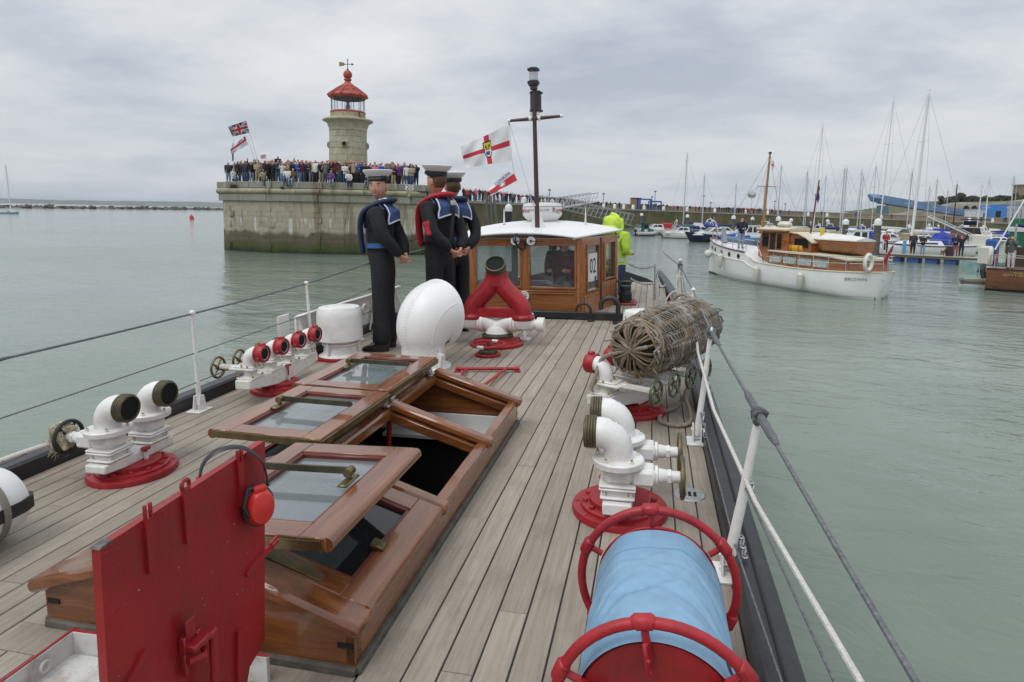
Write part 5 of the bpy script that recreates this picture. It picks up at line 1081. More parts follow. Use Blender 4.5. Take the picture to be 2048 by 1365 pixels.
def window(o,u,v,L_,W_,glassm,bar=None,up=None,edge=True):
 """Hinged light: o is the hinge corner, u runs from hinge to eave edge, v along the ridge."""
 o,u,v=V(o),V(u).normalized(),V(v).normalized(); w=u.cross(v).normalized(); w=w if w.z>0 else -w; t_=.042
 X=Matrix(((u[0],v[0],w[0],o[0]),(u[1],v[1],w[1],o[1]),(u[2],v[2],w[2],o[2]),(0,0,0,1)))
 r_=.095; p=None
 for (x0,x1) in ((0,r_),(L_-r_,L_)):
  fr=MB(); fr.box(((x0+x1)/2,W_/2,0),(x1-x0,W_,t_),X,.004); q=part('window_rail' if p else 'window',fr,M_mah,p or sk); p=p or q
 for y0 in (0,W_-r_): mb=MB(); mb.box((L_/2,y0+r_/2,0),(L_-2*r_+.002,r_-.001,t_-.001),X,.003); part('window_rail',mb,M_mahx,p)
 if edge: mb=MB(); mb.tube([(L_,.003,-.002),(L_,W_-.003,-.002)],.024,12,X=X); part('rounded_nosing',mb,M_mah,p)
 mb=MB(); i0=r_-.002
 for (x,y,sx_,sy_) in ((i0+.008,W_/2,.018,W_-2*r_),(L_-i0-.008,W_/2,.018,W_-2*r_),(L_/2,i0+.008,L_-2*r_,.018),(L_/2,W_-i0-.008,L_-2*r_,.018)): mb.box((x,y,.004),(sx_,sy_,.022),X,.004)
 part('glazing_bead',mb,mat('bead_dark_red',(.12,.022,.015),.35,var=.2),p)
 mb=MB(); mb.box((L_/2,W_/2,-.004),(L_-2*r_+.01,W_-2*r_+.01,.004),X); part('pane',mb,glassm,p,0)
 return p,X
def staybar(p,X,x0,x1,y,foot,flip=1):
 mb=MB(); z=.058*flip; mb.box(((x0+x1)/2,y,z),(abs(x1-x0),.007,.030),X,.003)
 for x in (x0,x1): mb.cyl((x,y-.0045,z),(x,y+.0045,z),.0155,n=14,X=X)
 part('stay_bar',mb,M_bronze,p)
 mb=MB(); mb.box((foot,y-.02,.0265),(.04,.11,.011),X,.004); mb.box((foot,y-.012,.045),(.012,.02,.04),X,.003); mb.cyl((foot,y-.03,.058),(foot,y+.012,.058),.017,n=12,X=X); part('stay_bracket',mb,M_brass,p)
def brassedge(p,X,*bs):
 for q in bs: mb=MB(); mb.box(q[:3],q[3:],X); part('brass_edge',mb,M_brass,p)
# far and middle right-hand lights swung over the ridge to lie on the left; near left-hand light swung over to the right
zt_=.405
p,X=window((-1.462,2.475,zt_+.012),(-1,0,.02),(0,1,0),.565,.765,G_pane); staybar(p,X,.06,.46,.40,.455)
brassedge(p,X,(.285,-.004,.0,.56,.008,.03),(-.006,.38,-.004,.012,.76,.03))
p,X=window((-1.487,3.275,zt_+.012),(-1,0,.02),(0,1,0),.60,.84,G_pane); staybar(p,X,.07,.48,.46,.475)
brassedge(p,X,(.30,-.004,.0,.59,.008,.03),(-.006,.42,-.004,.012,.83,.03))
p,X=window((-1.560,1.665,zt_+.008),(1,0,.03),(0,1,0),.580,.765,G_pane); staybar(p,X,.05,.455,.42,.452)
brassedge(p,X,(.285,-.004,-.004,.56,.008,.034),(.285,.768,.004,.56,.006,.03))
sl=V((.6,0,ZE-ZR))
p,X=window(V((XM+.03,1.74,ZR+.012)) ,sl,(0,1,0),.60,.705,G_wired); 
mb=MB(); mb.box((.50,.30,.028),(.055,.05,.02),X,.005); part('catch',mb,M_brass,p)
mb=MB(); mb.box((.30,.035,.0235),(.24,.036,.004),X,.001); part('brass_plate',mb,M_brass,p)
mb=MB()
for k in range(1,40): mb.box((.30,.1+k*.0128,-.0065),(.41,.0008,.0008),X)
for k in range(1,32): mb.box((.097+k*.0128,.353,-.0065),(.0008,.51,.0008),X)
w_=part('wire_mesh',mb,M_steel,p,0); w_['kind']= 'stuff'
for yb,W_ in ((2.53,.715),(3.325,.68),(1.76,.69)): window(V((XM-.03,yb,ZR+.006)),V((-.6,0,ZE-ZR)),(0,1,0),.60,W_,M_dark)  # panes coloured opaque black, painting in the dark of the room below
for y in (2.45,2.56,3.24,3.34,3.98): mb=MB(); mb.cyl((XM+.005,y-.03,ZR+.035),(XM+.005,y+.03,ZR+.035),.013,n=10); mb.box((XM+.015,y,ZR+.02),(.05,.045,.012),b=.003); part('hinge',mb,M_steel,sk)

# ------------------------------------------------------------------ red steel hatch plate standing open, with the white hatch tray
hp=T('hatch_plate','upright red painted steel hatch cover with bolted strips, standing in front of the skylight','hatch cover',(-1.145,1.3,0)); PX=-1.13
def yz(nm,pts,x0,x1,m_,par=hp,sm=20):
 mb=MB(); mb.rings([[V((x0,y,z)) for y,z in pts],[V((x1,y,z)) for y,z in pts]]); return part(nm,mb,m_,par,sm)
yz('plate',[(1.004,.06),(1.40,.06),(1.455,.10),(1.475,.145),(1.548,.172),(1.603,.773),(1.598,.778),(1.03,.757),(1.025,.750)],PX-.022,PX,M_redplate)
mb=MB(); mb.rings([[V((x,y,z)) for x,y,z in ((PX-.024,1.022,.7535),(PX+.002,1.022,.7535),(PX+.002,1.028,.7585),(PX-.024,1.028,.7585))],[V((x,y,z)) for x,y,z in ((PX-.024,1.055,.7545),(PX+.002,1.055,.7545),(PX+.002,1.055,.7595),(PX-.024,1.055,.7595))]]); part('chipped_corner',mb,M_chip,hp)
def fork(y,ztop,zbot,w=.012,nm='forked_strip',eye=False):
 yz(nm,[(y-w,zbot),(y+w,zbot-.003),(y+w,ztop-.03),(y-w,ztop-.03)],PX,PX+.009,M_redplate)
 if eye:
  mb=MB(); X=frame((PX+.0045,y,ztop-.012),(1,0,0)); mb.torus(.0125,.0055,16,6,X); mb.box((PX+.0045,y,ztop-.03),(.009,.024,.02)); part('lifting_eye',mb,M_redplate,hp)
 else:
  for s in (-1,1): mb=MB(); mb.box((PX+.0045,y+s*w*.66,ztop-.014),(.009,w*.62,.036),b=.002); part('fork_prong',mb,M_redplate,hp)
fork(1.150,.792,.632); fork(1.270,.800,.640,.0125,'eye_strip',True); fork(1.478,.795,.637)
yz('side_strip',[(1.475,.430),(1.482,.418),(1.60,.437),(1.606,.449),(1.592,.456),(1.49,.442)],PX,PX+.008,M_redplate)
yz('side_prong',[(1.592,.452),(1.634,.459),(1.634,.466),(1.592,.459)],PX,PX+.008,M_redplate); yz('side_prong',[(1.598,.436),(1.634,.443),(1.634,.450),(1.598,.443)],PX,PX+.008,M_redplate)
yz('lower_strip',[(1.112,.466),(1.118,.455),(1.03,.385),(1.024,.396)],PX,PX+.008,M_redplate)
yz('lower_strip',[(1.42,.292),(1.436,.292),(1.43,.07),(1.40,.07)],PX,PX+.010,M_redplate)
mb=MB(); mb.box((PX+.022,1.235,.435),(.006,.034,.05),b=.002); part('latch_tongue',mb,M_redplate,hp)
mb=MB(); mb.box((PX+.026,1.245,.392),(.045,.062,.018),b=.004); mb.box((PX+.012,1.222,.398),(.02,.02,.044),b=.003); mb.box((PX+.012,1.265,.395),(.02,.016,.03),b=.003); part('latch_block',mb,M_redplate,hp)
mb=MB(); mb.tube([(PX+.03,1.21,.365),(PX+.045,1.25,.355),(PX+.03,1.265,.36)],.009,8); mb.box((PX+.012,1.22,.345),(.014,.012,.06),b=.003); part('latch_hook',mb,M_redplate,hp)
mb=MB(); mb.tube([(PX+.04,1.29,.385),(PX+.04,1.278,.05)],.0115,10); mb.box((PX+.035,1.285,.388),(.03,.03,.022),b=.005); part('prop_rod',mb,M_redplate,hp)
rv=random.Random(2)
mb=MB()
for y,z in [(1.04,.735),(1.068,.73),(1.07,.69),(1.045,.60),(1.075,.595),(1.045,.47),(1.045,.33),(1.14,.745),(1.20,.752),(1.36,.757),(1.43,.76),(1.56,.765),(1.575,.70),(1.56,.60),(1.33,.56)]: mb.lathe([(.0,.0015),(.0055,.001),(.0065,0)],10,frame((PX,y,z),(1,0,0)))
part('rivet_heads',mb,M_redplate,hp)
mb=MB()
for k in range(14): mb.lathe([(.0,.0006),(rv.uniform(.0008,.0017),0)],6,frame((PX+.0002,rv.uniform(1.03,1.55),rv.uniform(.2,.74)),(1,0,0)) @ Matrix.Diagonal((1,rv.uniform(1,2.5),1,1)))
part('paint_chips',mb,M_steel,hp,0)
ht=T('hatch_tray','white painted steel hatch coaming with a rusty edged hole beside the red plate','hatch',(-1.6,1.3,0))
M_tray=mat('tray_white',(.56,.56,.54),.5,vs=9,var=.06,dirt=(.20,.12,.06),ds=12,da=.7)
mb=MB(); mb.rings([[V(p) for p in ((-1.86,1.575,0),(-1.86,1.575,.085),(-1.155,1.60,.085),(-1.155,1.60,0))],[V(p) for p in ((-1.86,1.56,0),(-1.86,1.56,.085),(-1.155,1.585,.085),(-1.155,1.585,0))]]); part('coaming_end',mb,M_tray,ht)
mb=MB(); mb.rings([[V((x,y,z)) for x,z in ((-1.875,0),(-1.875,.085),(-1.86,.085),(-1.86,0))] for y in (.4,1.575)]); part('coaming_side',mb,M_tray,ht)
mb=MB(); mb.beam((-1.868,.4,.088),(-1.868,1.578,.088),.008,.004); mb.beam((-1.868,1.568,.087),(-1.155,1.593,.087),.008,.004); part('red_lip',mb,M_red,ht)
mb=MB(); mb.box((-1.52,.98,.006),(.70,1.16,.012)); part('tray_floor',mb,M_tray,ht)
mb=MB(); mb.lathe([(.0,.002),(.11,.002),(.125,.0)],20,TR(-1.33,1.33,.012)); part('rusty_hole',mb,M_dark,ht); mb=MB(); mb.torus(.122,.008,24,6,TR(-1.33,1.33,.014)); part('hole_rim',mb,mat('rust',(.16,.085,.035),.9,vs=30,var=.4),ht)
for y in (1.45,1.1): mb=MB(); mb.torus(.016,.005,12,5,frame((-1.845,y,.05),(1,0,0))); part('tray_ring',mb,M_tray,ht)
# ear defenders hung over the plate
ed=T('ear_defenders','red and black ear defenders hooked over the top edge of the hatch plate','ear defenders',(-1.1,1.5,.62))
Yc=1.505
band=bez([(PX+.040,Yc+.045,.665),(PX+.030,Yc+.040,.735),(PX+.012,Yc+.005,.785),(PX-.012,Yc-.03,.806),(PX-.045,Yc-.06,.800),(PX-.075,Yc-.075,.77),(PX-.095,Yc-.075,.71)],6)
mb=MB(); mb.tube(band,.011,8,flat=.3,up=(.8,.6,0)); part('headband',mb,M_plasticb,ed)
for xx,sgn,yy,zz in ((PX+.030,1,Yc+.008,.620),(PX-.085,-1,Yc-.06,.66)):
 X=frame((xx,yy,zz),(sgn,-.62*sgn,.05),(0,0,1)) @ Matrix.Diagonal((1.55,1.18,1.1,1))
 mb=MB(); mb.lathe([(.0,-.022),(.036,-.022),(.039,-.012),(.039,.004),(.034,.008)],24,X); part('cushion',mb,M_plasticb,ed)
 mb=MB(); mb.lathe([(.035,.006),(.034,.018),(.028,.030),(.014,.036),(.0,.037)],24,X); mb.box((.036,.0,.018),(.012,.03,.014),X,.003); part('cup',mb,M_plasticr,ed)
 mb=MB(); mb.tube([X @ V((-.01,.030,.020)),X @ V((.012,.043,.022)),X @ V((.04,.03,.016)),(xx+.01,Yc+.045*sgn,.675)],.006,6); part('yoke',mb,M_plasticb,ed)

# ------------------------------------------------------------------ white liferaft canister
lr=T('liferaft_canister','white liferaft canister with a black waistband at the left edge of the deck','liferaft',(-2.97,1.7,0))
cy_= lambda r_,z_: [V((-2.885+r_*1.02*sin(a_) ,0,.185+z_+r_*.88*cos(a_))) for a_ in [2*pi*k/28 for k in range(28)]]
mb=MB(); rs=[]
for y,r_ in ((1.0,.19),(2.02,.19),(2.09,.185),(2.14,.165),(2.165,.13)): rs.append([p+V((0,y,0)) for p in cy_(r_,0)])
mb.rings(rs); part('canister',mb,M_gel,lr,30)
mb=MB(); rs=[]
for y,r_ in ((1.0,.196),(2.03,.196),(2.105,.190),(2.155,.170),(2.18,.135)):
 ring=[]
 for zz in (-.028,.028): ring.append(V((-2.885+1.02*sqrt(max(0,r_ ** 2-(zz/.88) ** 2)),y,.185+zz)))
 for zz in (.028,-.028): ring.append(V((-2.885+1.02*sqrt(max(0,r_ ** 2-(zz/.88) ** 2))-.02,y-.012,.185+zz)))
 rs.append(ring)
mb.rings(rs); part('waistband',mb,M_rubber,lr,30)
mb=MB(); P_=cy_(.197,0); mb.tube([p+V((0,1.90,0)) for p in P_],.016,6,True,flat=.2,up=(0,1,0)) if False else mb.rings([[V((-2.885+r_*1.02*sin(a_),y,.185+r_*.88*cos(a_))) for r_,y in ((.186,2.0),(.200,2.0),(.200,2.028),(.186,2.028))] for a_ in [2*pi*k/32 for k in range(32)]],loop=True); part('strap',mb,mat('grey_webbing',(.22,.20,.17),.8,vs=40),lr)
mb=MB(); mb.box((-2.885,1.4,.012),(.26,.9,.024),b=.005); mb.box((-2.885,1.95,.02),(.30,.05,.04),b=.005); part('cradle',mb,M_white,lr)
# ------------------------------------------------------------------ deck hydrant manifolds
def wheel_parts(root,X,Rw,m_,spokes=4,rim=.011,nm='hand_wheel'):
 mb=MB(); mb.torus(Rw,rim,30,8,X); p=part(nm,mb,m_,root)
 mb=MB(); mb.lathe([(.0,-.012),(.020,-.012),(.022,.0),(.016,.016),(.0,.017)],14,X); part('wheel_hub',mb,m_,p)
 mb=MB()
 for k in range(spokes):
  a=2*pi*k/spokes+.5; mb.tube([X @ V((.015*cos(a),.015*sin(a),0)),X @ V((Rw*.55*cos(a+.12),Rw*.55*sin(a+.12),.006)),X @ V(((Rw-.004)*cos(a+.1),(Rw-.004)*sin(a+.1),0))],[.010,.007,.008],7)
 part('wheel_spokes',mb,m_,p); return p
def bolts(mb,n,Rb,z,r,h,X,ph=0.0):
 for k in range(n): a=2*pi*k/n+ph; mb.lathe([(r,0),(r,h*.7),(r*.8,h),(0,h)],6,X @ Matrix.Translation((Rb*cos(a),Rb*sin(a),z)))
def deck_flange(root,cx,cy,R0=.225):
 C=TR(cx,cy,0); mb=MB(); mb.lathe([(R0+.004,0),(R0+.006,.022),(R0+.001,.033),(R0*.84,.034),(R0*.835,.046),(R0*.80,.050),(R0*.66,.051),(R0*.655,.072),(R0*.62,.078),(0,.079)],48,C); part('deck_flange',mb,M_red,root,30)
 mb=MB(); bolts(mb,12,R0*.74,.049,.014,.013,C,.2); bolts(mb,8,R0*.92,.033,.010,.004,C); part('flange_bolts',mb,M_red,root)
M_brassbolt=mat('brass_bolt',(.40,.29,.10),.35,.5,vs=20)
def elbow(root,cx,cy,z0,dr,red,number=None,k=1.0,tilt=0.0):
 """Bend rising from z0 and turning to face along dr (unit x,y)."""
 d=V((dr[0],dr[1],0)).normalized(); r=.066*k; Rb=.082*k; piv=V((cx,cy,z0+.03))+d*Rb; P=[V((cx,cy,z0))]; rs=[r]
 for a in range(0,91,10): t_=radians(a); P.append(piv+V((0,0,Rb*sin(t_)))-d*Rb*cos(t_)); rs.append(r*(1+.05*sin(t_)))
 e0=P[-1]; P.append(e0+d*.03); rs.append(r); mb=MB(); mb.tube(P,rs,24,caps=False,up=(-d.y,d.x,0)); pe=part('elbow',mb,M_white,root,50)
 X=frame(e0+d*.018,d,(0,0,1))
 if red:
  prof=[(r*1.0,-.012),(r*1.28,-.012),(r*1.30,.0),(r*1.22,.006),(r*1.26,.014),(r*1.30,.024),(r*1.30,.052),(r*1.22,.060),(r*1.02,.060),(r*.98,.048),(r*.95,.0)]
  mb=MB(); mb.lathe(prof,28,X); p=part('coupling',mb,M_red,root,30); mb=MB(); mb.box((r*1.34,0,.03),(.022,.042,.04),X,.006); mb.box((-r*.6,r*1.2,.03),(.03,.02,.03),X,.006); part('coupling_lug',mb,M_red,p)
  mb=MB(); mb.lathe([(r*.97,.05),(r*.84,.045),(r*.82,.0),(0,-.005)],24,X); part('bore',mb,M_inside,root); mb=MB(); mb.torus(r*.9,.004,24,6,X @ Matrix.Translation((0,0,.05))); part('seal_ring',mb,M_steel,root)
 else:
  prof=[(r*.98,-.006)]
  for i in range(4): z=i*.012; prof+= [(r*1.10,z),(r*1.16,z+.003),(r*1.16,z+.007),(r*1.09,z+.010)]
  prof+= [(r*1.10,.052),(r*.96,.055),(r*.93,.045),(r*.90,-.02)]
  mb=MB(); mb.lathe(prof,32,X); part('threaded_mouth',mb,M_mouth,root,30); mb=MB(); mb.lathe([(r*.92,.048),(r*.87,.0),(r*.83,-.06),(0,-.075)],24,X); part('bore',mb,M_inside,root)
 if number:
  vs,fs=number; a=radians(62); q=piv+V((0,0,(Rb+r+.0015)*sin(a)))-d*(Rb+r+.0015)*cos(a); n_=(q-piv).normalized(); sd_=V((-d.y,d.x,0)); Xn=frame(q,n_,-sd_ if d.x<0 else sd_)
  mb=MB(); mb.add(vs,fs,Xn); part('number',mb,M_signk,root,0)
 return pe
N1,N8=text('1',.055,.0008),text('8',.055,.0008)
def manifold(lab,cx,cy,ys,dirx,red,bh,wheelm,grp,nums=(),fl_dx=0.0,boxw=.13,wl=.255,k=1.0,rod=True,rz=0.0):
 A=T('hydrant_manifold',lab,'hydrant',(cx,cy,0),grp,rz); d=(dirx,0); colx=cx+fl_dx
 deck_flange(A,cx,cy)
 y0,y1=min(ys)-.105,max(ys)+.105; z0,z1=bh
 # tapering body: deep in the middle over the flange, shallow ends
 P=[(y0,z1),(y1,z1),(y1,z0+.035),(cy+.10,z0-.02),(cy+.07,.078),(cy-.07,.078),(cy-.10,z0-.02),(y0,z0+.035)] if len(ys)>2 else [(y0,z1),(y1,z1),(y1,z1-.055),(cy+.09,z0),(cy-.12,z0),(y0,z0+.015)]
 mb=MB(); mb.rings([[V((colx-boxw/2,y,z)) for y,z in P],[V((colx+boxw/2,y,z)) for y,z in P]]); o=part('manifold_body',mb,M_whiteold if red else M_white,A,20)
 bv=o.modifiers.new('edge','BEVEL'); bv.width=.008; bv.segments=2
 mw=M_whiteold if red else M_white
 for i,y in enumerate(ys):
  C=TR(colx,y,0); zt2=z1+.155 if not red else z1+.085
  if red:
   mb=MB(); mb.box((0,0,z1+.006),(.15,.15,.012),C,.004); mb.lathe([(.06,z1+.012),(.05,z1+.02),(.048,z1+.055),(.06,z1+.062)],18,C); part('valve_neck',mb,mw,A,30)
   mb=MB(); mb.box((-dirx*.035,0,z1+.074),(.215,.15,.022),C,.008); mb.box((-dirx*.02,0,z1+.090),(.17,.13,.012),C,.005); p=part('valve_flange',mb,mw,A)
   mb=MB(); bolts(mb,8,.068,z1+.094,.008,.010,C,.3); [bolts(mb,1,0,z1+.012,.008,.016,TR(colx+sx_*.062,y+sy_*.062,0)) for sx_ in (-1,1) for sy_ in (-1,1)]; part('bolts',mb,M_whiteold if i % 2 else M_brassbolt,A)
   xw=colx-dirx*wl; zz=z1+.066; mb=MB(); mb.cyl((colx-dirx*.08,y,zz),(xw+dirx*.02,y,zz),.013,n=10); mb.cyl((colx-dirx*.13,y,zz),(colx-dirx*.165,y,zz),.024,n=6)
   for s in (-1,1): mb.beam((colx-dirx*.13,y+s*.026,zz+.012),(xw+dirx*.035,y+s*.020,zz+.012),.010,.018)
   mb.box((xw+dirx*.04,y,zz+.012),(.02,.06,.026),b=.004); part('valve_spindle',mb,mw,A)
   wheel_parts(A,frame((xw,y,zz),(-dirx,0,0)),.080,wheelm,4,.0095); ze=z1+.096
  else:
   mb=MB()
   for z in (z1+.012,z1+.052,z1+.066): mb.box((0,0,z),(.165-(.0 if z>z1+.04 else .01),.165,.013),C,.006)
   mb.box((0,0,z1+.032),(.115,.12,.05),C,.012); part('valve_foot',mb,mw,A)
   mb=MB(); bolts(mb,4,.085,z1+.018,.009,.022,C,pi/4); part('stud',mb,M_whiteold,A)
   mb=MB(); mb.box((0,0,z1+.107),(.135,.135,.085),C,.022); mb.box((-dirx*.115,0,z1+.105),(.11,.115,.078),C,.014); mb.box((-dirx*.08,0,z1+.145),(.16,.05,.012),C,.005); part('valve_body',mb,mw,A)
   mb=MB(); mb.lathe([(.085,z1+.146),(.116,z1+.150),(.118,z1+.174),(.112,z1+.180),(.07,z1+.181)],36,C); part('top_flange',mb,mw,A,30)
   mb=MB(); bolts(mb,5,.097,z1+.180,.0095,.013,C,.4+i); part('nuts',mb,M_white,A); mb=MB(); bolts(mb,5,.097,z1+.1925,.0062,.006,C,.4+i); part('bolt_ends',mb,M_brassbolt,A)
   zz=z1+.105; xw=colx-dirx*wl; Xs=frame((colx-dirx*.165,y,zz),(-dirx,0,0))
   mb=MB(); mb.lathe([(.045,0),(.045,.012),(.034,.016),(.030,.05),(.026,.056),(.026,.07),(.0,.072)],20,Xs); mb.lathe([(.034,.055),(.034,.072)],6,Xs); mb.lathe([(.026,.07),(.027,wl-.175),(.02,wl-.17)],18,Xs); part('spindle_gland',mb,mw,A)
   wheel_parts(A,frame((xw,y,zz),(-dirx,0,0)),.088,wheelm,5,.0105); ze=z1+.180
  elbow(A,colx,y,ze,d,red,nums[i] if i<len(nums) else None,k if not red else .80)
 if rod:
  ym=cy+.02; xr=colx+dirx*(boxw/2+.012); mb=MB(); mb.cyl((xr,ym,.07),(xr,ym,z1-.01),.006,n=8); mb.lathe([(.0,z1+.012),(.026,z1+.008),(.026,z1),(.0,z1-.006)],14,TR(xr,ym,0)); part('drain_cock',mb,M_red,A); mb=MB(); mb.cyl((xr,ym,.075),(xr,ym,.12),.013,n=8); part('drain_body',mb,mw,A)
 return A
HG= 'deck hydrants of the fire boat'
LF=manifold('two mouthed white hydrant with bare brass mouths on the left side of the deck',-2.885,2.87,(2.73,3.01),1,False,(.075,.135),M_rubber,HG,nums=(None,N8),wl=.27)
RF=manifold('two mouthed white hydrant marked 1 behind the hose reel on the right side',-.146,2.95,(2.80,3.10),-1,False,(.079,.150),M_brass,HG,nums=(N1,N1),wl=.285)
LM=manifold('four mouthed white hydrant with red couplings and brass wheels on the left side',-3.04,4.55,(4.18,4.44,4.70,4.96),1,True,(.095,.200),M_brass,HG,wl=.285)
RM=manifold('four mouthed white hydrant with red couplings underneath the wicker fender',-.125,4.51,(4.12,4.38,4.64,4.90),-1,True,(.12,.225),mat('green_bronze',(.13,.14,.09),.45,.7,vs=14,var=.3),HG,wl=.375,boxw=.17,rz=-.48)
# rope made fast to the front left hand wheel
rp=T('mooring_rope','frayed pale rope knotted round the black hand wheel and led off to the left','rope',(-3.15,2.73,.24))
mb=MB(); mb.tube(bez([(-3.17,2.70,.23),(-3.28,2.60,.20),(-3.6,2.25,.10),(-4.2,1.7,-.05),(-4.9,1.2,-.2)],8),.014,8); part('line',mb,M_ropew,rp)
mb=MB(); kr=random.Random(9)
for k in range(5): ph=k*1.1; mb.tube([(-3.168+.012*sin(a_*2+ph)+.012*(k-2),2.72+.062*cos(a_+ph)*(1-.1*k),.24+.075*sin(a_)*(1-.08*k)) for a_ in [2*pi*i/18 for i in range(18)]],.0135,7,True)
part('knot',mb,mat('frayed_rope',(.42,.37,.27),.95,vs=40,var=.4,bump=.6,bs=90),rp)
mb=MB()
for k in range(60):
 p0=V((-3.18,2.70,.22))+V((kr.gauss(0,.02),kr.gauss(0,.03),kr.gauss(0,.03))); p1=p0+V((kr.gauss(-.02,.02),kr.gauss(-.02,.02),kr.gauss(-.02,.03))); mb.tube([p0,p1],.0016,3)
o=part('frayed_ends',mb,mat('rope_strands',(.40,.34,.20),.95,vs=60,var=.5),rp); o['kind']= 'stuff'

# ------------------------------------------------------------------ mushroom vents
def mushroom(lab,x,y,ztop,r=.22):
 A=T('mushroom_vent',lab,'vent',(x,y,0),'white mushroom vents'); C=TR(x,y,0)
 mb=MB(); mb.lathe([(r*1.12,0),(r*1.12,.028),(r*.95,.034),(0,.034)],40,C); part('base_ring',mb,M_red,A,30)
 mb=MB(); mb.lathe([(r*1.0,.034),(r*.9,.046),(r*.78,.06),(r*.74,.12),(r*.72,.20)],36,C); mb.torus(r*.78,.012,36,8,TR(x,y,.15)); part('trunk',mb,M_white,A,40)
 mb=MB(); mb.lathe([(r*.70,.185),(r*.97,.185),(r*1.03,.195),(r*1.02,ztop-.10),(r*.99,ztop-.045),(r*.90,ztop-.012),(r*.6,ztop-.002),(0,ztop)],48,C); part('hood',mb,M_white,A,40)
 for a in (.3,2.4,4.5): mb=MB(); mb.box((x+r*.86*cos(a),y+r*.86*sin(a),.13),(.02,.02,.12),b=.004); mb.sphere((x+r*.86*cos(a),y+r*.86*sin(a),.075),.016,8,6); part('hood_bracket',mb,M_white,A)
 return A
mushroom('large white mushroom vent behind the four mouthed left hydrant',-3.10,5.72,.535); mushroom('white mushroom vent half hidden behind the wicker fender',-.12,6.75,.40,.19)
mb=MB(); mb.rings([[V((-3.60+.03*cos(a_),5.50+.10*sin(a_),z)) for a_ in [pi*k/8-pi/2 for k in range(9)]]+[V((-3.60,5.50,z))] for z in (.05,.46)]); one('vent_screen',mb,M_white,'white curved upright plate beside the left mushroom vent','plate',loc=(-3.6,5.5,0))

# ------------------------------------------------------------------ cowl ventilator
cv_=T('cowl_vent','big white riveted cowl ventilator turned away beside the sailors','ventilator',(-2.08,5.47,0))
d=V((.40,.92,0)).normalized(); pv=V((-2.11,5.47,.22))+d*.16
mb=MB(); rs=[]; NR=32; sd_=V((-d.y,d.x,0))
def cring(c,ax,r_): return [c+(ax*cos(2*pi*k/NR)+sd_*sin(2*pi*k/NR))*r_ for k in range(NR)]
for z in (0,.08,.15): rs.append(cring(V((-2.11,5.47,z)),d,.205))
for k in range(0,15):
 t_=radians(90)*k/14; r_=.205+.112*(t_/radians(90)) ** .75; off=(r_-.045*(t_/(pi/2)) ); out=-d*cos(t_)+V((0,0,sin(t_))); rs.append(cring(pv+d*(.205-.16)*cos(t_)+out*off,-out,r_))
rs.append(cring(sum(rs[-1],V())/NR+d*.06,V((0,0,-1)),.322)); mb.rings(rs,True,False,False); part('cowl',mb,M_cowl,cv_,80)
mb=MB(); c=sum(rs[-1],V())/NR; mb.torus(.320,.010,40,8,frame(c,d)); part('mouth_rim',mb,M_cowl,cv_)
mb=MB(); rin=[[p.lerp(sum(r_,V())/NR,.03) for p in r_] for r_ in rs]; mb.rings(list(reversed(rin)),True,True,False); part('inner_duct',mb,M_redplate,cv_,60)
mb=MB(); mb.lathe([(.26,0),(.26,.02),(.215,.03),(.208,.06)],36,TR(-2.11,5.47,0)); part('deck_ring',mb,M_white,cv_,30)
mb=MB()
for r_ in rs[1:-1]:
 for k in (NR // 2,NR*11 // 16,NR*5 // 16):
  c=sum(r_,V())/NR; q=r_[k]; mb.sphere(q,.0065,7,5)
  q2=r_[k].lerp(r_[(k+1) % NR],.0)
for a,b_ in zip(rs[2:-2],rs[3:-1]):
 for k in (NR // 2,NR*11 // 16,NR*5 // 16): mb.sphere(a[k].lerp(b_[k],.5),.0065,7,5)
part('rivets',mb,M_cowl,cv_)
mb=MB(); mb.tube([r_[NR // 2+1].lerp(r_[NR // 2],.5)+(r_[NR // 2]-sum(r_,V())/NR)*.004 for r_ in rs[1:-1]],.004,5); part('seam',mb,M_cowl,cv_)
mb=MB(); q=V((-1.915,5.38,.0)); mb.box(q+V((0,0,.085)),(.045,.06,.17),b=.01); mb.cyl(q+V((-.03,0,.14)),q+V((.04,0,.14)),.014,n=10); mb.cyl(q+V((0,0,.16)),q+V((0,0,.20)),.016,n=10); part('clamp_post',mb,M_white,cv_)

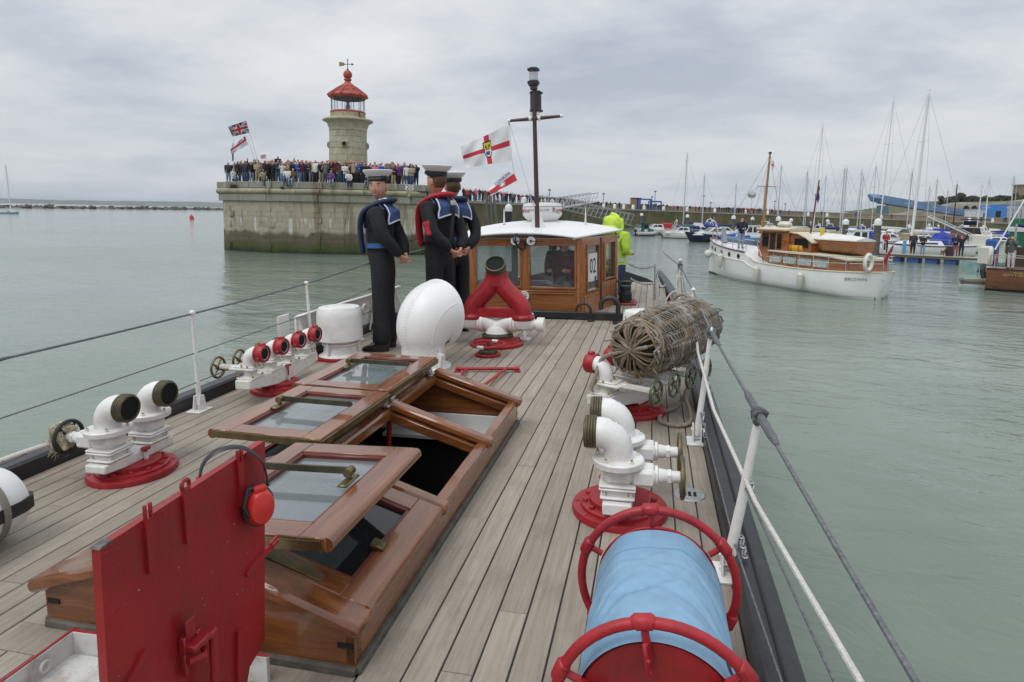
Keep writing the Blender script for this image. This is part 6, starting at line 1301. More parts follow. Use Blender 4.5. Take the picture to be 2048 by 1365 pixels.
# ------------------------------------------------------------------ red breeching piece on its white tee
yp=T('breeching_piece','red Y shaped breeching pipe on a white tee with a red deck flange','monitor',(-1.665,6.58,0)); YX,YY=-1.665,6.58
C=TR(YX,YY,0); mb=MB(); mb.lathe([(.285,0),(.288,.03),(.275,.045),(.235,.048),(.23,.06),(.17,.066),(.168,.092),(0,.095)],44,C); part('deck_flange',mb,M_red,yp,30)
mb=MB(); bolts(mb,10,.255,.046,.014,.014,C); bolts(mb,8,.20,.06,.012,.014,C); part('flange_bolts',mb,M_red,yp)
mb=MB(); mb.lathe([(.168,.095),(.172,.10),(.172,.118),(.165,.124),(0,.124)],36,C); part('gasket',mb,M_bronze,yp)
mb=MB(); mb.lathe([(.125,.124),(.135,.14),(.125,.16),(.118,.20),(.09,.23)],32,C); part('tee_foot',mb,M_white,yp,45)
for s in (-1,1):
 mb=MB(); mb.tube(bez([(YX+s*.02,YY,.19),(YX+s*.07,YY,.225),(YX+s*.14,YY,.255),(YX+s*.17,YY,.25)],5),[.11,.10,.095,.092,.09,.09,.09,.09,.09,.09,.09,.09,.09,.09,.09,.09][:16],22); part('tee_branch',mb,M_white,yp,50)
 mb=MB(); Xp=frame((YX+s*.15,YY,.245),(s,0,-.02)); mb.lathe([(.088,0),(.105,.003),(.105,.03),(.088,.034),(.1,.036),(.1,.06),(.086,.064),(.082,.12),(.072,.2),(.062,.255),(.05,.26),(.05,.30),(0,.30)],26,Xp); part('side_pipe',mb,M_white,yp,35)
 mb=MB(); mb.lathe([(.076,.295),(.078,.30),(.078,.37),(.07,.376),(0,.377)],24,Xp); part('end_cap',mb,M_white,yp,35)
 # red leg
 P=bez([(YX+s*.025,YY-.0,.80),(YX+s*.045,YY,.70),(YX+s*.12,YY,.59),(YX+s*.215,YY,.50),(YX+s*.275,YY,.41),(YX+s*.285,YY,.30)],6); mb=MB(); n_=len(P); mb.tube(P,[.098+.006*i/n_ for i in range(n_)],26,caps=False,up=(0,1,0)); part('leg',mb,M_red,yp,60)
 mb=MB(); mb.lathe([(.100,.285),(.125,.29),(.128,.30),(.128,.322),(.118,.334),(.105,.345)],30,TR(YX+s*.285,YY,0)); bolts(mb,6,.116,.322,.012,.018,TR(YX+s*.285,YY,0),.3); part('leg_flange',mb,M_red,yp,35)
 mb=MB(); mb.lathe([(.098,.20),(.12,.262),(.122,.285),(.1,.286)],28,TR(YX+s*.285,YY,0)); part('saddle',mb,M_white,yp,40)
dm=V((.06,-.70,.71)).normalized(); c0=V((YX,YY,.70)); P=[c0+V((0,0,-.04)),c0+V((0,.0,.05)),V((YX,YY-.01,.80)),V((YX,YY-.035,.865))]
mb=MB(); mb.tube(P,[.11,.112,.104,.103],30,caps=False,up=(0,1,0)); part('neck',mb,M_red,yp,60)
Xm=frame(V((YX,YY-.035,.862)),dm); mb=MB(); mb.lathe([(.098,-.02),(.112,-.018),(.114,.0),(.108,.006),(.114,.012),(.108,.02),(.114,.026),(.108,.034),(.114,.040),(.112,.066),(.098,.068),(.092,.05),(.088,-.03)],36,Xm); part('threaded_mouth',mb,M_bronze,yp,30)
mb=MB(); mb.lathe([(.092,.05),(.088,-.05),(.080,-.18),(0,-.2)],30,Xm); part('bore',mb,M_inside,yp)
mb=MB(); mb.box((YX,YY-.02,.415),(.50,.10,.012),b=.003); mb.box((YX,YY-.068,.365),(.50,.012,.10),b=.003); part('brace_plate',mb,M_red,yp)
bx_=T('white_ventlet','small white drum shaped fitting on a bracket right of the red breeching','fitting',(-1.36,7.05,0)); mb=MB(); mb.lathe([(.10,-.055),(.105,-.05),(.105,.05),(.10,.055),(0,.055)],26,frame((-1.40,7.0,.19),(1,0,0))); part('drum',mb,M_white,bx_,35); mb=MB(); mb.beam((-1.44,6.98,.19),(-1.42,6.85,.02),.04,.03,bev=.006); mb.box((-1.42,6.88,.012),(.12,.16,.024),b=.004); mb.cyl((-1.56,7.0,.20),(-1.45,7.0,.20),.025,n=10); part('bracket',mb,M_white,bx_)
vw=T('deck_valve','low red hand wheel valve with white taped rim on the deck','valve',(-1.635,6.05,0)); C=TR(-1.635,6.05,0)
mb=MB(); mb.lathe([(.128,0),(.13,.022),(.122,.03),(0,.031)],36,C); part('base_disc',mb,M_red,vw,30); mb=MB(); mb.lathe([(.095,.031),(.098,.044),(.06,.048),(.045,.06),(.042,.10),(.022,.105),(.02,.15),(0,.151)],24,C); bolts(mb,6,.08,.044,.012,.01,C); part('spindle_housing',mb,M_bronze,vw,30)
Xw=TR(-1.635,6.05,.118); p=wheel_parts(vw,Xw,.172,M_red,6,.014)
for a in (1.35,-1.75):
 mb=MB(); mb.tube([Xw @ V((.172*cos(a+e),.172*sin(a+e),0)) for e in (-.2,-.1,0,.1,.2)],.0165,10); part('white_tape',mb,M_white,p)
sf=T('folding_stay','red folding steel stay lying on the deck beyond the skylight','stay',(-1.45,5.3,0))
mb=MB(); mb.cyl((-1.74,5.36,.03),(-1.20,5.46,.03),.016,n=10); mb.sphere((-1.74,5.36,.03),.022,10,7); mb.sphere((-1.20,5.46,.03),.022,10,7); part('cross_bar',mb,M_red,sf)
for a,c in (((-1.66,5.37,.03),(-1.56,4.7,.055)),((-1.30,5.44,.03),(-1.34,4.7,.055))): mb=MB(); mb.beam(a,c,.028,.012,bev=.002); part('arm',mb,M_red,sf)
for x,y in ((-1.74,5.36),(-1.20,5.46)): mb=MB(); mb.box((x,y,.008),(.05,.05,.016),b=.004); part('foot',mb,M_red,sf)

# ------------------------------------------------------------------ wicker fender
wf=T('wicker_fender','large barrel shaped woven wicker fender lying across the right hydrant','fender',(.12,4.75,.4))
M_wick=mat('grey_wicker',(.19,.165,.135),.85,vs=7,col2=(.33,.295,.255),bump=.3,bs=80,dirt=(.20,.10,.04),ds=4.0,da=.75,rnd=.2)
M_wickd=mat('brown_wicker',(.185,.135,.085),.85,vs=7,col2=(.30,.235,.165),bump=.3,bs=80,rnd=.25)
wa,wb_=V((-.125,4.13,.545)),V((.36,5.22,.535)); ax=(wb_-wa); Lw=ax.length; XW=frame(wa,ax,(0,0,1)); wr=random.Random(12); nst=16
def wrad(z): u=z/Lw; return .152+.066*sin(pi*min(1,max(0,u*.86+.02))) ** .6
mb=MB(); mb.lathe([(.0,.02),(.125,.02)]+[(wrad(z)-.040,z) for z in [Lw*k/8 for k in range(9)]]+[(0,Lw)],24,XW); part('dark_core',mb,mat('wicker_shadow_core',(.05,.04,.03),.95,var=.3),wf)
mb=MB(); spots=[]
for i in range(nst):
 a=2*pi*i/nst; P=[XW @ V((wrad(Lw*k/10)*cos(a),wrad(Lw*k/10)*sin(a),Lw*k/10)) for k in range(11)]; mb.tube(P,.0075,5)
o=part('stakes',mb,M_wickd,wf); 
mb=MB(); nrow=74
for rw in range(nrow):
 z0=Lw*(.02+.95*rw/nrow); P=[]; ph=rw % 2; nseg=nst*2; rr0=wr.uniform(.0050,.0078); mb.mi=wr.choice((0,0,0,1,2))
 for k in range(nseg):
  a=2*pi*k/nseg+wr.gauss(0,.012); q=(k // 1) % 4; wv=(.014 if (k % 4 in ((0,1) if ph else (2,3))) else -.012)+wr.gauss(0,.0025); zz=z0+.030*sin(a*3+rw*.22)+.018*((k % 4)-1.5)/1.5+wr.gauss(0,.0018); r_=wrad(z0)+wv; P.append(XW @ V((r_*cos(a),r_*sin(a),zz)))
 mb.tube(P,rr0,5,True)
o=part('woven_withies',mb,[M_wick,M_wickd,mat('pale_wicker',(.30,.28,.25),.85,vs=7,var=.25)],wf); o['kind']= 'stuff'
mb=MB()
for k in range(26):
 a=2*pi*k/26+wr.gauss(0,.12); r_=.155; b_=a+pi+wr.gauss(0,.35); z=-.020-.006*(k % 5); mb.tube(bez([XW @ V((r_*cos(a),r_*sin(a),.03)),XW @ V((r_*.8*cos(a),r_*.8*sin(a),z)),XW @ V((wr.gauss(0,.012),wr.gauss(0,.012),z-.012)),XW @ V((r_*.8*cos(b_),r_*.8*sin(b_),z)),XW @ V((r_*1.02*cos(b_),r_*1.02*sin(b_),.03))],4),wr.uniform(.006,.0085),5)
part('end_lattice',mb,M_wickd,wf)
mb=MB()
for k in range(4): mb.tube([XW @ V(((.155+.012*k)*cos(a_),(.155+.012*k)*sin(a_),.012+.016*k+.01*sin(a_*5+k))) for a_ in [2*pi*i/40 for i in range(40)]],.0085,6,True)
part('rim_binding',mb,M_wickd,wf)
mb=MB()
for k in range(16):
 a=wr.uniform(0,2*pi); p0=XW @ V((.16*cos(a),.16*sin(a),.02)); mb.tube([p0,p0+(XW.to_3x3() @ V((cos(a)*wr.uniform(.02,.08),sin(a)*wr.uniform(.02,.08),wr.uniform(-.05,.02))))+V((0,0,-.02))],.0045,5)
for k in range(7):
 a=wr.uniform(-.6,1.2); p0=XW @ V((.175*cos(a),.175*sin(a),Lw*.97)); mb.tube([p0,p0+V((wr.uniform(.03,.12),wr.uniform(.0,.06),wr.uniform(-.03,.04)))],.005,5)
part('loose_withies',mb,M_wickd,wf)
fr_=T('fender_rope','brown rope looped through the wicker fender and coiled on the deck by the kerb','rope',(.2,4.5,0))
mb=MB(); mb.tube(bez([XW @ V((.0,.03,-.03)),XW @ V((.03,.11,-.045)),(-.31,4.15,.48),(-.365,4.12,.36),(-.40,4.09,.26)],8),.0135,8); mb.tube(bez([(-.20,4.12,.60),(-.17,4.09,.57),(-.135,4.08,.55)],5),.0125,8); part('end_tail',mb,M_ropeb,fr_)
mb=MB(); mb.tube(bez([XW @ V((.17,-.05,Lw)),XW @ V((.20,-.10,Lw+.05)),XW @ V((.12,-.2,Lw+.06)),XW @ V((.0,-.22,Lw)),(.30,4.95,.22),(.20,4.6,.05),(.08,4.45,.02),(.06,4.28,.015),(.16,4.2,.015),(.25,4.26,.018),(.27,4.45,.03),(.24,4.62,.10),(.29,4.72,.2)],8),.0145,8); part('coil',mb,M_ropeb,fr_)
mb=MB(); mb.tube(bez([XW @ V((.16,-.06,Lw-.02)),XW @ V((.23,-.12,Lw-.01)),XW @ V((.17,-.22,Lw)),XW @ V((.02,-.23,Lw-.02))],6),.012,7); part('grommet',mb,M_ropeb,fr_)

# ------------------------------------------------------------------ covered hose reel
hr=T('hose_reel','red hose reel with tubular end rings and a light blue plastic cover','hose reel',(.02,1.63,0)); HZ=.287; RR=.238
for y,nm,xo in ((1.905,'far',.025),(1.355,'near',.022)):
 X=frame((xo,y,HZ),(0,-1,0),(0,0,1)); mb=MB(); mb.torus(RR,.0135,56,12,X); ring=part('end_ring',mb,M_red,hr)
 for k in range(6):
  a=2*pi*k/6+(.14 if nm== 'near' else .1); q=V((RR*cos(a),RR*sin(a),0)); tg=V((-sin(a),cos(a),0))*.019; mb=MB(); mb.tube([X @ (q-tg*1.2+q.normalized()*.0005),X @ (q-tg+q.normalized()*.002),X @ (q+tg+q.normalized()*.002),X @ (q+tg*1.2)],[.0145,.0185,.0185,.0145],12); part('ring_socket',mb,M_red,ring)
  mb=MB(); mb.tube([X @ (q*.97),X @ (q*.80)],[.009,.010],8)
  if nm== 'near': mb.beam(X @ V((q.x*.83,q.y*.83,.006)),X @ V((q.x*.52,q.y*.52,.012)),.030,.012,bev=.005); mb.sphere(X @ V((q.x*.66,q.y*.66,.018)),.007,8,6); mb.sphere(X @ V((q.x*.55,q.y*.55,.018)),.005,8,6)
  part('ring_spoke',mb,M_red,ring)
 mb=MB(); mb.lathe([(0,-.004),(.182,-.004),(.186,0),(.182,.006),(0,.006)],48,X @ Matrix.Translation((0,0,-.016 if nm== 'near' else 0))); part('drum_end',mb,M_redplate,hr,30)
mb=MB(); kb=random.Random(6); CR=[(kb.uniform(.08,.9),kb.uniform(-.35,.35),kb.uniform(-1.2,1.3),kb.choice((-.006,-.004,.004,.005))) for _ in range(15)]
def cover(u,v):
 a=(u-.5)*2*pi*.99 ; y=1.356+(1.885-1.356)*v; w=.0035*mnoise.noise(V((sin(a)*3,cos(a)*3,v*2.2)))+.0045*sin(v*pi)*mnoise.noise(V((sin(a)*1.4,cos(a)*1.4+v*2.5,5)))
 w+=-.008*math.exp(-((v-.28-.22*(a+1.0))/.05) ** 2)*(1 if -1.5<a<.4 else .2)+.003*math.exp(-((v-.20-.22*(a+1.0))/.04) ** 2)*(1 if -1.5<a<.4 else 0)
 flat=1-.018*cos(6*a+.4) ; r_=(.186+.006*(1-v)+w*min(1,v*6))*(1-(1-flat)*min(1,v*6)); xo=.022+.003*v
 for q in CR: w+= q[3]*math.exp(-((v-q[0]-q[1]*(a-q[2]))/.022) ** 2)*math.exp(-((a-q[2])/.55) ** 2)
 r_=(.186+.006*(1-v)+w*min(1,v*6))*(1-(1-flat)*min(1,v*6)); return V((xo+r_*sin(a),y,HZ+r_*cos(a)))
mb.grid(150,70,cover); part('cover',mb,M_bluecover,hr,60)
mb=MB(); mb.tube([cover(.2+.6*k/60,.80) for k in range(61)],.0014,5); part('cover_seam',mb,mat('cover_stitch',(.10,.25,.42),.6),hr)
mb=MB()      # hand painted black marking down the right flank
for (a0,v0),(a1,v1) in zip([(1.12,.10),(1.02,.12),(.98,.17),(1.02,.22),(1.12,.25)],[(1.02,.12),(.98,.17),(1.02,.22),(1.12,.25),(1.2,.245)]): 
 p0,p1=cover(a0/(2*pi*.99)+.5,v0),cover(a1/(2*pi*.99)+.5,v1); n0=V((sin(a0),0,cos(a0)))*.0025; mb.tube([p0+n0,p1+n0],.0045,6,flat=.5)
part('painted_mark',mb,M_signk,hr)
mb=MB(); 
for s in (-1,1):
 for y in (1.40,1.87): mb.beam((s*.15,y,.0),(s*.06,y,.20),.03,.03,bev=.005)
 mb.box((s*.15,1.63,.008),(.05,.60,.016),b=.004)
part('reel_stand',mb,M_red,hr)
mb=MB(); mb.sphere((XR+.05,1.62,.16),(.03,.034,.04),16,10); mb.cyl((XR+.045,1.62,.09),(XR+.05,1.62,.14),.012,n=8); part('kerb_knob',mb,M_plasticb,fb)
# ------------------------------------------------------------------ stanchions and life lines
SG= 'stanchions of the life lines'
def stanchion(lab,base,top,foot_dir=1,r=.014,clevis=True,collar=None):
 A=T('stanchion',lab,'stanchion',base,SG); b_,t_=V(base),V(top); mb=MB(); mb.tube([b_+V((0,0,.05)),b_.lerp(t_,.5),t_],[r*1.35,r*1.15,r*.85],12); part('post',mb,M_white,A); mb=MB(); mb.sphere(t_+V((0,0,.006)),.022,14,10); part('ball_top',mb,M_white,A)
 mb=MB()
 for s in (-1,1): mb.rings([[b_+V((s*.024+e,y,z)) for y,z in ((-.045,.0),(.045,.0),(.022,.12),(-.022,.12))] for e in (-.004,.004)])
 mb.box(b_+V((0,0,.006)),(.12,.15,.012),b=.003); mb.cyl(b_+V((-.036,0,.085)),b_+V((.036,0,.085)),.009,n=8); mb.cyl(b_+V((-.034,0,.03)),b_+V((.034,0,.03)),.007,n=8); part('foot',mb,M_white,A); return A
Lp=[V((-3.300,3.92,0)),V((-3.36,5.62,.0)),V((-3.40,7.42,.0))]; Lt=[V((-3.31,3.92,.735)),V((-3.38,5.60,.765)),V((-3.43,7.42,.868))]
stanchion('white stanchion on the left kerb between the two and four mouthed hydrants',Lp[0],Lt[0]); stanchion('slim white stanchion rising behind the large left mushroom vent',Lp[1],Lt[1])
A=stanchion('white stanchion with a sloping brace beside the foremost sailor',Lp[2],Lt[2]); mb=MB(); mb.tube([(-3.43,7.42,.80),(-3.40,7.02,.03)],.012,8); part('brace',mb,M_white,A)
Rp=[V((.305,2.486,0)),V((.279,3.956,0)),V((.30,6.15,0)),V((.29,7.50,0))]; Rt=[V((.404,2.486,.667)),V((.350,3.956,.712)),V((.375,6.15,.69)),V((.305,7.50,.81))]
stanchion('tall white leaning stanchion nearest on the right kerb with rope lashing on its ball',Rp[0],Rt[0],r=.0165); stanchion('white stanchion on the right kerb beside the wicker fender',Rp[1],Rt[1],r=.015); stanchion('short looking white stanchion just beyond the wicker fender',Rp[2],Rt[2]); stanchion('white stanchion draped with a bundle of white ropes',Rp[3],Rt[3])
lw=T('life_line','grey wire life lines running along the left side of the deck','wire',(-3.4,4,.4))
def wire(par,P,r,m_,nm='wire',n=7,sag=0.0):
 mb=MB(); Q_=[]
 for a,c in zip(P,P[1:]):
  a,c=V(a),V(c)
  for k in range(10): f=k/10; Q_.append(a.lerp(c,f)-V((0,0,sag*4*f*(1-f))))
 Q_.append(V(P[-1])); mb.tube(Q_,r,n); return part(nm,mb,m_,par)
e0=V((-3.28,1.2,.70)); wire(lw,[e0,(-3.30,2.55,.722),Lt[0],Lt[1],Lt[2],(-3.40,9.5,.93)],.0075,M_wire,'top_wire',sag=.004)
mb=MB(); mb.tube([(-3.28,1.1,.70),(-3.297,2.45,.720),(-3.299,2.56,.7225)],[.0135,.0135,.008],8); part('wire_serving',mb,M_wirewrap,lw)
mid= lambda a,b_,f: V(a).lerp(V(b_),f)
wire(lw,[(-3.27,1.1,.40),mid(Lp[0],Lt[0],.60),mid(Lp[1],Lt[1],.60),mid(Lp[2],Lt[2],.62)],.0042,M_wire,'middle_wire'); wire(lw,[(-3.26,1.1,.15),mid(Lp[0],Lt[0],.30),mid(Lp[1],Lt[1],.30),mid(Lp[2],Lt[2],.3)],.0042,M_wire,'lower_wire')
mb=MB(); mb.tube([Lt[2]-V((0,.5,.03)),Lt[2]-V((0,.25,.015)),Lt[2]],[.012,.022,.014],8); mb.tube([mid(Lp[2],Lt[2],.62)-V((0,.35,.01)),mid(Lp[2],Lt[2],.62)-V((0,.15,0))],[.014,.012],8); part('wire_splice',mb,M_wirewrap,lw)
rw=T('life_line','grey wire life line with served ends along the right side of the deck','wire',(.4,4,.4))
E_=V((.47,1.0,.61)); wire(rw,[E_,Rt[0],Rt[1],Rt[2],Rt[3],(.15,10.5,.78)],.0075,M_wire,'top_wire',sag=.004)
def serve(a,c,f0,f1,r): a,c=V(a),V(c); mb=MB(); mb.tube([a.lerp(c,f0),a.lerp(c,f0+.1*(f1-f0)),a.lerp(c,f1-.3*(f1-f0)),a.lerp(c,f1)],[r*.9,r,r,.008],9); part('wire_serving',mb,M_wirewrap,rw)
serve(Rt[0],E_,.02,.20,.0165); serve(Rt[0],Rt[1],.03,.20,.0155); serve(Rt[1],Rt[0],.05,.26,.015); serve(Rt[3],Rt[2],.04,.25,.015)
mb=MB(); kq=random.Random(3)
for t_ in (Rt[0],Rt[1],Rt[3]):
 for k in range(5): ph=kq.uniform(0,6); mb.tube([t_+V((.022*cos(a_),.03*sin(a_+ph) ,.026*sin(a_)-.012+.004*k)) for a_ in [2*pi*i/14 for i in range(14)]],.0075,6,True)
 mb.sphere(t_+V((.022,-.012,.01)),.012,8,6); mb.sphere(t_+V((.0,.03,.012)),.013,8,6)
part('lashing',mb,M_wirewrap,rw)
wire(rw,[(.46,1.0,.33),mid(Rp[0],Rt[0],.56),mid(Rp[1],Rt[1],.58),mid(Rp[2],Rt[2],.58)],.0042,M_wire,'middle_wire'); wire(rw,[(.40,1.0,.14),mid(Rp[0],Rt[0],.21),mid(Rp[1],Rt[1],.28)],.0036,M_wire,'lower_wire')
rr_=T('white_hand_rope','thin white rope stretched inside the right life line from the fender','rope',(.35,3,.3)); wire(rr_,[(.50,.9,.43),(.37,2.3,.40),(.315,3.3,.42),(.30,4.3,.50),(.33,5.1,.56)],.0085,M_ropew,'rope',sag=.0)
def chain(root,a,c,n,rl,rt,m_,sag=0.0,nm='chain_link'):
 a,c=V(a),V(c)
 for k in range(n):
  f=(k+.5)/n; q=a.lerp(c,f)-V((0,0,sag*4*f*(1-f))); dd=(c-a)/n-V((0,0,sag*4*(1-2*f)/n)); X=frame(q,V((dd.y,-dd.x,.01)) if k % 2 else V((0,0,1))+dd*.01,dd) ; L_=dd.length*.72
  mb=MB(); P=[V((L_*.62*cos(t_)+(L_*.28 if cos(t_)>0 else -L_*.28),rl*sin(t_),0)) for t_ in [2*pi*i/12 for i in range(12)]]; mb.tube([X @ p for p in P],rt,5,True); part(nm,mb,m_,root)
ch=T('shackle_chains','short galvanised chains and shackles joining the wires to the right stanchions','chain',(.4,3,.3))
for a,c in ((mid(Rp[0],Rt[0],.62)+V((.012,-.02,0)),mid(Rp[0],Rt[0],.50)+V((.03,-.10,0))),(mid(Rp[1],Rt[1],.62)+V((.01,-.02,0)),mid(Rp[1],Rt[1],.48)+V((.03,-.26,-.02))),(mid(Rp[0],Rt[0],.26)+V((.02,0,0)),mid(Rp[0],Rt[0],.16)+V((.04,-.06,0))),(mid(Rp[1],Rt[1],.30)+V((.01,0,0)),mid(Rp[1],Rt[1],.12)+V((.03,-.14,-.01)))): chain(ch,a,c,5,.0085,.0034,M_steel)
bu_=T('rope_bundle','hank of white ropes hung on the far right stanchion','rope',Rt[3]-V((0,0,.4))); mb=MB(); kz=random.Random(31)
for k in range(16):
 s0=Rt[3]+V((kz.gauss(0,.015),kz.gauss(0,.015),-.02-.02*(k % 4))); e_=Rt[3]+V((kz.gauss(0,.05),kz.gauss(0,.06),-kz.uniform(.35,.68))); md=(s0+e_)/2+V((kz.gauss(0,.035),kz.gauss(0,.04),0)); mb.tube(bez([s0,md,e_],5),.0085,6)
for k in range(5): mb.tube([Rt[3]+V((.035*cos(a_),.035*sin(a_),-.12-.035*k+.01*sin(a_))) for a_ in [2*pi*i/12 for i in range(12)]],.011,6,True)
for sx_ in (-1,1): mb.tube(bez([Rt[3]+V((0,0,-.33)),Rt[3]+V((sx_*.06,0,-.30)),Rt[3]+V((sx_*.14,0,-.38)),Rt[3]+V((sx_*.16,0,-.47))],6),.009,6)
mb.sphere(Rt[3]+V((0,0,.06)),.028,12,8); part('hank',mb,M_ropew,bu_)

# ------------------------------------------------------------------ black coaming, bent pipes, stern bits
cm=T('black_coaming','black coaming bar across the deck in front of the wheelhouse','coaming',(-1,8.35,0)); mb=MB(); mb.beam((-2.7,8.43,.05),(-.31,8.32,.05),.08,.11,bev=.012); part('bar',mb,M_black,cm); mb=MB(); mb.beam((-.31,8.32,.04),(.25,8.30,.04),.06,.06,bev=.012); part('bar',mb,M_black,cm)
def bentpipe(lab,x,y,h_,w_,r):
 A=T('swan_neck',lab,'pipe',(x,y,0),'black swan neck pipes'); P=[V((x,y,.02)),V((x,y,h_-w_/2))]
 for k in range(1,10): a=pi*k/10; P.append(V((x-w_/2+w_/2*cos(a),y,h_-w_/2+w_/2*sin(a))))
 P+= [V((x-w_,y,h_-w_/2)),V((x-w_,y,h_*.55))]; mb=MB(); mb.tube(P,r,12); part('pipe',mb,M_black,A); mb=MB(); mb.lathe([(r*2.4,0),(r*2.4,.022),(r*2.1,.028),(r*1.2,.03),(r*1.1,.05)],20,TR(x,y,0)); bolts(mb,6,r*1.9,.026,r*.4,.014,TR(x,y,0)); part('flange',mb,M_black,A)
bentpipe('smaller black swan neck pipe left of the larger one',-.80,8.20,.24,.19,.017); bentpipe('larger black swan neck pipe with a bolted deck flange',-.435,8.09,.335,.22,.031)
bl=T('mooring_bollard','twin black mooring bollard on a red edged base by the wheelhouse door','bollard',(-.42,9.95,0))
mb=MB(); mb.box((-.42,9.95,.018),(.34,.50,.036),b=.015); part('base',mb,M_red,bl); mb=MB(); mb.box((-.42,9.95,.042),(.26,.42,.012),b=.005); part('base_plate',mb,M_black,bl)
for y,h_ in ((9.82,.30),(10.1,.34)): mb=MB(); mb.lathe([(.085,.045),(.08,.06),(.078,h_-.06),(.09,h_-.045),(.09,h_-.008),(.08,h_),(0,h_+.002)],20,TR(-.42,y,0)); part('bitt',mb,M_black,bl,35)
mb=MB()
for k in range(4): mb.torus(.094,.014,24,6,TR(-.42,9.82,.08+.03*k)); 
part('turned_rope',mb,M_rubber,bl)
rs_=T('rail_stanchion','grey rail stanchion with hanging chains at the right edge of the after deck','stanchion',(-.02,10.0,0)); mb=MB(); mb.tube([(.03,10.0,.05),(.03,10.0,.62)],.016,8); part('post',mb,M_steel,rs_)
chain(rs_,(.03,10.0,.60),(.16,8.9,.42),22,.018,.006,M_steel,.14); chain(rs_,(.03,10.0,.33),(.2,8.9,.08),20,.018,.006,M_steel,.10); chain(rs_,(.03,10.0,.60),(-.45,11.6,.50),22,.018,.006,M_steel,.06); chain(rs_,(.03,10.0,.32),(-.4,11.6,.22),20,.018,.006,M_steel,.05)

# ------------------------------------------------------------------ wheelhouse
wh_=T('wheelhouse','varnished teak wheelhouse with a white cambered roof and four windows','wheelhouse',(-1.77,9.4,0))
FL_,FR_=V((-2.60,8.6,0)),V((-.95,8.6,0)); BR_,BL_=V((-.545,10.0,0)),V((-2.99,10.0,0)); ZB,ZT=-.9,1.085
def wall(a,c,openings,m_v,nm,rails=True,th=.045,glassm=None,ztop=None,wood=None,trim=True,inner=False):
 """Framed wall between two plan points with window openings (s0, s1, z0, z1) measured along it."""
 a,c=V(a),V(c); Ln=(c-a).length; u=(c-a).normalized(); n_=V((u.y,-u.x,0)); X=Matrix(((u.x,n_.x,0,a.x),(u.y,n_.y,0,a.y),(0,0,1,0),(0,0,0,1)))
 zt2=ztop or ZT; zlo=min(o[2] for o in openings); zhi=max(o[3] for o in openings); wv,wh2=wood or (M_teakv,M_teakh)
 mb=MB(); mb.box((Ln/2,-th/2,(ZB+zlo)/2),(Ln,th,zlo-ZB),X); part('lower_panel',mb,wh2,wh_,0)
 mb=MB(); mb.box((Ln/2,-th/2,(zhi+zt2)/2),(Ln,th,zt2-zhi),X); part('head_rail',mb,wh2,wh_,0)
 s_=[0.0]
 for o in openings: s_+= [o[0],o[1]]
 s_.append(Ln)
 for k in range(0,len(s_),2):
  if s_[k+1]-s_[k]>.01: mb=MB(); mb.box(((s_[k]+s_[k+1])/2,-th/2,(zlo+zhi)/2),(s_[k+1]-s_[k],th-.001,zhi-zlo),X); part('window_post',mb,wv,wh_,0)
 for o in openings:
  s0,s1,z0,z1=o; mb=MB(); mb.box(((s0+s1)/2,-.022,(z0+z1)/2),(s1-s0,.006,z1-z0),X); w=part('window_pane',mb,glassm or G_clear,wh_,0)
  if trim:
   mb=MB(); e=.028
   for (x,z,sx_,sz) in (((s0+s1)/2,z0-e/2,s1-s0+2*e,e),((s0+s1)/2,z1+e/2,s1-s0+2*e,e),(s0-e/2,(z0+z1)/2,e,z1-z0),(s1+e/2,(z0+z1)/2,e,z1-z0)): mb.box((x,.008,z),(sx_,.022,sz),X,.004)
   part('window_trim',mb,mat('trim_teak',(.25,.083,.022),.28,vs=5,col2=(.36,.135,.045),coat=.6),wh_)
 return X,Ln
def sx(x): return x-FL_.x
X,_=wall(FL_,FR_,[(sx(-2.475),sx(-1.838),.412,.982),(sx(-1.689),sx(-1.064),.405,.982)],M_teakv,'front')
for (x0,x1) in ((.03,.10),(.10,.135),(sx(-1.03),sx(-.985))): mb=MB(); mb.box(((x0+x1)/2,.006,.36),(x1-x0-.004,.014,1.36),X,.003); part('post_moulding',mb,M_teakv,wh_)
for z in (.345,.315): mb=MB(); mb.box((sx(-1.77),.010,z),(1.40,.022,.018),X,.005); part('sill_moulding',mb,M_teakh,wh_)
X2,L2=wall(FR_,BR_,[(.16,.60,.34,.965),(.86,1.28,.45,.975)],M_teakv,'side',trim=True)
mb=MB(); mb.box((.70,.004,.10),(.045,.016,1.95),X2,.003); part('door_jamb',mb,mat('teak_dark_gap',(.05,.018,.008),.4),wh_); 
for k in range(9): mb=MB(); mb.box((.76+k*.066,.006,-.20),(.058,.016,1.2),X2,.003); part('door_board',mb,M_teakv,wh_)
for k in range(8): mb=MB(); mb.box((.09+k*.070,.006,-.28),(.062,.014,1.1),X2,.003); part('side_board',mb,M_teakv,wh_)
[part('door_stile',MB().box((x,.010,.70),(.05,.022,.60),X2,.003),M_teakv,wh_) for x in (.83,1.31)]; mb=MB(); mb.cyl(X2 @ V((1.36,.02,.36)),X2 @ V((1.36,.06,.36)),.02,n=10); part('door_knob',mb,M_brass,wh_)
M_paintin=mat('wheelhouse_inside_paint',(.58,.52,.51),.6,var=.06)
wall(BL_,FL_,[(.14,.66,.36,.975),(.80,1.30,.36,.975)],M_teakv,'left side'); wall(BR_,BL_,[(.15,.98,.34,1.02),(1.10,1.62,.42,1.02),(1.72,2.32,.34,1.02)],M_teakv,'back',wood=(M_paintin,M_paintin),trim=False)
mb=MB(); mb.add([FL_+V((.05,.05,-.85)),FR_+V((-.05,.05,-.85)),BR_+V((-.05,-.05,-.85)),BL_+V((.05,-.05,-.85))],[(0,1,2,3)]); part('floor',mb,M_dark,wh_,0)
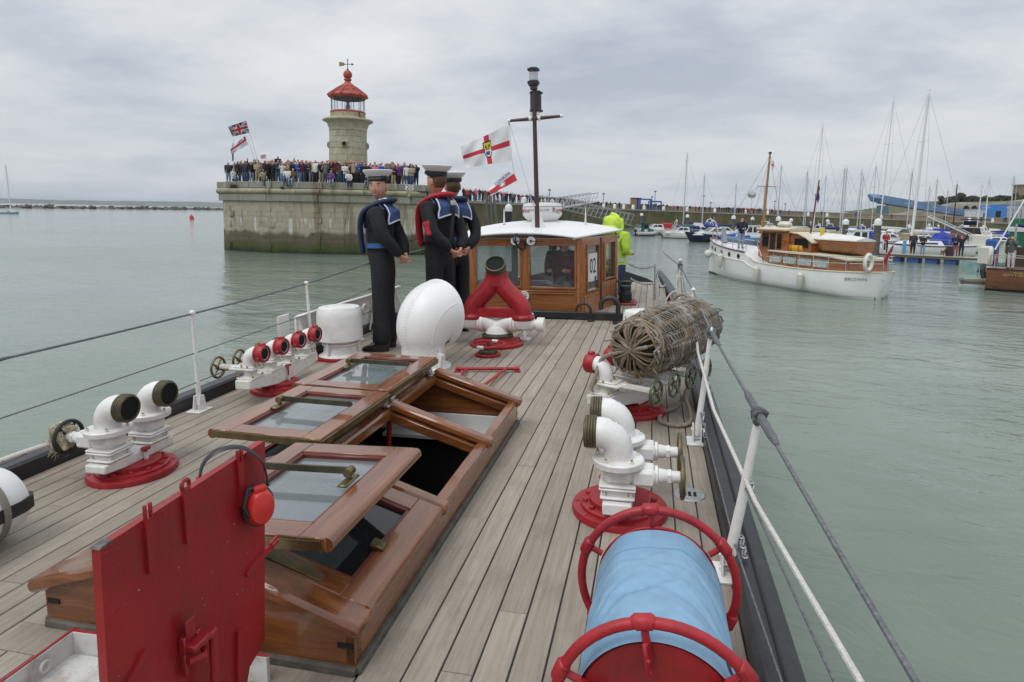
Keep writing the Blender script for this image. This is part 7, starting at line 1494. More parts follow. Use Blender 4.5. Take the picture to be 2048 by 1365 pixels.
mb=MB(); mb.box((-1.78,8.80,.30),(1.5,.32,.06),b=.01); mb.box((-1.35,8.86,.37),(.42,.16,.09),b=.02); part('dashboard',mb,mat('dash_grey',(.07,.07,.075),.6),wh_); mb=MB(); mb.rings([[V((-1.62,8.86,.33)),V((-1.30,8.86,.33)),V((-1.46,8.86,.46))],[V((-1.62,8.9,.33)),V((-1.30,8.9,.33)),V((-1.46,8.9,.46))]]); part('chart_hood',mb,M_paintin,wh_)
mb=MB(); mb.torus(.22,.014,28,8,frame((-1.24,9.1,.80),(0,1,.3))); part('steering_wheel',mb,M_black,wh_); mb=MB(); mb.cyl((-1.24,9.1,.8),(-1.24,9.0,.3),.02,n=8); part('wheel_column',mb,M_black,wh_)
# roof with camber
mb=MB(); nx,ny=16,6
def roofp(i,j,dz):
 v=j/ny; y=8.50+1.62*v; xl,xr=-2.665-.37*v,-1.025+.51*v; u=i/nx; x=xl+(xr-xl)*u; return V((x,y,1.085+.055*v+(.066+.085*v)*(1-(2*u-1) ** 2)+dz))
top=[[roofp(i,j,.030) for i in range(nx+1)] for j in range(ny+1)]; bot=[[roofp(i,j,0) for i in range(nx+1)] for j in range(ny+1)]
rs=[]
for j in range(ny+1): rs.append([bot[j][0]+V((0,0,.004))]+[top[j][0]+V((.004,0,-.006))]+top[j][1:-1]+[top[j][-1]+V((-.004,0,-.006)),bot[j][-1]+V((0,0,.004))]+list(reversed(bot[j][1:-1])))
mb.rings(rs); part('roof',mb,M_roofw,wh_,30)
mb=MB(); mb.tube([roofp(i,0,.014)+V((0,-.003,0)) for i in range(nx+1)],.017,8); mb.tube([roofp(nx,j,.014) for j in range(ny+1)],.017,8); part('roof_edge',mb,M_roofw,wh_)
for x in (-2.5,-1.06): mb=MB(); mb.box((x,8.545,1.078),(.04,.06,.02),b=.003); part('roof_bracket',mb,M_white,wh_)
# lamps, wiper, gauge and poster on it
def roundlamp(lab,x,z,r,label=True):
 A=T('deck_lamp',lab,'lamp',(x,8.58,z),'round white lamps on the wheelhouse front'); X=frame((x,8.578,z),(0,-1,.05)); mb=MB(); mb.lathe([(.0,0),(r*.8,0),(r*.95,.02),(r,.04),(r,.055),(r*.86,.06)],28,X); part('housing',mb,M_white,A,30); mb=MB(); mb.lathe([(r*.86,.057),(r*.4,.064),(0,.066)],24,X); part('lens',mb,mat('lamp_lens',(.45,.46,.46),.15),A); mb=MB(); mb.tube([X @ V((.0,.0,.07)),X @ V((-.01,-r*2.2,.05)),X @ V((-.005,-r*3.0,.03))],.005,6); mb.sphere(X @ V((0,0,.07)),.016,8,6); part('wiper_arm',mb,M_black,A)
roundlamp('left of two round white lamps under the roof edge',-1.885,1.052,.062); roundlamp('right of two round white lamps under the roof edge',-1.66,1.052,.062)
mb=MB(); mb.tube(bez([(-1.70,9.02,1.20),(-1.76,8.75,1.175),(-1.83,8.52,1.165),(-1.87,8.46,1.09),(-1.84,8.48,.99),(-1.79,8.55,.93),(-1.76,8.57,.965),(-1.77,8.57,1.03)],8),.0115,8); mb.tube(bez([(-1.72,9.0,1.20),(-1.80,8.72,1.175),(-1.865,8.50,1.16),(-1.90,8.46,1.08),(-1.86,8.5,1.0)],6),.008,8); mb.box((-1.74,8.565,1.03),(.07,.05,.06),b=.01); one('roof_cable',mb,M_rubber,'black cables looping from the mast foot over the roof edge','cable',loc=(-1.8,8.6,1.1))
ga=T('deck_gauge','round white pressure gauge on the wheelhouse front panel','gauge',(-1.775,8.57,.27)); X=frame((-1.775,8.585,.272),(0,-1,0),(0,0,1)); mb=MB(); mb.lathe([(0,0),(.072,0),(.074,.02),(.066,.026),(.064,.018),(0,.016)],28,X); part('case',mb,M_white,ga,30); mb=MB(); mb.box((.0,.0,.0195),(.008,.09,.002),X); mb.box((.01,-.02,.0195),(.05,.006,.002),X); mb.lathe([(.0,.024),(.012,.022),(.013,.017)],10,X); part('pointer',mb,M_signk,ga,0)
po2=T('number_poster','white poster with a large 02 taped inside the wheelhouse side window','poster',X2 @ V((.38,.0,.62))); mb=MB(); mb.box((.40,-.012,.655),(.35,.003,.40),X2); part('sheet',mb,M_signw,po2,0)
vs,fs=text('02',.27,.001); Xt=X2 @ Matrix(((1,0,0,.40),(0,0,1,-.008),(0,1,0,.665),(0,0,0,1))); mb=MB(); mb.add([V((p.x*.95,p.y*1.15,p.z)) for p in vs],fs,Xt); part('numerals',mb,M_signk,po2,0)
mb=MB(); mb.prism([(-.03,.035),(.03,.035),(.03,-.01),(0,-.045),(-.03,-.01)],.002,X2 @ Matrix(((1,0,0,.50),(0,0,1,-.008),(0,1,0,.48),(0,0,0,1)))); part('crest',mb,FB,po2,0)
# roof gear
rd=T('radar_dome','white radar scanner dome with red and grey maker lettering on the wheelhouse roof','radar',(-1.77,10.05,1.2)); RX,RY=-1.765,10.05
mb=MB(); mb.lathe([(.12,1.20),(.15,1.235),(.20,1.29),(.285,1.36),(.315,1.40),(.322,1.44),(.320,1.53),(.312,1.535),(.318,1.542),(.30,1.585),(.20,1.60),(0,1.603)],56,TR(RX,RY,0)); part('dome',mb,M_gel,rd,22); mb=MB(); mb.torus(.3205,.0035,56,6,TR(RX,RY,1.534)); part('dome_seam',mb,mat('seam_grey',(.30,.30,.30),.6),rd)
mb=MB(); mb.box((RX+.07,RY-.02,1.185),(.20,.2,.05),b=.008); part('wood_block',mb,M_teakh,rd)
mb=MB(); vs,fs=text('HD COLOR',.058,.001); mb.add(wrap([V((p.x*1.12,p.y*.8,.002+p.z)) for p in vs],.322,TR(RX,RY,1.478)),fs); part('grey_lettering',mb,mat('letter_grey',(.16,.16,.17),.5),rd,0)
vs,fs=text('Raymarine',.115,.001); cxv=min(p.x for p in vs)
for a0 in (.70,-1.86+.30):
 mb=MB(); mb.add(wrap([V((p.x-cxv,p.y,.002+p.z)) for p in vs],.322,TR(RX,RY,1.475) @ Matrix.Rotation(a0 if a0>0 else a0-.42,4,'Z')),fs); part('red_lettering',mb,mat('letter_red',(.30,.02,.03),.5),rd,0)
for lab,x,y,z0,h_ in (('white stub aerial on the left of the roof',-2.32,9.7,1.15,.36),('white stub aerial on the right of the roof',-1.05,9.9,1.13,.38)):
 A=T('aerial',lab,'aerial',(x,y,z0),'stub aerials on the wheelhouse roof'); mb=MB(); mb.cyl((x,y,z0),(x,y,z0+.12),.022,n=12); part('socket',mb,M_steel,A); mb=MB(); mb.tube([(x,y,z0+.12),(x,y,z0+h_)],[.016,.006],10); part('rod',mb,M_gel,A)
hn=T('roof_horn','small chrome horn on the left front corner of the roof','horn',(-2.50,8.7,1.13)); M_chr=mat('chrome',(.6,.6,.6),.12,1.0,var=.03); mb=MB(); mb.tube([(-2.56,8.72,1.175),(-2.50,8.69,1.175),(-2.455,8.66,1.178)],[.018,.018,.034],14); part('trumpet',mb,M_chr,hn); mb=MB(); mb.cyl((-2.52,8.7,1.125),(-2.52,8.7,1.17),.013,n=8); mb.cyl((-2.48,8.7,1.125),(-2.48,8.7,1.17),.013,n=8); part('mount',mb,M_chr,hn)
# mast
M_mast=mat('dark_varnished_spar',(.040,.020,.017),.4,vs=6,stretch=(8,8,.8),col2=(.085,.038,.030))
ms=T('signal_mast','dark brown signal mast with a short yard and two lanterns on the wheelhouse roof','mast',(-1.68,9.05,1.17)); mb0,mt0=V((-1.665,9.06,1.185)),V((-1.705,9.06,3.20))
mb=MB(); mb.tube([mb0,mb0.lerp(mt0,.8),mt0],[.037,.030,.024],16); part('spar',mb,M_mast,ms)
mb=MB(); 
for k in range(14): q=mb0.lerp(mt0,.08+k*.062); mb.torus(.0345-.0009*k,.0022,18,5,frame(q,mt0-mb0))
part('mast_band',mb,mat('band_dark',(.10,.07,.06),.5),ms)
mb=MB()
for s in (-1,1): mb.rings([[mb0+V((s*.03,-.02,.30)),mb0+V((s*.03,.02,.30)),mb0+V((s*.115,.02,.0)),mb0+V((s*.03,.02,.0)),mb0+V((s*.03,-.02,0)),mb0+V((s*.115,-.02,.0))][:0] or [mb0+V((s*x,-.015,z)) for x,z in ((.035,.26),(.13,.01),(.035,.01))],[mb0+V((s*x,.015,z)) for x,z in ((.035,.26),(.13,.01),(.035,.01))]])
part('mast_knee',mb,M_gel,ms); mb=MB(); mb.box(mb0+V((0,0,.012)),(.24,.14,.03),b=.008); part('mast_shoe',mb,M_black,ms)
yz_=2.795; yl,yr=V((-2.09,9.06,2.775)),V((-1.285,9.06,2.81)); yc=(yl+yr)/2+V((-.005,0,0)); mb=MB(); mb.tube([yl.lerp(yc,.06),yc,yr.lerp(yc,.06)],[.020,.030,.020],12); part('yard',mb,M_mast,ms)
mb=MB(); mb.cyl(yl,yl.lerp(yc,.09),.0245,n=12); mb.cyl(yr,yr.lerp(yc,.09),.0245,n=12); mb.cyl(yc+V((-.085,0,-.004)),yc+V((-.045,0,-.002)),.036,n=12); mb.cyl(yc+V((.045,0,.002)),yc+V((.085,0,.004)),.036,n=12); part('yard_band',mb,M_gel,ms)
def lantern(par,c,r,h_,lens,nm):
 C=Matrix.Translation(c); mb=MB(); mb.lathe([(r*.7,-h_*.08),(r*.95,-h_*.05),(r*.95,0),(r*1.02,.02*h_),(r*1.02,h_*.22),(r*.85,h_*.24),(0,h_*.24)],24,C); mb.lathe([(r*.84,h_*.80),(r*1.0,h_*.81),(r*1.02,h_*.94),(r*.8,h_),(0,h_*1.01)],24,C); p=part(nm,mb,M_black,par,30)
 mb=MB()
 for k in range(4): a=pi/2*k+.5; mb.box(c+V((r*1.05*cos(a),r*1.05*sin(a),h_*.88)),(.022,.022,.035),b=.004); mb.box(c+V((r*1.05*cos(a),r*1.05*sin(a),h_*.12)),(.022,.022,.035),b=.004)
 part('lantern_lug',mb,M_black,p)
 mb=MB(); pr=[(r*.80,h_*.24)]
 for k in range(7): z=h_*(.25+.078*k); pr+= [(r*.84,z),(r*.88,z+h_*.03),(r*.84,z+h_*.06)]
 mb.lathe(pr+[(r*.80,h_*.81)],26,C); part('lens',mb,lens,p,25)
lantern(ms,V((-1.708,9.06,3.265)),.076,.24,glass('lantern_lens',(.80,.82,.82),.25,(.6,.62,.62)),'masthead_lantern')
mb=MB(); mb.cyl(mt0,mt0+V((0,0,.05)),.055,n=16); part('lantern_seat',mb,M_mast,ms)
mb=MB(); C=Matrix.Translation((-1.69,9.13,2.89)); mb.lathe([(.075,0),(.09,.01),(.09,.035),(.082,.045),(.082,.255),(.09,.262),(.09,.285),(.07,.30),(0,.305)],24,C); p=part('rear_lantern',mb,M_black,ms,30); mb=MB(); [mb.box((-1.69+.094*cos(a),9.13+.094*sin(a),z),(.022,.022,.03),b=.004) for a in (.4,2.7,4.2,5.6) for z in (2.91,3.165)]; part('lantern_lug',mb,M_black,p)
mb=MB(); mb.box((-1.70,9.09,2.865),(.14,.05,.05),b=.005); part('lantern_bracket',mb,M_gel,ms)
# flags on the halyard
hy=T('flag_halyard','thin flag halyard from the yard end down to the mast foot','halyard',(-2.0,9.06,2)); mb=MB(); mb.tube([(-2.07,9.06,2.75),(-2.03,9.0,2.25),(-1.98,8.98,1.95)],.0035,5); mb.tube([(-2.07,9.06,2.75),(-1.74,9.02,1.62),(-1.70,9.02,1.52)],.003,5); mb.sphere((-2.075,9.06,2.735),.016,8,6); part('line',mb,mat('halyard',(.40,.40,.38),.8),hy); mb=MB(); mb.sphere((-1.70,9.02,1.55),.02,8,6); mb.tube([(-1.70,9.02,1.57),(-1.73,9.0,1.62),(-1.74,9.02,1.55)],.008,6); part('hitch',mb,M_ropew,hy)
def eng(u,v):
 x,y=(u-.47),(v-.5)
 sx2,sy2=x/.088,(y+.02)/.27
 inside=abs(sx2)<1 and sy2>-1 and (sy2<.2 or abs(sx2)<sqrt(max(0,1-((sy2-.2)/.9) ** 2)))
 if inside:
  if not (abs(sx2)<.84 and sy2>-.86 and (sy2<.15 or abs(sx2)<.9*sqrt(max(0,1-((sy2-.15)/.82) ** 2))-.06)): return 3
  if sy2<.1: return 3 if ((abs(sx2+.4)<.16 and -.55<sy2<-.2) or (abs(sx2-.4)<.16 and -.55<sy2<-.2) or (abs(sx2)<.3 and -.28<sy2<.0 and not abs(sx2)<.1) or abs(sy2-.1)<.06) else 4
  return 5 if (sx2 ** 2/.3+(sy2-.48) ** 2/.10)<1 and sy2>.25 else 0
 if abs(x)<.055 or abs(y)<.085: return 1
 return 0
f1=T('heraldic_flag','white flag with a red cross and a yellow and purple shield flying from the yard','flag',(-2.1,9.06,2.7)); flag(f1,(-2.085,9.05,2.715),(-2.725,8.75,2.395),(-2.04,9.02,2.195),(-2.645,8.72,2.095),eng,[FW,FR,FB,FK,FY,FP],96,64,.028,1.3,.6)
def dunk(u,v):
 x,y=u-.5,v-.5
 if (x/.13) ** 2+(y/.24) ** 2<1: return 2 if .5<(x/.13) ** 2+(y/.24) ** 2<.7 or (abs(x)<.02 and abs(y)<.12) else 0
 return 1 if abs(y)<.19 and False else (1 if abs(u-.5) >= 0 and .30<v<.78 else 0)
f2=T('pennant_flag','smaller white and red lettered flag flying below the large one','flag',(-2.0,9.0,2.05))
TLf,TRf,BLf,BRf=V((-2.025,8.99,2.085)),V((-2.345,8.83,1.80)),V((-1.93,8.97,1.885)),V((-2.30,8.80,1.688))
flag(f2,TLf,TRf,BLf,BRf,lambda u,v: (2 if ((u-.5)/.10) ** 2+((v-.52)/.20) ** 2<.75 and ((u-.5)/.10) ** 2+((v-.52)/.20) ** 2>.45 else 0) if ((u-.5)/.10) ** 2+((v-.52)/.20) ** 2<1 else (1 if .36<v<.86 and True else 0),[FW,FR,FB],60,36,.012,1.0,.2)
nf=(TRf-TLf).cross(BLf-TLf).normalized(); nf=nf if nf.y<0 else -nf
for body,u,v,sz in (('DUNKIRK',.42,.17,.066),('1940',.80,.92,.040)):
 q=(TLf.lerp(TRf,u)).lerp(BLf.lerp(BRf,u),v); xd=(TLf-TRf).normalized(); yd=nf.cross(xd).normalized(); vs,fs=text(body,sz,.0006); X=Matrix(((xd.x,yd.x,nf.x,q.x),(xd.y,yd.y,nf.y,q.y),(xd.z,yd.z,nf.z,q.z),(0,0,0,1))); mb=MB(); mb.add([p+V((0,0,.016)) for p in vs],fs,X); part('flag_lettering',mb,FB,f2,0)
# ------------------------------------------------------------------ close figures
M_uni=mat('navy_black_serge',(.0075,.008,.011),.8,vs=40,var=.3,bump=.9,bs=9); M_capw=mat('cap_white',(.70,.70,.71),.6,var=.03); M_ribb=mat('cap_ribbon',(.010,.010,.012),.5); M_collar=mat('collar_blue',(.034,.066,.18),.8,vs=20,var=.1); M_tape=mat('collar_tape',(.66,.67,.72),.8); M_gold=mat('gold_letters',(.55,.50,.26),.5); M_ljn=mat('lifejacket_navy',(.022,.034,.085),.7,vs=25,var=.2,bump=.25,bs=20); M_ljr=mat('lifejacket_red',(.42,.015,.028),.7,vs=25,var=.15,bump=.25,bs=20); M_bluebelt=mat('belt_blue',(.04,.12,.33),.7); M_refl=mat('reflective_tape',(.50,.53,.54),.35,.3); M_lip=mat('lips',(.36,.115,.10),.5); M_teeth=mat('teeth',(.62,.58,.52),.4); M_eye=mat('eye_white',(.55,.55,.54),.3); M_iris=mat('iris',(.03,.035,.04),.3); M_brow=mat('eyebrow',(.16,.085,.045),.8); M_hairs=mat('cropped_hair',(.10,.058,.032),.85,vs=60,var=.35); M_face=mat('face_skin',(.54,.275,.195),.5,vs=35,var=.05,dirt=(.52,.20,.15),ds=18,da=.5); M_shoeb=mat('polished_black_shoe',(.012,.012,.013),.2,coat=.4)
def head_mb(mb,X,big=1.0,smile=True):
 nu,nv=30,24; vs=[]
 for j in range(nv+1):
  th=pi*j/nv
  for i in range(nu):
   ph=2*pi*i/nu; n_=V((sin(th)*sin(ph),-sin(th)*cos(ph),cos(th))); x,y,z=.0735*n_.x,.094*n_.y,.116*n_.z; lowr=max(0,-n_.z)
   x *= 1-.24*lowr ** 1.3; 
   if n_.y>0: y *= 1-.45*lowr; y+= .012*(1-lowr)
   if n_.y<0:
    g= lambda v,s: math.exp(-(v/s) ** 2)
    y -= .025*g(x,.013)*g(z+.024,.018)+.014*g(x,.010)*g(z-.004,.026); y+= .010*g(abs(x)-.031,.016)*g(z-.014,.013); y -= .005*g(z-.036,.012)*g(x,.05)
    y -= .005*g(x,.024)*g(z+.060,.010); y -= .010*g(x,.024)*g(z+.098,.020); y -= .004*g(abs(x)-.04,.018)*g(z+.03,.02)
   vs.append(V((x,y,z)))
 fs,mi=[],[]
 for j in range(nv):
  for i in range(nu):
   q=(j*nu+i,j*nu+(i+1) % nu,(j+1)*nu+(i+1) % nu,(j+1)*nu+i); c=sum((vs[k] for k in q),V())/4; fs.append(q)
   hair=(c.y>.030 and c.z>-.055) or (c.y>-.015 and c.z>.012 and abs(c.x)>.05) or c.z>.075
   mi.append(3 if hair else 0)
 o=len(mb.f); mb.add([p*big for p in vs],fs,X); mb.m[o:]=mi
 S_=X @ Matrix.Scale(big,4)
 for s in (-1,1):
  mb.sphere((s*.074,.008,-.004),(.011,.022,.032),10,8,S_,0); mb.sphere((s*.080,.002,-.002),(.006,.012,.02),8,6,S_,0)
  mb.sphere((s*.031,-.0745,.013),(.0135,.010,.0075),10,8,S_,7); mb.sphere((s*.031,-.0815,.013),(.0058,.0042,.0058),8,6,S_,8)
  mb.tube([S_ @ V((s*.014,-.0865,.032)),S_ @ V((s*.030,-.0855,.0385)),S_ @ V((s*.047,-.075,.032))],[.004,.0045,.003],6,mi=9); mb.tube([S_ @ V((s*.018,-.081,.0205)),S_ @ V((s*.031,-.0825,.023)),S_ @ V((s*.045,-.074,.019))],.0032,5,mi=0)
 up_=.006 if smile else 0
 mb.tube([S_ @ V((x,-.094+abs(x)*.55,-.0565+up_*(abs(x)/.028) ** 2)) for x in (-.029,-.018,-.006,.006,.018,.029)],[.002,.0035,.0042,.0042,.0035,.002],6,mi=6); mb.tube([S_ @ V((x,-.093+abs(x)*.55,-.0700+up_*1.9*(abs(x)/.028) ** 2)) for x in (-.029,-.018,-.006,.006,.018,.029)],[.002,.004,.005,.005,.004,.002],6,mi=6)
 if smile: mb.tube([S_ @ V((x,-.0915+abs(x)*.55,-.0632+up_*1.4*(abs(x)/.026) ** 2)) for x in (-.024,-.012,0,.012,.024)],[.0025,.0042,.0046,.0042,.0025],6,mi=10)
def hand_mb(mb,w,d,n_,mi=0,s=1.0,curl=.9,thumb=1):
 """Palm from the wrist w along d, palm facing n_; four unequal curled fingers and a thumb leaving the side near the base."""
 d=V(d).normalized(); n_=(V(n_)-d*V(n_).dot(d)).normalized(); b_=d.cross(n_)*thumb; w=V(w)
 X=Matrix(((b_.x,n_.x,d.x,w.x),(b_.y,n_.y,d.y,w.y),(b_.z,n_.z,d.z,w.z),(0,0,0,1)))
 mb.rings([[X @ V((rx*s*cos(a),ry*s*sin(a)+dy*s,z*s)) for a in [2*pi*k/12 for k in range(12)]] for z,rx,ry,dy in ((-.02,.026,.020,0),(.01,.029,.018,0),(.045,.039,.017,.002),(.08,.041,.014,.004),(.092,.037,.010,.005))],mi=mi)
 for k,ln in enumerate((.070,.080,.075,.058)):
  x=(.029-.0195*k)*s; p=V((x,.002*s,.084*s)); ang=.15; P=[p]
  for q,f in enumerate((.45,.32,.25)): ang+= curl*(.45+.35*q)*(1+.07*k); p=p+V((0,sin(ang),cos(ang)))*ln*f*s; P.append(p)
  mb.tube([X @ q for q in P],[.0095*s,.0088*s,.008*s,.006*s],8,mi=mi)
 mb.tube([X @ V(q)*1 for q in ((.024*s,.006*s,.014*s),(.047*s,.016*s,.042*s),(.050*s,.030*s,.066*s),(.043*s,.042*s,.086*s))],[.013*s,.011*s,.0095*s,.007*s],8,mi=mi)
UM=[M_face,M_uni,M_uni,M_hairs,M_shoeb,M_uni,M_lip,M_eye,M_iris,M_brow,M_teeth]
def sailor(lab,x,y,H,fwd,head_to,jacket,smile,tilt=0.0,pitch=0.0):
 """Standing at ease, hands clasped behind; fwd and head_to are horizontal directions in the boat frame."""
 s=H/1.74; rz=math.atan2(fwd[1],fwd[0])+pi/2; A=T('person',lab,'person',(x,y,0),'sailors on the deck',rz,local=True)
 Nn,E2={},[]
 def n(k,p,r): Nn[k]=(V(p)*s,r*s if not isinstance(r,tuple) else (r[0]*s,r[1]*s))
 n('pelvis',(0,.012,.95),.140); n('waist',(0,.0,1.08),.136); n('chest',(0,-.002,1.27),.150); n('upper',(0,.015,1.40),.122); n('neck',(0,.02,1.475),.060); n('throat',(0,.008,1.545),.055)
 E2+= [('pelvis','waist','top'),('waist','chest','top'),('chest','upper','top'),('upper','neck','top'),('neck','throat','skin')]
 for sx_,q in ((1,'l'),(-1,'r')):
  n('sh' +q,(sx_*.180,.02,1.40),.082); n('ua' +q,(sx_*.212,.06,1.28),.078); n('el' +q,(sx_*.222,.125,1.14),.070); n('fa' +q,(sx_*.155,.185,1.05),.061); n('wr' +q,(sx_*.075,.222,.975),.047)
  E2+= [('upper','sh' +q,'top'),('sh' +q,'ua' +q,'top'),('ua' +q,'el' +q,'top'),('el' +q,'fa' +q,'top'),('fa' +q,'wr' +q,'top')]
  n('hp' +q,(sx_*.082,.015,.86),.105); n('kn' +q,(sx_*.090,.0,.49),.086); n('ca' +q,(sx_*.096,.012,.26),.092); n('an' +q,(sx_*.104,.01,.055),.110)
  E2+= [('pelvis','hp' +q,'leg'),('hp' +q,'kn' +q,'leg'),('kn' +q,'ca' +q,'leg'),('ca' +q,'an' +q,'leg')]
 vs,fs,rg=skin(Nn,E2,sub=2); mb=MB(); mb.add(vs,fs); mb.m=[REG[r] for r in rg]
 for v_ in mb.v:
  if v_.z<.012: v_.z=.012
  if .05<v_.z<.9: w=mnoise.noise(V((v_.x*6,v_.y*6,v_.z*9)))*.006; v_.x+= w; v_.y+= w
  elif v_.z<1.45*s: w=mnoise.noise(V((v_.x*11,v_.y*11,v_.z*14+3)))*.007; v_.x+= w; v_.y -= w
 a=math.atan2(head_to[1],head_to[0])-math.atan2(fwd[1],fwd[0]); hc=V((0,-.012,1.660))*s; HX=Matrix.Translation(hc) @ Matrix.Rotation(a,4,'Z') @ Matrix.Rotation(pitch,4,'X') @ Matrix.Rotation(tilt,4,'Y')
 head_mb(mb,HX,s*1.13,smile)
 for sx_ in (-1,1):
  w=V((sx_*.070,.226,.968))*s; hand_mb(mb,w,V((-sx_*.62,.10+.12*(sx_>0),-.72)),V((-sx_*.5,.35*(-1 if sx_<0 else .5),.3)),0,.98,.8,sx_)
 body=part('body',mb,UM,A,60)
 for sx_ in (-1,1):
  mb=MB(); mb.rings([[V((sx_*.104*s+rx*cos(t_),y0+ry*sin(t_),z)) for t_ in [2*pi*k/18 for k in range(18)]] for rx,ry,y0,z in ((.050,.150,-.06,0),(.052,.152,-.06,.02),(.049,.145,-.055,.040),(.046,.115,-.02,.065),(.044,.07,.03,.10))]); part('shoe',mb,M_shoeb,A,50)
 # cap, ribbon, lettering and bow
 CX_=HX @ Matrix.Translation((0,.006*s,.070*s)) @ Matrix.Rotation(-.07,4,'X'); S_=CX_ @ Matrix.Diagonal((s*1.05,s*1.13,s*1.05,1))
 mb=MB(); mb.lathe([(.090,-.004),(.094,.03),(.105,.038),(.128,.062),(.140,.082),(.142,.088),(.136,.093),(.10,.090),(0,.088)],44,S_); cp_=part('cap',mb,M_capw,A,50)
 mb=MB(); mb.lathe([(.0885,-.016),(.0955,-.012),(.0985,.012),(.0985,.030),(.093,.036)],40,S_); part('cap_ribbon',mb,M_ribb,cp_,50)
 tv,tf=TXT; mb=MB(); mb.add(wrap([V((p.x,p.y,.0015)) for p in tv],.0985,S_ @ Matrix.Translation((0,0,.0095))),tf); part('ribbon_lettering',mb,M_gold,cp_,0)
 mb=MB(); ba=.95
 for e in (-.16,.16): mb.sphere((.102*sin(ba+e),-.102*cos(ba+e),.016),(.013,.013,.020),8,6,S_)
 mb.tube([S_ @ V((.102*sin(ba+e),-.102*cos(ba+e),.014+z)) for e,z in ((-.22,.02),(0,0),(.22,.02),(.3,-.01))],.006*s,6); part('ribbon_bow',mb,M_ribb,cp_)
 # square blue collar down the back with white tapes
 def col(u,v,lift=0.0):
  w=(u-.5)*2; xx=w*(.135+.026*min(1,v*1.5)); z=1.495-.012*abs(w) ** 2-.030*abs(w) ** 1.5*min(1,v*3)-.175*v; f_=min(1,v*2.6) ** .7; yb=.075*(1-f_)+f_*(sqrt(max(0,.178 ** 2-(xx*.82) ** 2))+.004); return V((xx,yb+.012+lift,z))*s
 mb=MB(); mb.grid(24,14,col); mb.grid(24,14,lambda u,v: col(u,v)+V((0,-.008,-.004))); c_=part('collar',mb,M_collar,A,60)
 mb=MB(); Pq=[col(.02,v,.004) for v in [k/10 for k in range(10)]]+[col(u,.95,.004) for u in [.02+k*.096 for k in range(11)]]+[col(.98,v,.004) for v in [.9-k/10 for k in range(10)]]; mb.tube(Pq,.008*s,6,flat=.35,up=(0,1,0)); part('collar_tape',mb,M_tape,c_)
 # over-shoulder tape at the front edge of the collar
 for sx_ in (-1,1): mb=MB(); mb.tube(bez([V((sx_*q[0],q[1],q[2]))*s for q in ((.155,.10,1.43),(.135,.03,1.485),(.10,-.06,1.47),(.06,-.135,1.36),(.02,-.155,1.25))],5),.017*s,8,flat=.45,up=(0,-1,0)); part('collar_lapel',mb,M_collar,c_)
 # folded lifejacket
 jm=M_ljn if jacket== 'navy' else M_ljr; mb=MB(); P=[V(q)*s for q in ((.075,-.165,1.00),(.095,-.176,1.14),(.105,-.172,1.30),(.122,-.12,1.42),(.118,.0,1.490),(.080,.095,1.520),(0,.128,1.525),(-.080,.095,1.520),(-.118,.0,1.490),(-.122,-.12,1.42),(-.105,-.172,1.30),(-.095,-.176,1.14),(-.075,-.165,1.00))]; Q_=bez(P,5); nq=len(Q_); mb.tube(Q_,[(.043+.008*sin(pi*k/nq))*s*(.75 if k in (0,nq-1) else 1) for k in range(nq)],12,flat=.55,up=(0,-1,0)); j_=part('lifejacket',mb,jm,A,60)
 mb=MB(); zb=1.075; mb.rings([[V(((.156*s+e)*cos(t_),(.146*s+e)*sin(t_)-.002,(zb+dz)*s)) for e,dz in ((0,-.024),(.008,-.024),(.008,.024),(0,.024))] for t_ in [2*pi*k/40 for k in range(40)]],loop=True); part('waist_belt',mb,M_bluebelt if jacket== 'navy' else M_rubber,j_,40)
 if jacket== 'navy': mb=MB(); mb.box((0,0,0),(.035,.085,.010),Matrix.Translation(V((.122,.075,1.528))*s) @ Euler((.3,.9,.5)).to_matrix().to_4x4(),.004); part('reflective_patch',mb,M_refl,j_)
 else:
  mb=MB()
  for sx_ in (-.03,.03): mb.tube(bez([V((sx_,.150,1.51))*s,V((sx_*.6,.206,1.40))*s,V((sx_*.4,.190,1.25))*s,V((sx_*.5,.168,1.09))*s],5),.014*s,6,flat=.3,up=(0,1,0))
  part('back_strap',mb,M_rubber,j_); mb=MB(); mb.box(V((0,.205,1.44))*s,(.085,.012,.05),b=.004); part('reflective_patch',mb,M_refl,j_)
  mb=MB(); X=Matrix.Translation(V((.268,.100,1.19))*s) @ Euler((.30,-.15,.35)).to_matrix().to_4x4(); mb.box((0,0,0),(.045,.075,.16),X,.012); mb.box((.004,0,.05),(.046,.08,.055),X,.010); part('red_pouch',mb,M_ljr,j_)
 return A
TXT=text('COLLINGWOOD',.0255,.0006)
S1=sailor('sailor in dark uniform and navy lifejacket smiling back at the camera',-2.815,6.16,1.815,(-.99,-.06),(.08,-1.0),'navy',True,pitch=.08)
S2=sailor('sailor in dark uniform with a red lifejacket looking away to the left',-2.335,6.62,1.885,(-.93,.38),(-.90,.44),'red',False)
S3=sailor('sailor in dark uniform mostly hidden behind the red lifejacket sailor',-2.36,7.25,1.85,(-.66,.74),(-.5,.86),'navy',False)
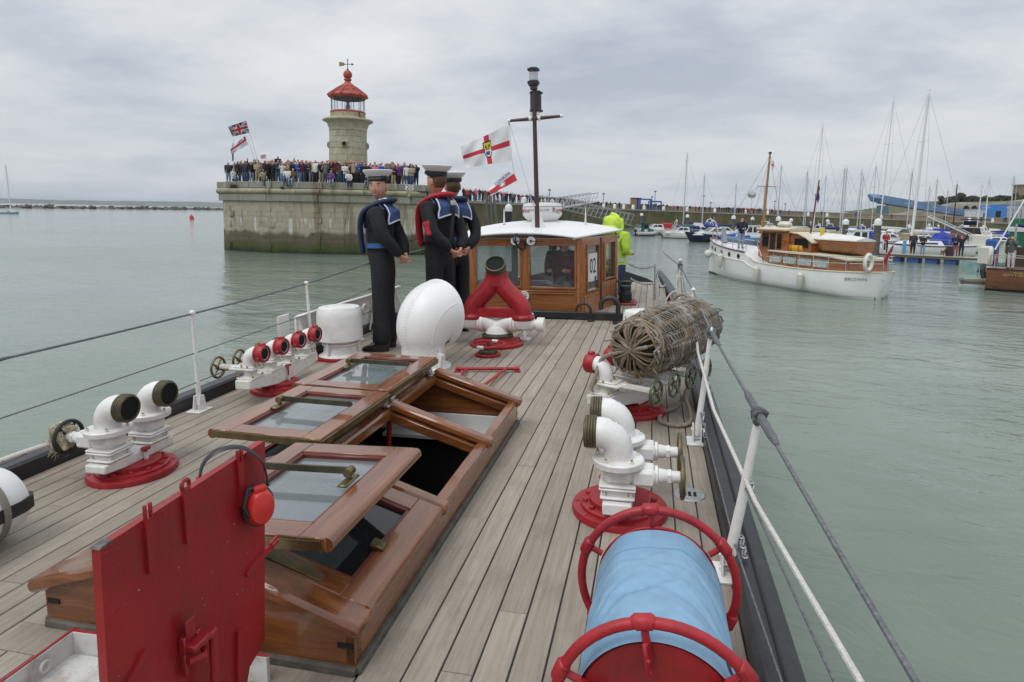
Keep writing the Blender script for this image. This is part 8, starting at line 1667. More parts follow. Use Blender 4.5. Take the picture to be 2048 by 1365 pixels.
# crewman in a lime hooded suit beyond the wheelhouse
def suit_person(lab,loc,H,face,mats_,pose=('front','hip'),hood=True,lean=.1):
 sk_=skeleton(H,pose,'stand',lean,1.28); me=body_mesh('person',sk_,2,hood=hood)
 for v_ in me.vertices:
  if .8<v_.co.z<1.65: v_.co+= V((1,1,.3))*(mnoise.noise(v_.co*9)*.020+mnoise.noise(v_.co*22)*.007)
 o=link('person',me,None); o.location=loc; o.rotation_euler=(0,0,math.atan2(face[1],face[0])+pi/2); tag(o,lab,'person')
 for i,m_ in enumerate(mats_): me.materials[i]=m_
 return o
M_lime=mat('lime_hivis',(.47,.68,.06),.7,vs=14,var=.16,bump=.5,bs=12); M_lime2=mat('lime_hivis_hood',(.54,.74,.07),.7,vs=14,var=.12,bump=.5,bs=12)
HV=suit_person('person in a bright lime hooded waterproof suit standing beyond the wheelhouse',(-.66,11.1,-.50),1.86,(.55,.5),[M_face,M_lime,M_ljn,M_lime2,M_shoe,M_lime],('hip','front'))
mb=MB(); hz_=1.565*1.86/1.72 
mb.tube(bez([(-.13,.06,hz_-.14),(-.14,-.02,hz_-.02),(-.11,.02,hz_+.12),(0,.05,hz_+.19),(.11,.02,hz_+.12),(.14,-.02,hz_-.02),(.13,.06,hz_-.14)],5),.05,10); mb.sphere((0,.06,hz_+.03),(.165,.18,.165),24,18); mb.sphere((0,.14,hz_-.06),(.19,.12,.12),20,12); mb.v=[p+V((1,1,1))*(mnoise.noise(p*8)*.022+mnoise.noise(p*20)*.007) for p in mb.v]
hd_=part('hood',mb,M_lime2,HV,60); mb=MB(); [mb.rings([[V(((.205 if z<1.4 else .24)*cos(t_),.19*sin(t_)+.0,z)) for t_ in [2*pi*k/28 for k in range(28)]] for z in zz],True,False,False) for zz in ((1.08,1.14),)]; part('reflective_band',mb,M_refl,HV)
mb=MB(); mb.tube(bez([(-.17,.05,1.50),(-.1,.13,1.53),(0,.16,1.52),(.1,.13,1.53),(.17,.05,1.50)],5),.035,8); part('navy_collar',mb,M_ljn,HV)
HV2=suit_person('person in lime top and yellow trousers hidden between the sailors and the wheelhouse',(-3.02,9.4,-.45),1.2,(-.2,-.9),[M_face,M_lime,mat('oilskin_yellow',(.62,.36,.02),.6,bump=.4,bs=10),M_ljn,M_shoe,M_lime],('front','front'),False)
HM=suit_person('person in a maroon jumper at the wheel inside the wheelhouse',(-1.27,9.22,-.62),1.74,(-.2,-1),[M_face,mat('maroon_jumper',(.075,.012,.022),.9,vs=20,var=.2),M_uni,M_uni,M_shoe,M_uni],('rest','rest'),False)
# ================================================================== the two wooden boats alongside (world frame)
MODE[0]= 'world'
bowp,strn=at(1418,0.1),None
BW,ST=V((3.47,40.63,WATER)),V((9.84,29.90,WATER)); ctr=(BW+ST)/2; hd=math.atan2((BW-ST).y,(BW-ST).x); LB=(BW-ST).length
by_=T('wooden_motor_yacht','white hulled wooden motor yacht with varnished wheelhouse leaving the harbour','motor yacht',local=True)
M_yw=mat('yacht_white_enamel',(.78,.78,.775),.25,vs=1.2,var=.03,coat=.3); M_yteak=mat('yacht_teak',(.22,.072,.018),.3,vs=2.2,stretch=(1.2,1.2,5),col2=(.34,.13,.04),coat=.5); M_yteakd=mat('yacht_teak_dark',(.13,.042,.016),.35,vs=3,var=.2,coat=.4); M_grnboot=mat('boot_green_grey',(.045,.06,.05),.6)
Bm=3.5
def yrings():
 rs=[]; ns=30
 for i in range(ns+1):
  u=i/ns; x=-LB/2+LB*u
  w=(.80+.20*sin(min(1,u/.5)*pi/2)) if u<.5 else max(.012,1-((u-.5)/.5) ** 2.5)
  if u<.10: w *= sqrt(max(.02,1-((.10-u)/.10) ** 2))
  hb=Bm/2*w; zd=1.18-.10*sin(min(1,u/.55)*pi) if u<.55 else 1.18+.95*((u-.55)/.45) ** 1.6
  if u>.57: zd=max(zd,1.62+.45*((u-.57)/.43) ** 1.4)
  elif u>.49: zd=1.15+(1.62-1.15)*((u-.49)/.08) ** 1.4
  fl=.93 if u<.6 else .93-.45*((u-.6)/.4) ** 1.5; dr=.5+.25*u
  pr=[(1,zd),(.995,zd*.70),(.97*(fl+.07),zd*.30),(fl*.97,.05),(fl*.55,-dr*.6),(.02,-dr)]; tx=.35*max(0,(.06-u)/.06)
  L2=[V((x+(.20*(1-z/zd) if u<.05 else 0),-hb*k,z)) for k,z in pr]; rs.append(L2+[V((p.x,-p.y,p.z)) for p in reversed(L2)])
 return rs
yr=yrings(); nr=len(yr[0]); mb=MB(); mb.rings(yr); part('hull',mb,M_yw,by_,50)
def yband(nm,f0,f1,i0,i1,m_,o=.012):
 mb=MB()
 for s in (0,1):
  def q(r,f):
   P=r[:6] if s== 0 else list(reversed(r))[:6]; tot=f*3; k=min(4,int(tot)); p=P[k].lerp(P[k+1],tot-k); return p+V((0,-o if s== 0 else o,0))
  for i in range(i0,i1): mb.add([q(yr[i],f0),q(yr[i+1],f0),q(yr[i+1],f1),q(yr[i],f1)],[(0,1,2,3)])
 part(nm,mb,m_,by_,40)
yband('boot_top',.97,1.12,0,30,M_grnboot)
mb=MB(); vs=[]
for r in yr: vs+= [r[0]+V((0,.05,-.07)),r[-1]+V((0,-.05,-.07))]
mb.add(vs,[(2*i,2*i+1,2*i+3,2*i+2) for i in range(30)]); part('deck',mb,M_deckc,by_,30)
for s in (0,-1):
 mb=MB(); mb.tube([r[s]+V((0,0,.015)) for r in yr[17:]],.045,7); part('toe_rail',mb,M_yteakd,by_); mb=MB(); mb.tube([r[s]+V((0,0,.012)) for r in yr[:17]],.035,7); part('toe_rail',mb,M_deckc,by_)
 mb=MB(); P=[]
 for r in yr[15:]: k=0 if s== 0 else nr-1; j=1 if s== 0 else nr-2; P.append(r[k].lerp(r[j],1.35 if False else .98)+V((0,-.012 if s== 0 else .012,0)))
 mb.tube(P,.028,6); part('belting',mb,M_yw,by_)
for i in (18.2,20.4,22.7,25.2,27.0):
 k=int(i); f=i-k
 for s in (0,1):
  P0=yr[k] if s== 0 else [yr[k][nr-1-j] for j in range(nr)]; P1=yr[k+1] if s== 0 else [yr[k+1][nr-1-j] for j in range(nr)]
  c=(P0[0].lerp(P0[1],.55)).lerp(P1[0].lerp(P1[1],.55),f); tg=(P1[0]-P0[0]).normalized(); dn=(P0[1]-P0[0]).normalized(); n_=tg.cross(dn); n_=n_ if n_.y*(-1 if s== 0 else 1)>0 else -n_; X=frame(c,n_,(0,0,1)); mb=MB(); mb.torus(.115,.022,18,6,X @ Matrix.Translation((0,0,.008))); ph_=part('porthole',mb,M_brass,by_); mb=MB(); mb.lathe([(.105,.006),(0,.010)],16,X); part('porthole_glass',mb,G_dark,ph_)
uX= lambda u:-LB/2+LB*u
zdk=1.10
# wheelhouse
wx0,wx1=uX(.375),uX(.548); wz0,wz1=zdk-.12,zdk+1.72; wy=1.03
def ybox(nm,x0,x1,z0,z1,y0,y1,m_,b=.02): mb=MB(); mb.box(((x0+x1)/2,(y0+y1)/2,(z0+z1)/2),(x1-x0,y1-y0,z1-z0),b=b); return part(nm,mb,m_,by_)
mb=MB(); mb.rings([[V((x,-wy,z)) for x,z in ((wx0,wz0),(wx0,wz1),(wx1-.22,wz1),(wx1,wz0+.9),(wx1+.02,wz0))],[V((x,wy,z)) for x,z in ((wx0,wz0),(wx0,wz1),(wx1-.22,wz1),(wx1,wz0+.9),(wx1+.02,wz0))]]); part('wheelhouse_side',mb,M_yteak,by_,0)
for s in (-1,1):
 for (x0,x1,z0,z1,nm,m_) in ((wx1-.72,wx1-.24,wz0+.98,wz1-.14,'window',G_dark),(wx1-1.20,wx1-.82,wz0+.14,wz1-.12,'door_opening',M_dark),(wx1-1.66,wx1-1.34,wz0+.92,wz1-.16,'window',G_dark)):
  mb=MB(); mb.box(((x0+x1)/2,s*(wy+.004),(z0+z1)/2),(x1-x0,.03,z1-z0),b=.012); p=part(nm,mb,m_,by_); mb=MB()
  for (a,c) in (((x0,z0),(x1,z0)),((x1,z0),(x1,z1)),((x1,z1),(x0,z1)),((x0,z1),(x0,z0))): mb.beam((a[0],s*(wy+.018),a[1]),(c[0],s*(wy+.018),c[1]),.045,.03)
  part('frame',mb,M_yteak if nm != 'window' else M_yteakd,p)
for y in (-.66,0,.66): mb=MB(); mb.box((0,0,0),(.02,.54,.62),frame((wx1-.095,y,wz0+1.30),(-.26,0,1),(1,0,0)),.01); part('windscreen',mb,G_dark,by_)
mb=MB(); n_=10
for z0 in (0,.06): pass
mb.rings([[V((x,y,z)) for y,z in [(-1.14,wz1-.0),(-1.14,wz1+.07),(-.6,wz1+.15),(0,wz1+.18),(.6,wz1+.15),(1.14,wz1+.07),(1.14,wz1)]] for x in (wx0+.1,wx1+.16)]); part('wheelhouse_roof',mb,M_deckc,by_,40)
ybox('roof_fascia',wx0+.1,wx1+.18,wz1-.07,wz1+.03,-1.155,-1.10,M_yteak); ybox('roof_fascia',wx0+.1,wx1+.18,wz1-.07,wz1+.03,1.10,1.155,M_yteak)
# after deckhouse with curved fascia
ax0,ax1=uX(.265),wx0+.02; az1=wz1-.14
mb=MB(); prof=[(ax0,wz0),(ax0,az1-.42),(ax0+.3,az1-.22),(ax0+.8,az1-.06),(ax1-.2,az1),(ax1,az1),(ax1,wz0)]; mb.rings([[V((x,-.93,z)) for x,z in prof],[V((x,.93,z)) for x,z in prof]]); part('deckhouse_side',mb,M_yteak,by_,0)
mb=MB(); rp_=[(ax0-.12,az1-.40),(ax0+.3,az1-.17),(ax0+.8,az1-.01),(ax1-.1,az1+.05),(ax1+.25,az1+.06)]; mb.rings([[V((x,-1.02,z)) for x,z in rp_]+[V((x,-1.02,z+.06)) for x,z in reversed(rp_)],[V((x,1.02,z)) for x,z in rp_]+[V((x,1.02,z+.06)) for x,z in reversed(rp_)]]); part('deckhouse_roof',mb,M_deckc,by_,30)
for s in (-1,1):
 for x0,x1 in ((ax1-.92,ax1-.30),(ax0+.18,ax0+.62)): mb=MB(); mb.box(((x0+x1)/2,s*.935,az1-.42),(x1-x0,.03,.42),b=.04); p=part('window',mb,G_dark,by_); mb=MB(); mb.beam((x0,s*.952,az1-.64),(x1,s*.952,az1-.64),.04,.03); mb.beam((x0,s*.952,az1-.20),(x1,s*.952,az1-.20),.04,.03); part('frame',mb,M_yteakd,p)
 for k in range(9): mb=MB(); x=ax0+.75+k*.065; mb.box((x,s*.938,az1-.42),(.055,.016,.66)); part('tongue_board',mb,M_yteak,by_,0)
# low trunk cabin aft with four lights and cream top
tx0,tx1=uX(.07),uX(.47); tz=zdk+.62
mb=MB(); prof=[(tx0,zdk-.1),(tx0+.05,tz-.10),(tx0+.9,tz-.02),(tx1,tz),(tx1,zdk-.1)]; mb.rings([[V((x,-1.22,z)) for x,z in prof],[V((x,1.22,z)) for x,z in prof]]); part('trunk_cabin',mb,M_yteak,by_,0)
mb=MB(); mb.rings([[V((x,y,z+dz)) for y,dz in ((-1.30,0),(-1.30,.06),(0,.12),(1.30,.06),(1.30,0))] for x,z in ((tx0-.10,tz-.09),(tx0+.9,tz),(uX(.30),tz+.03),(tx1-.02,tz+.03))]); part('trunk_top',mb,M_deckc,by_,30)
for s in (-1,1):
 for k in range(4):
  x0=uX(.425)-k*.98; mb=MB(); mb.box((x0,s*1.225,zdk+.30),(.80,.03,.34),b=.014); p=part('cabin_light',mb,mat('curtained_light',(.42,.44,.43),.15,vs=8,var=.3,coat=.6),by_); mb=MB(); P=[V((x0+.41*(abs(cos(t_)) ** .4)*(1 if cos(t_)>0 else -1),s*1.243,zdk+.30+.18*(abs(sin(t_)) ** .4)*(1 if sin(t_)>0 else -1))) for t_ in [2*pi*i/28 for i in range(28)]]; mb.tube(P,.026,6,True); part('frame',mb,M_chr,p)
# mast, staff, ensign, rails, lifebuoy
mx_=uX(.635); mb=MB(); mb.tube([(mx_,0,1.5),(mx_-.12,0,4),(mx_-.28,0,pix(1529,314,36.0).z-WATER)],[.085,.075,.05],12); M_pine=mat('varnished_pine',(.34,.17,.05),.35,vs=3,var=.15,coat=.5); part('mast',mb,M_pine,by_); mtop_=V((mx_-.28,0,pix(1529,314,36).z-WATER)); mb=MB(); mb.lathe([(.06,0),(.085,.02),(.085,.08),(0,.12)],12,Matrix.Translation(mtop_)); part('mast_truck',mb,M_black,by_)
zc_=5.15; mb=MB(); mb.tube([(mx_-.18,-.62,zc_),(mx_-.18,.62,zc_)],.022,6); part('crosstree',mb,M_pine,by_); mb=MB(); mb.tube([mtop_-V((0,0,.1)),(mx_+3.6,0,2.1)],.009,4); mb.tube([mtop_-V((0,0,.1)),(wx0,0,wz1)],.009,4)
for s in (-1,1): mb.tube([mtop_-V((0,0,.2)),(mx_-.4,s*1.45,1.6)],.009,4); mb.tube([(mx_-.18,s*.6,zc_),(mx_+.2,s*1.4,1.6)],.006,4)
part('rigging',mb,M_wire,by_)
mb=MB(); q=V((mx_+.75,.2,4.72)); mb.sphere(q,(.24,.24,.20),6,4); part('radar_reflector',mb,mat('reflector',(.40,.42,.43),.3,.5),by_,10); mb=MB(); mb.tube([q+V((0,0,.2)),q+V((-.2,-.3,.45))],.006,4); mb.tube([q-V((0,0,.2)),q-V((0,0,1.6))],.006,4); part('reflector_line',mb,M_wire,by_)
mb=MB(); mb.grid(6,5,lambda u,v: V((mtop_.x-.10-.22*u,-.05-.03*sin(u*5),mtop_.z-.35-.45*v-.1*u)),mfn=lambda u,v: 1 if abs(u-.5)<.14 or abs(v-.5)<.14 else 0); part('burgee',mb,[FW,FR],by_)
ex=uX(.345); mb=MB(); mb.tube([(ex,.2,zdk+.6),(ex-.45,.2,pix(1656,368,33.5).z-WATER)],[.045,.03],8); part('ensign_staff',mb,M_yteakd,by_); mb=MB(); zt_=pix(1656,368,33.5).z-WATER; mb.grid(8,10,lambda u,v: V((ex-.43+.02*v*2+.14*u,.2-.24*u+.03*sin(v*8),zt_-.12-.75*v-.28*u)),mfn=lambda u,v: 1 if v<.45 and (abs(u-.5)<.12 or abs(v-.22)<.06) else 2); part('blue_ensign',mb,[FW,FR,FB],by_)
mb=MB(); P=[yr[i][0]+V((.0,.08,.68)) for i in range(0,14)]
for dz in (0,-.3): mb.tube([p+V((0,0,dz)) for p in P],.014,5)
for i in range(0,14,2): mb.tube([P[i],yr[i][0]+V((0,.08,0))],.016,6)
P2=[yr[i][-1]+V((0,-.08,.68)) for i in range(0,14)]
for dz in (0,-.3): mb.tube([p+V((0,0,dz)) for p in P2],.014,5)
for i in range(0,14,2): mb.tube([P2[i],yr[i][-1]+V((0,-.08,0))],.016,6)
mb.tube([P[0],P2[0]],.014,5); part('guard_rail',mb,M_chr,by_)
mb=MB(); 
for s in (0,-1):
 P=[yr[i][s]+V((0,.1 if s== 0 else -.1,.58)) for i in range(17,31)]
 for dz in (0,-.28): mb.tube([p+V((0,0,dz)) for p in P],.013,5)
 for i in range(0,14,3): mb.tube([P[i],P[i]-V((0,0,.58))],.015,6)
part('bow_rail',mb,M_chr,by_)
mb=MB(); mb.beam(yr[13][-1]+V((0,-.08,.68)),yr[17][-1]+V((0,-.1,.58)),.02,.02); mb.beam((wx1+.1,1.2,zdk+1.2),(wx1-.9,1.4,zdk+.05),.05,.03); part('hand_rail',mb,M_chr,by_)
lb_=T('lifebuoy','white lifebuoy hung on the stern rail of the wooden motor yacht','lifebuoy',local=True)
mb=MB(); mb.tube([(-.30*cos(t_)*0 ,.26*cos(t_),.33*sin(t_)) for t_ in [2*pi*k/26 for k in range(26)]],.075,10,True); part('ring',mb,mat('lifebuoy_white',(.70,.70,.66),.6),lb_); mb=MB(); mb.tube([(0,.36*cos(t_),.43*sin(t_)) for t_ in [2*pi*k/26 for k in range(26)]],.010,5,True); part('grab_line',mb,M_ropew,lb_)
YM=Matrix.Translation(ctr) @ Matrix.Rotation(hd,4,'Z')
by_.location=ctr; by_.rotation_euler=(0,0,hd)
def onyacht(o,p,rz=0.0): o.location=YM @ V(p); o.rotation_euler=(0,0,hd+rz)
onyacht(lb_,(uX(.012),.80,zdk+.52),.2)
en=T('red_ensign','furled red ensign on a slanting staff at the stern of the wooden yacht','flag',local=True); mb=MB(); mb.tube([(0,0,0),(-.85,0,1.75)],.022,8); part('staff',mb,M_pine,en); mb=MB(); mb.tube([(-.16,.02,.35),(-.35,.05,.62),(-.6,.05,1.1),(-.80,.02,1.62)],[.06,.14,.11,.03],9,flat=.45); part('cloth',mb,FR,en,60); mb=MB(); mb.tube([(-.66,-.03,1.22),(-.80,-.02,1.60)],[.07,.03],7,flat=.6); part('canton',mb,FB,en); onyacht(en,(uX(.03),-.1,zdk+.1)); en.scale=(.72,.72,.72)
db=T('tender','varnished tender with a white cover lashed on the wooden yacht cabin top','dinghy',local=True); hull_parts(db,3.5,1.35,.42,.25,M_yteak,M_deckc,fine=2.2,transom=.8,sheer=.3); mb=MB(); mb.rings([[V((x,y*w_,z+.40)) for y,z in ((-1,.0),(-.97,.06),(-.5,zz),(0,zz+.05),(.5,zz),(.97,.06),(1,0))] for x,w_,zz in ((-1.76,.56,.12),(-1.0,.70,.20),(.2,.70,.24),(1.1,.50,.22),(1.72,.06,.16))]); part('cover',mb,mat('canvas_white',(.68,.68,.66),.8,vs=3,var=.06,bump=.4,bs=6),db,40)
mb=MB(); [mb.tube([(x,-.70,.42),(x,-.5,-.05),(x,0,-.25)],.012,5) for x in (-1,.1,1)]; part('lashing',mb,M_ropew,db); onyacht(db,(uX(.215),.15,tz+.36),0)
mb=MB(); 
yb_=T('yellow_roll','yellow strapped roll lying on the yacht cabin top beside the tender','bag',local=True); mb.tube([(-.5,0,.22),(-.46,0,.22),(.46,0,.22),(.5,0,.22)],[.15,.22,.22,.15],14); part('roll',mb,mat('yellow_canvas',(.60,.30,.02),.7,vs=6,var=.15,bump=.4,bs=12),yb_,40)
for x in (-.25,.25): mb=MB(); mb.torus(.225,.014,20,5,frame((x,0,.22),(1,0,0))); part('strap',mb,M_rubber,yb_)
onyacht(yb_,(uX(.345),.78,tz+.06))
mb=MB(); mb.box((0,0,.16),(.8,.5,.32),b=.14); o=link('liferaft',mesh('liferaft',mb,M_gelo),None); tag(o,'cream liferaft case on the roof of the yacht wheelhouse','liferaft'); onyacht(o,(uX(.47),.3,wz1+.15))
mb=MB(); mb.box((0,0,.22),(.05,.26,.5),b=.02); o=link('horseshoe_buoy',mesh('horseshoe_buoy',mb,mat('buoy_yellow',(.66,.48,.05),.6)),None); tag(o,'yellow buoyancy ring behind the dark ensign staff on the yacht','lifebuoy'); onyacht(o,(uX(.25),.5,az1-.1))
def fender(lab,i,drop,ball=False):
 A=T('boat_fender',lab,'fender',local=True,group='fenders hung along the wooden yacht'); mb=MB()
 if ball: mb.sphere((0,0,-.24),.24,16,12)
 else: mb.lathe([(0,-.86),(.05,-.84),(.07,-.78),(.135,-.70),(.145,-.15),(.07,-.06),(.05,0),(0,.01)],16)
 part('body',mb,M_gelo,A); mb=MB(); mb.tube([(0,0,0),(0,-.04,drop)],.010,5); part('lanyard',mb,M_ropew,A); r=yr[i]; p=r[-1]; onyacht(A,p+V((0,.19 if not ball else .26,-drop)))
fender('round white ball fender near the bow of the wooden yacht',27,.45,True); fender('long white fender below the second porthole of the wooden yacht',22,.30); fender('long white fender amidships on the wooden yacht',14,.12); fender('long white fender aft of amidships on the wooden yacht',7,.10)
for body,i0,dz,sz in (('BROWN',1.0,.42,.19),('OWL',.25,.42,.19)):
 vs,fs=text(body,sz,.004); w_=max(p.x for p in vs)-min(p.x for p in vs); mb=MB(); out=[]
 path=[r[-1].lerp(r[-2],1.0) for r in yr[0:8]]; path=[yr[0][-2].lerp(yr[0][1],.92-.12*k)+V((.02,0,0)) for k in range(7,0,-1)]+path; dl=arc(path); s0=dl[7+int(i0)]+(i0 % 1)*.35
 if body== 'OWL': s0=dl[6]-.05
 for p in vs:
  s_=max(.001,min(dl[-1]-.001,s0-p.x*1.25)); k=max(j for j in range(len(dl)-1) if dl[j] <= s_); f=(s_-dl[k])/(dl[k+1]-dl[k]); q=path[k].lerp(path[k+1],f); tg=(path[k+1]-path[k]).normalized(); n_=V((-tg.y,tg.x,0)); out.append(q+n_*(.014+p.z)+V((0,0,p.y+.04)))
 mb.add(out,fs); part('name_lettering',mb,mat('name_grey',(.20,.20,.19),.5),by_,0)
cr=person(YM @ V((uX(.715),.55,1.66)),hd+pi/2+2.9,'navy','pale jeans','brown hair','photo' if False else 'hand on hip','on the yacht foredeck','crew',1.78); cr['label']= 'person in navy jacket and pale jeans standing on the wooden yacht foredeck'; del cr['group']
wd=T('bow_windlass','grey canvas covered anchor windlass at the bow of the wooden yacht','windlass',local=True); mb=MB(); mb.tube([(-.35,.1,0),(-.1,0,.5),(0,0,.85),(.08,0,.95)],[.16,.13,.12,.04],9); mb.tube([(.1,-.1,0),(.05,0,.5)],[.1,.08],8); part('cover',mb,mat('grey_canvas',(.24,.26,.31),.85,bump=.5,bs=9),wd); onyacht(wd,(uX(.905),0,1.92))
mb=MB(); mb.tube([(0,0,0),(.12,0,1.15)],.02,7); jk=T('jack_staff','small flagstaff with a red and white jack at the yacht bow','flag',local=True); part('staff',mb,M_pine,jk); mb=MB(); mb.grid(6,8,lambda u,v: V((.12-.02*v-.16*u,.05*sin(v*6)+.08*u,1.1-.5*v-.15*u)),mfn=lambda u,v: 1 if abs(v-.4)<.15 or abs(u-.5)<.15 else 0); part('jack',mb,[FW,FR],jk); onyacht(jk,(uX(.955),0,1.95))
# ---- brown wooden boat at the right edge
nb_=T('wooden_launch','varnished brown wooden passenger launch with gilt name at the right edge','launch',local=True)
M_nb=mat('launch_varnish',(.125,.042,.017),.3,vs=2.2,stretch=(.7,3,7),col2=(.215,.083,.036),coat=.6); LN=10.5
p0,p1=V((17.39,37.17,WATER)),V((16.60,32.9,WATER)); st_,dirn=V((16.95,37.2,WATER)),(V((26.5,33.6,0))-V((17.55,37.0,0))).normalized()
nrs=hull_parts(nb_,LN,3.0,1.12,.5,M_nb,mat('launch_deck',(.12,.11,.10),.8),M_boot,rubbing=mat('launch_rubber',(.03,.028,.028),.7),fine=2.4,transom=.86,sheer=.12)
vs,fs=text('NEW\nBRITANNIC',.26,.006)
for s in (-1,):
 mb=MB(); out=[]
 for p in vs:
  x=-LN/2+1.42+p.x*1.12; u=(x+LN/2)/LN*22; k=int(u); f=u-k; t_=.42-p.y*.9; q=(nrs[k][0].lerp(nrs[k][1],t_ if t_<1 else 1)).lerp(nrs[k+1][0].lerp(nrs[k+1][1],t_ if t_<1 else 1),f); out.append(q+V((0,-.014-p.z,0)))
 mb.add(out,fs); part('name_lettering',mb,mat('gilt_letters',(.50,.36,.12),.5),nb_,0)
mb=MB(); mb.rings([[V((-LN/2+.1,y,.40)) for y in (-.9,.9)]+[V((-LN/2+.1,y,.24)) for y in (.9,-.9)],[V((-LN/2-.85,y,.38)) for y in (-.7,.7)]+[V((-LN/2-.85,y,.24)) for y in (.7,-.7)]]); part('stern_platform',mb,mat('platform_timber',(.10,.085,.05),.8),nb_); mb=MB(); mb.cyl((-LN/2-.9,-.75,.32),(-LN/2-.9,.75,.32),.12,n=12); part('platform_roller',mb,M_pile,nb_)
mb=MB(); mb.tube([(-LN/2-.05,-1.0,.6),(-LN/2-.15,-.95,1.0),(-LN/2-.1,-.6,1.25)],.12,9); part('tyre_fender',mb,M_rubber,nb_)
mb=MB()
for s in (-1,1): mb.tube([(x,s*1.22,1.72) for x in (-LN/2+.3,-2,0,2,4)],.022,6); [mb.tube([(x,s*1.25,1.1),(x,s*1.22,1.72)],.022,6) for x in (-LN/2+.3,-3.2,-1.2,.8,2.8)]
part('launch_rail',mb,M_steel,nb_)
mb=MB(); mb.box((0,-.1,1.7),(4.2,2.0,1.3),b=.05); part('launch_cabin',mb,M_nb,nb_)
nb_.location=st_+dirn*LN/2; nb_.rotation_euler=(0,0,math.atan2(dirn.y,dirn.x)); NBM=nb_.matrix_basis.copy()
NBM=Matrix.Translation(nb_.location) @ Matrix.Rotation(math.atan2(dirn.y,dirn.x),4,'Z')
o=person(NBM @ V((-LN/2+1.0,-.55,1.08)),face_cam(NBM @ V((-LN/2+1.0,-.55,0)),.1)-.5,'charcoal','pale jeans','brown hair','taking pictures','at the launch stern','crew',1.72); o['label']= 'person in grey jacket and white trousers photographing from the brown launch stern'; del o['group']; o.material_slots[2].material=cloth('white trousers',(.55,.52,.55)); o.material_slots[1].material=cloth('mid grey',(.09,.092,.10))
o=person(NBM @ V((-LN/2+2.3,-.75,1.08)),face_cam(NBM @ V((-LN/2+2.3,-.75,0)),.2),'purple','navy trousers','white hair','hands clasped','at the launch rail','crew',1.62); o['label']= 'person in purple standing by the rail at the right edge of the launch'; del o['group']
gp=T('green_pile','large pile with white cap, green painted sides and brown foot behind the launch','pile',at(2033,41.5)); g0=at(2036,41.5); zt_=pix(2036,445,41.5).z; w_=.66
mb=MB(); mb.box((g0.x,g0.y,(WATER+.95-.2)/2-.6),(w_*1.7,w_*1.7,2.2),b=.05); part('timber_foot',mb,mat('pile_brown',(.06,.04,.025),.8,vs=3,var=.3),gp); mb=MB(); mb.box((g0.x,g0.y,.55),(w_*1.55,w_*1.55,2.4),b=.04); part('green_panel',mb,mat('pile_green',(.012,.135,.065),.5,vs=2,var=.2),gp); mb=MB(); mb.lathe([(w_*1.22,zt_-.62),(w_*1.22,zt_-.35),(.05,zt_)],4,Matrix.Translation((g0.x,g0.y,0)) @ Matrix.Rotation(.8,4,'Z')); part('cap',mb,M_cap,gp,0)
q=at(2022,39.0); mb=MB(); mb.cyl((q.x,q.y,WATER),(q.x,q.y,pix(2042,448,39).z),.06,n=8); A=T('steel_post','thin pale steel post standing in front of the green pile','post',(q.x,q.y,WATER)); part('post',mb,M_steel,A); mb=MB(); mb.box((q.x,q.y,.0),(.5,.4,.05)); mb.lathe([(.14,.03),(.10,.12),(.02,.28)],10,TR(q.x,q.y,0)); part('bracket_lamp',mb,M_gel,A)
dv_=T('davit_dinghy','white dinghy with blue cover hung upright on the stern of the brown launch','dinghy',local=True); mb=MB(); mb.box((0,0,0),(.35,1.1,1.3),b=.14); part('hull',mb,M_gelo,dv_); mb=MB(); mb.box((.42,0,.22),(.30,1.0,1.75),b=.12); part('blue_cover',mb,mat('davit_blue',(.02,.09,.30),.7,var=.15),dv_); dv_.location=pix(1971,512,41); dv_.rotation_euler=(0,0,RTA+.1)
mb=MB(); 
for y in (-.4,.4): mb.tube([(0,y,-1.6),(.1,y,-.4),(.6,y,.6),(1.2,y,1.0)],.035,7)
part('davit',mb,M_steel,dv_)
tl=wheelboat('teal workboat half hidden behind the stern of the brown launch',1998,44.5,RTA+.15,4.8,mat('teal_hull',(.22,.36,.35),.6,vs=2,var=.2),M_gelo)
mb=MB(); mb.tube([(0,0,0),(3.0,0,6.2)],.045,7); A=T('leaning_spar','white spar leaning up to the right over the launch','spar',local=True); part('spar',mb,M_maw,A); q=pix(1990,500,40); A.location=q; A.rotation_euler=(0,0,RTA); mb=MB(); mb.grid(5,9,lambda u,v: V((.1+.12*u+.03*sin(v*7),.02,-.1-.9*v)),mfn=None); part('red_flag',mb,FR,A); mb=MB(); mb.tube([(1.2,0,1.6),(3.2,0,1.4)],.12,8); part('blue_sail',mb,M_covn,A)

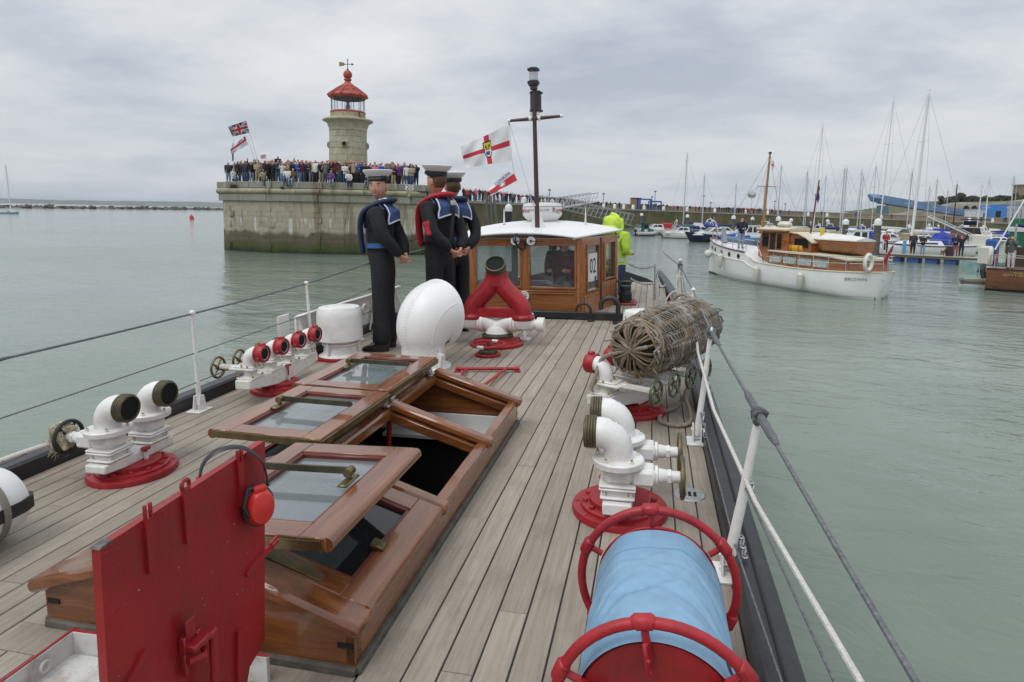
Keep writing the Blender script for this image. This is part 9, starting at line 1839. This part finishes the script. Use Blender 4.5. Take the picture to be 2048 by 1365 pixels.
# ------------------------------------------------------------------ flags above the pier head crowd
def pole(root,a,c,r=.018): mb=MB(); mb.tube([a,c],r,5); part('pole',mb,M_alu,root)
D1=49.3; A=T('union_flag','large union flag on a tall pole above the left end of the crowd','flag',pix(512,318,D1)); pole(A,pix(521,340,D1),pix(492,241,D1)); flag(A,pix(492,242,D1),pix(456,254,D1),pix(499,266,D1+.3),pix(464,274,D1+.4),union,[FW,FR,FB],60,40,.07,1.4)
A=T('support_flag','white and red printed flag below the large union flag','flag',pix(510,340,D1-.6)); pole(A,pix(511,325,D1-.6),pix(494,272,D1-.6)); flag(A,pix(490,272,D1-.6),pix(462,297,D1-.6),pix(497,290,D1-.5),pix(461,310,D1-.5),lambda u,v: (union(.5+.5*u,v*1.1) if v<.28 and u<.55 else (1 if .18<v<.50 else (2 if .58<v<.90 and int(u*22) % 2== 0 and int(v*20) % 2== 0 else 0))),[FW,FR,mat('flag_mauve',(.36,.25,.48),.8)],66,40,.05,1.2)
A=T('slim_banner','slim orange and white banner on an upright stick at the left tip of the crowd','flag',pix(467,345,D1)); pole(A,pix(468,345,D1),pix(467,281,D1)); flag(A,pix(467,283,D1),pix(464,290,D1),pix(468,322,D1),pix(464,324,D1),lambda u,v: 1 if .35<v<.95 else 0,[FW,mat('banner_rust',(.30,.09,.05),.8)],8,20,.03)
A=T('hand_flag','small union flag waved over the crowd left of the lighthouse','flag',pix(530,322,48.8)); pole(A,pix(536,322,48.8),pix(531,309,48.8),.012); flag(A,pix(531,309,48.8),pix(521,311,48.8),pix(532,317,48.8),pix(522,318.5,48.8),union,[FW,FR,FB],30,20,.03)
# timber fender piles against the quay, seen past the sailors
A=T('timber_dolphin','leaning bundle of dark timber fender piles against the quay wall','fender piles',at(985,84))
for k,(x0,x1) in enumerate(((972,978),(980,987),(988,996))):
 a,c=at(x1,82),pix(x0,385+4*k,83.5); mb=MB(); mb.tube([a,c],.17,8); part('timber',mb,M_pile,A)
MODE[0]= 'boat'
# ------------------------------------------------------------------ heel and trim of the fire boat: everything on it tilts together
HEEL=Matrix(((0.999534,0.0,-0.030539,0),(-0.000228,0.999972,-0.00746,0),(0.030538,0.007464,0.999506,0),(0,0,0,1)))
for o in BOAT: o.matrix_basis=HEEL @ (Matrix.Translation(o.location) @ o.rotation_euler.to_matrix().to_4x4())
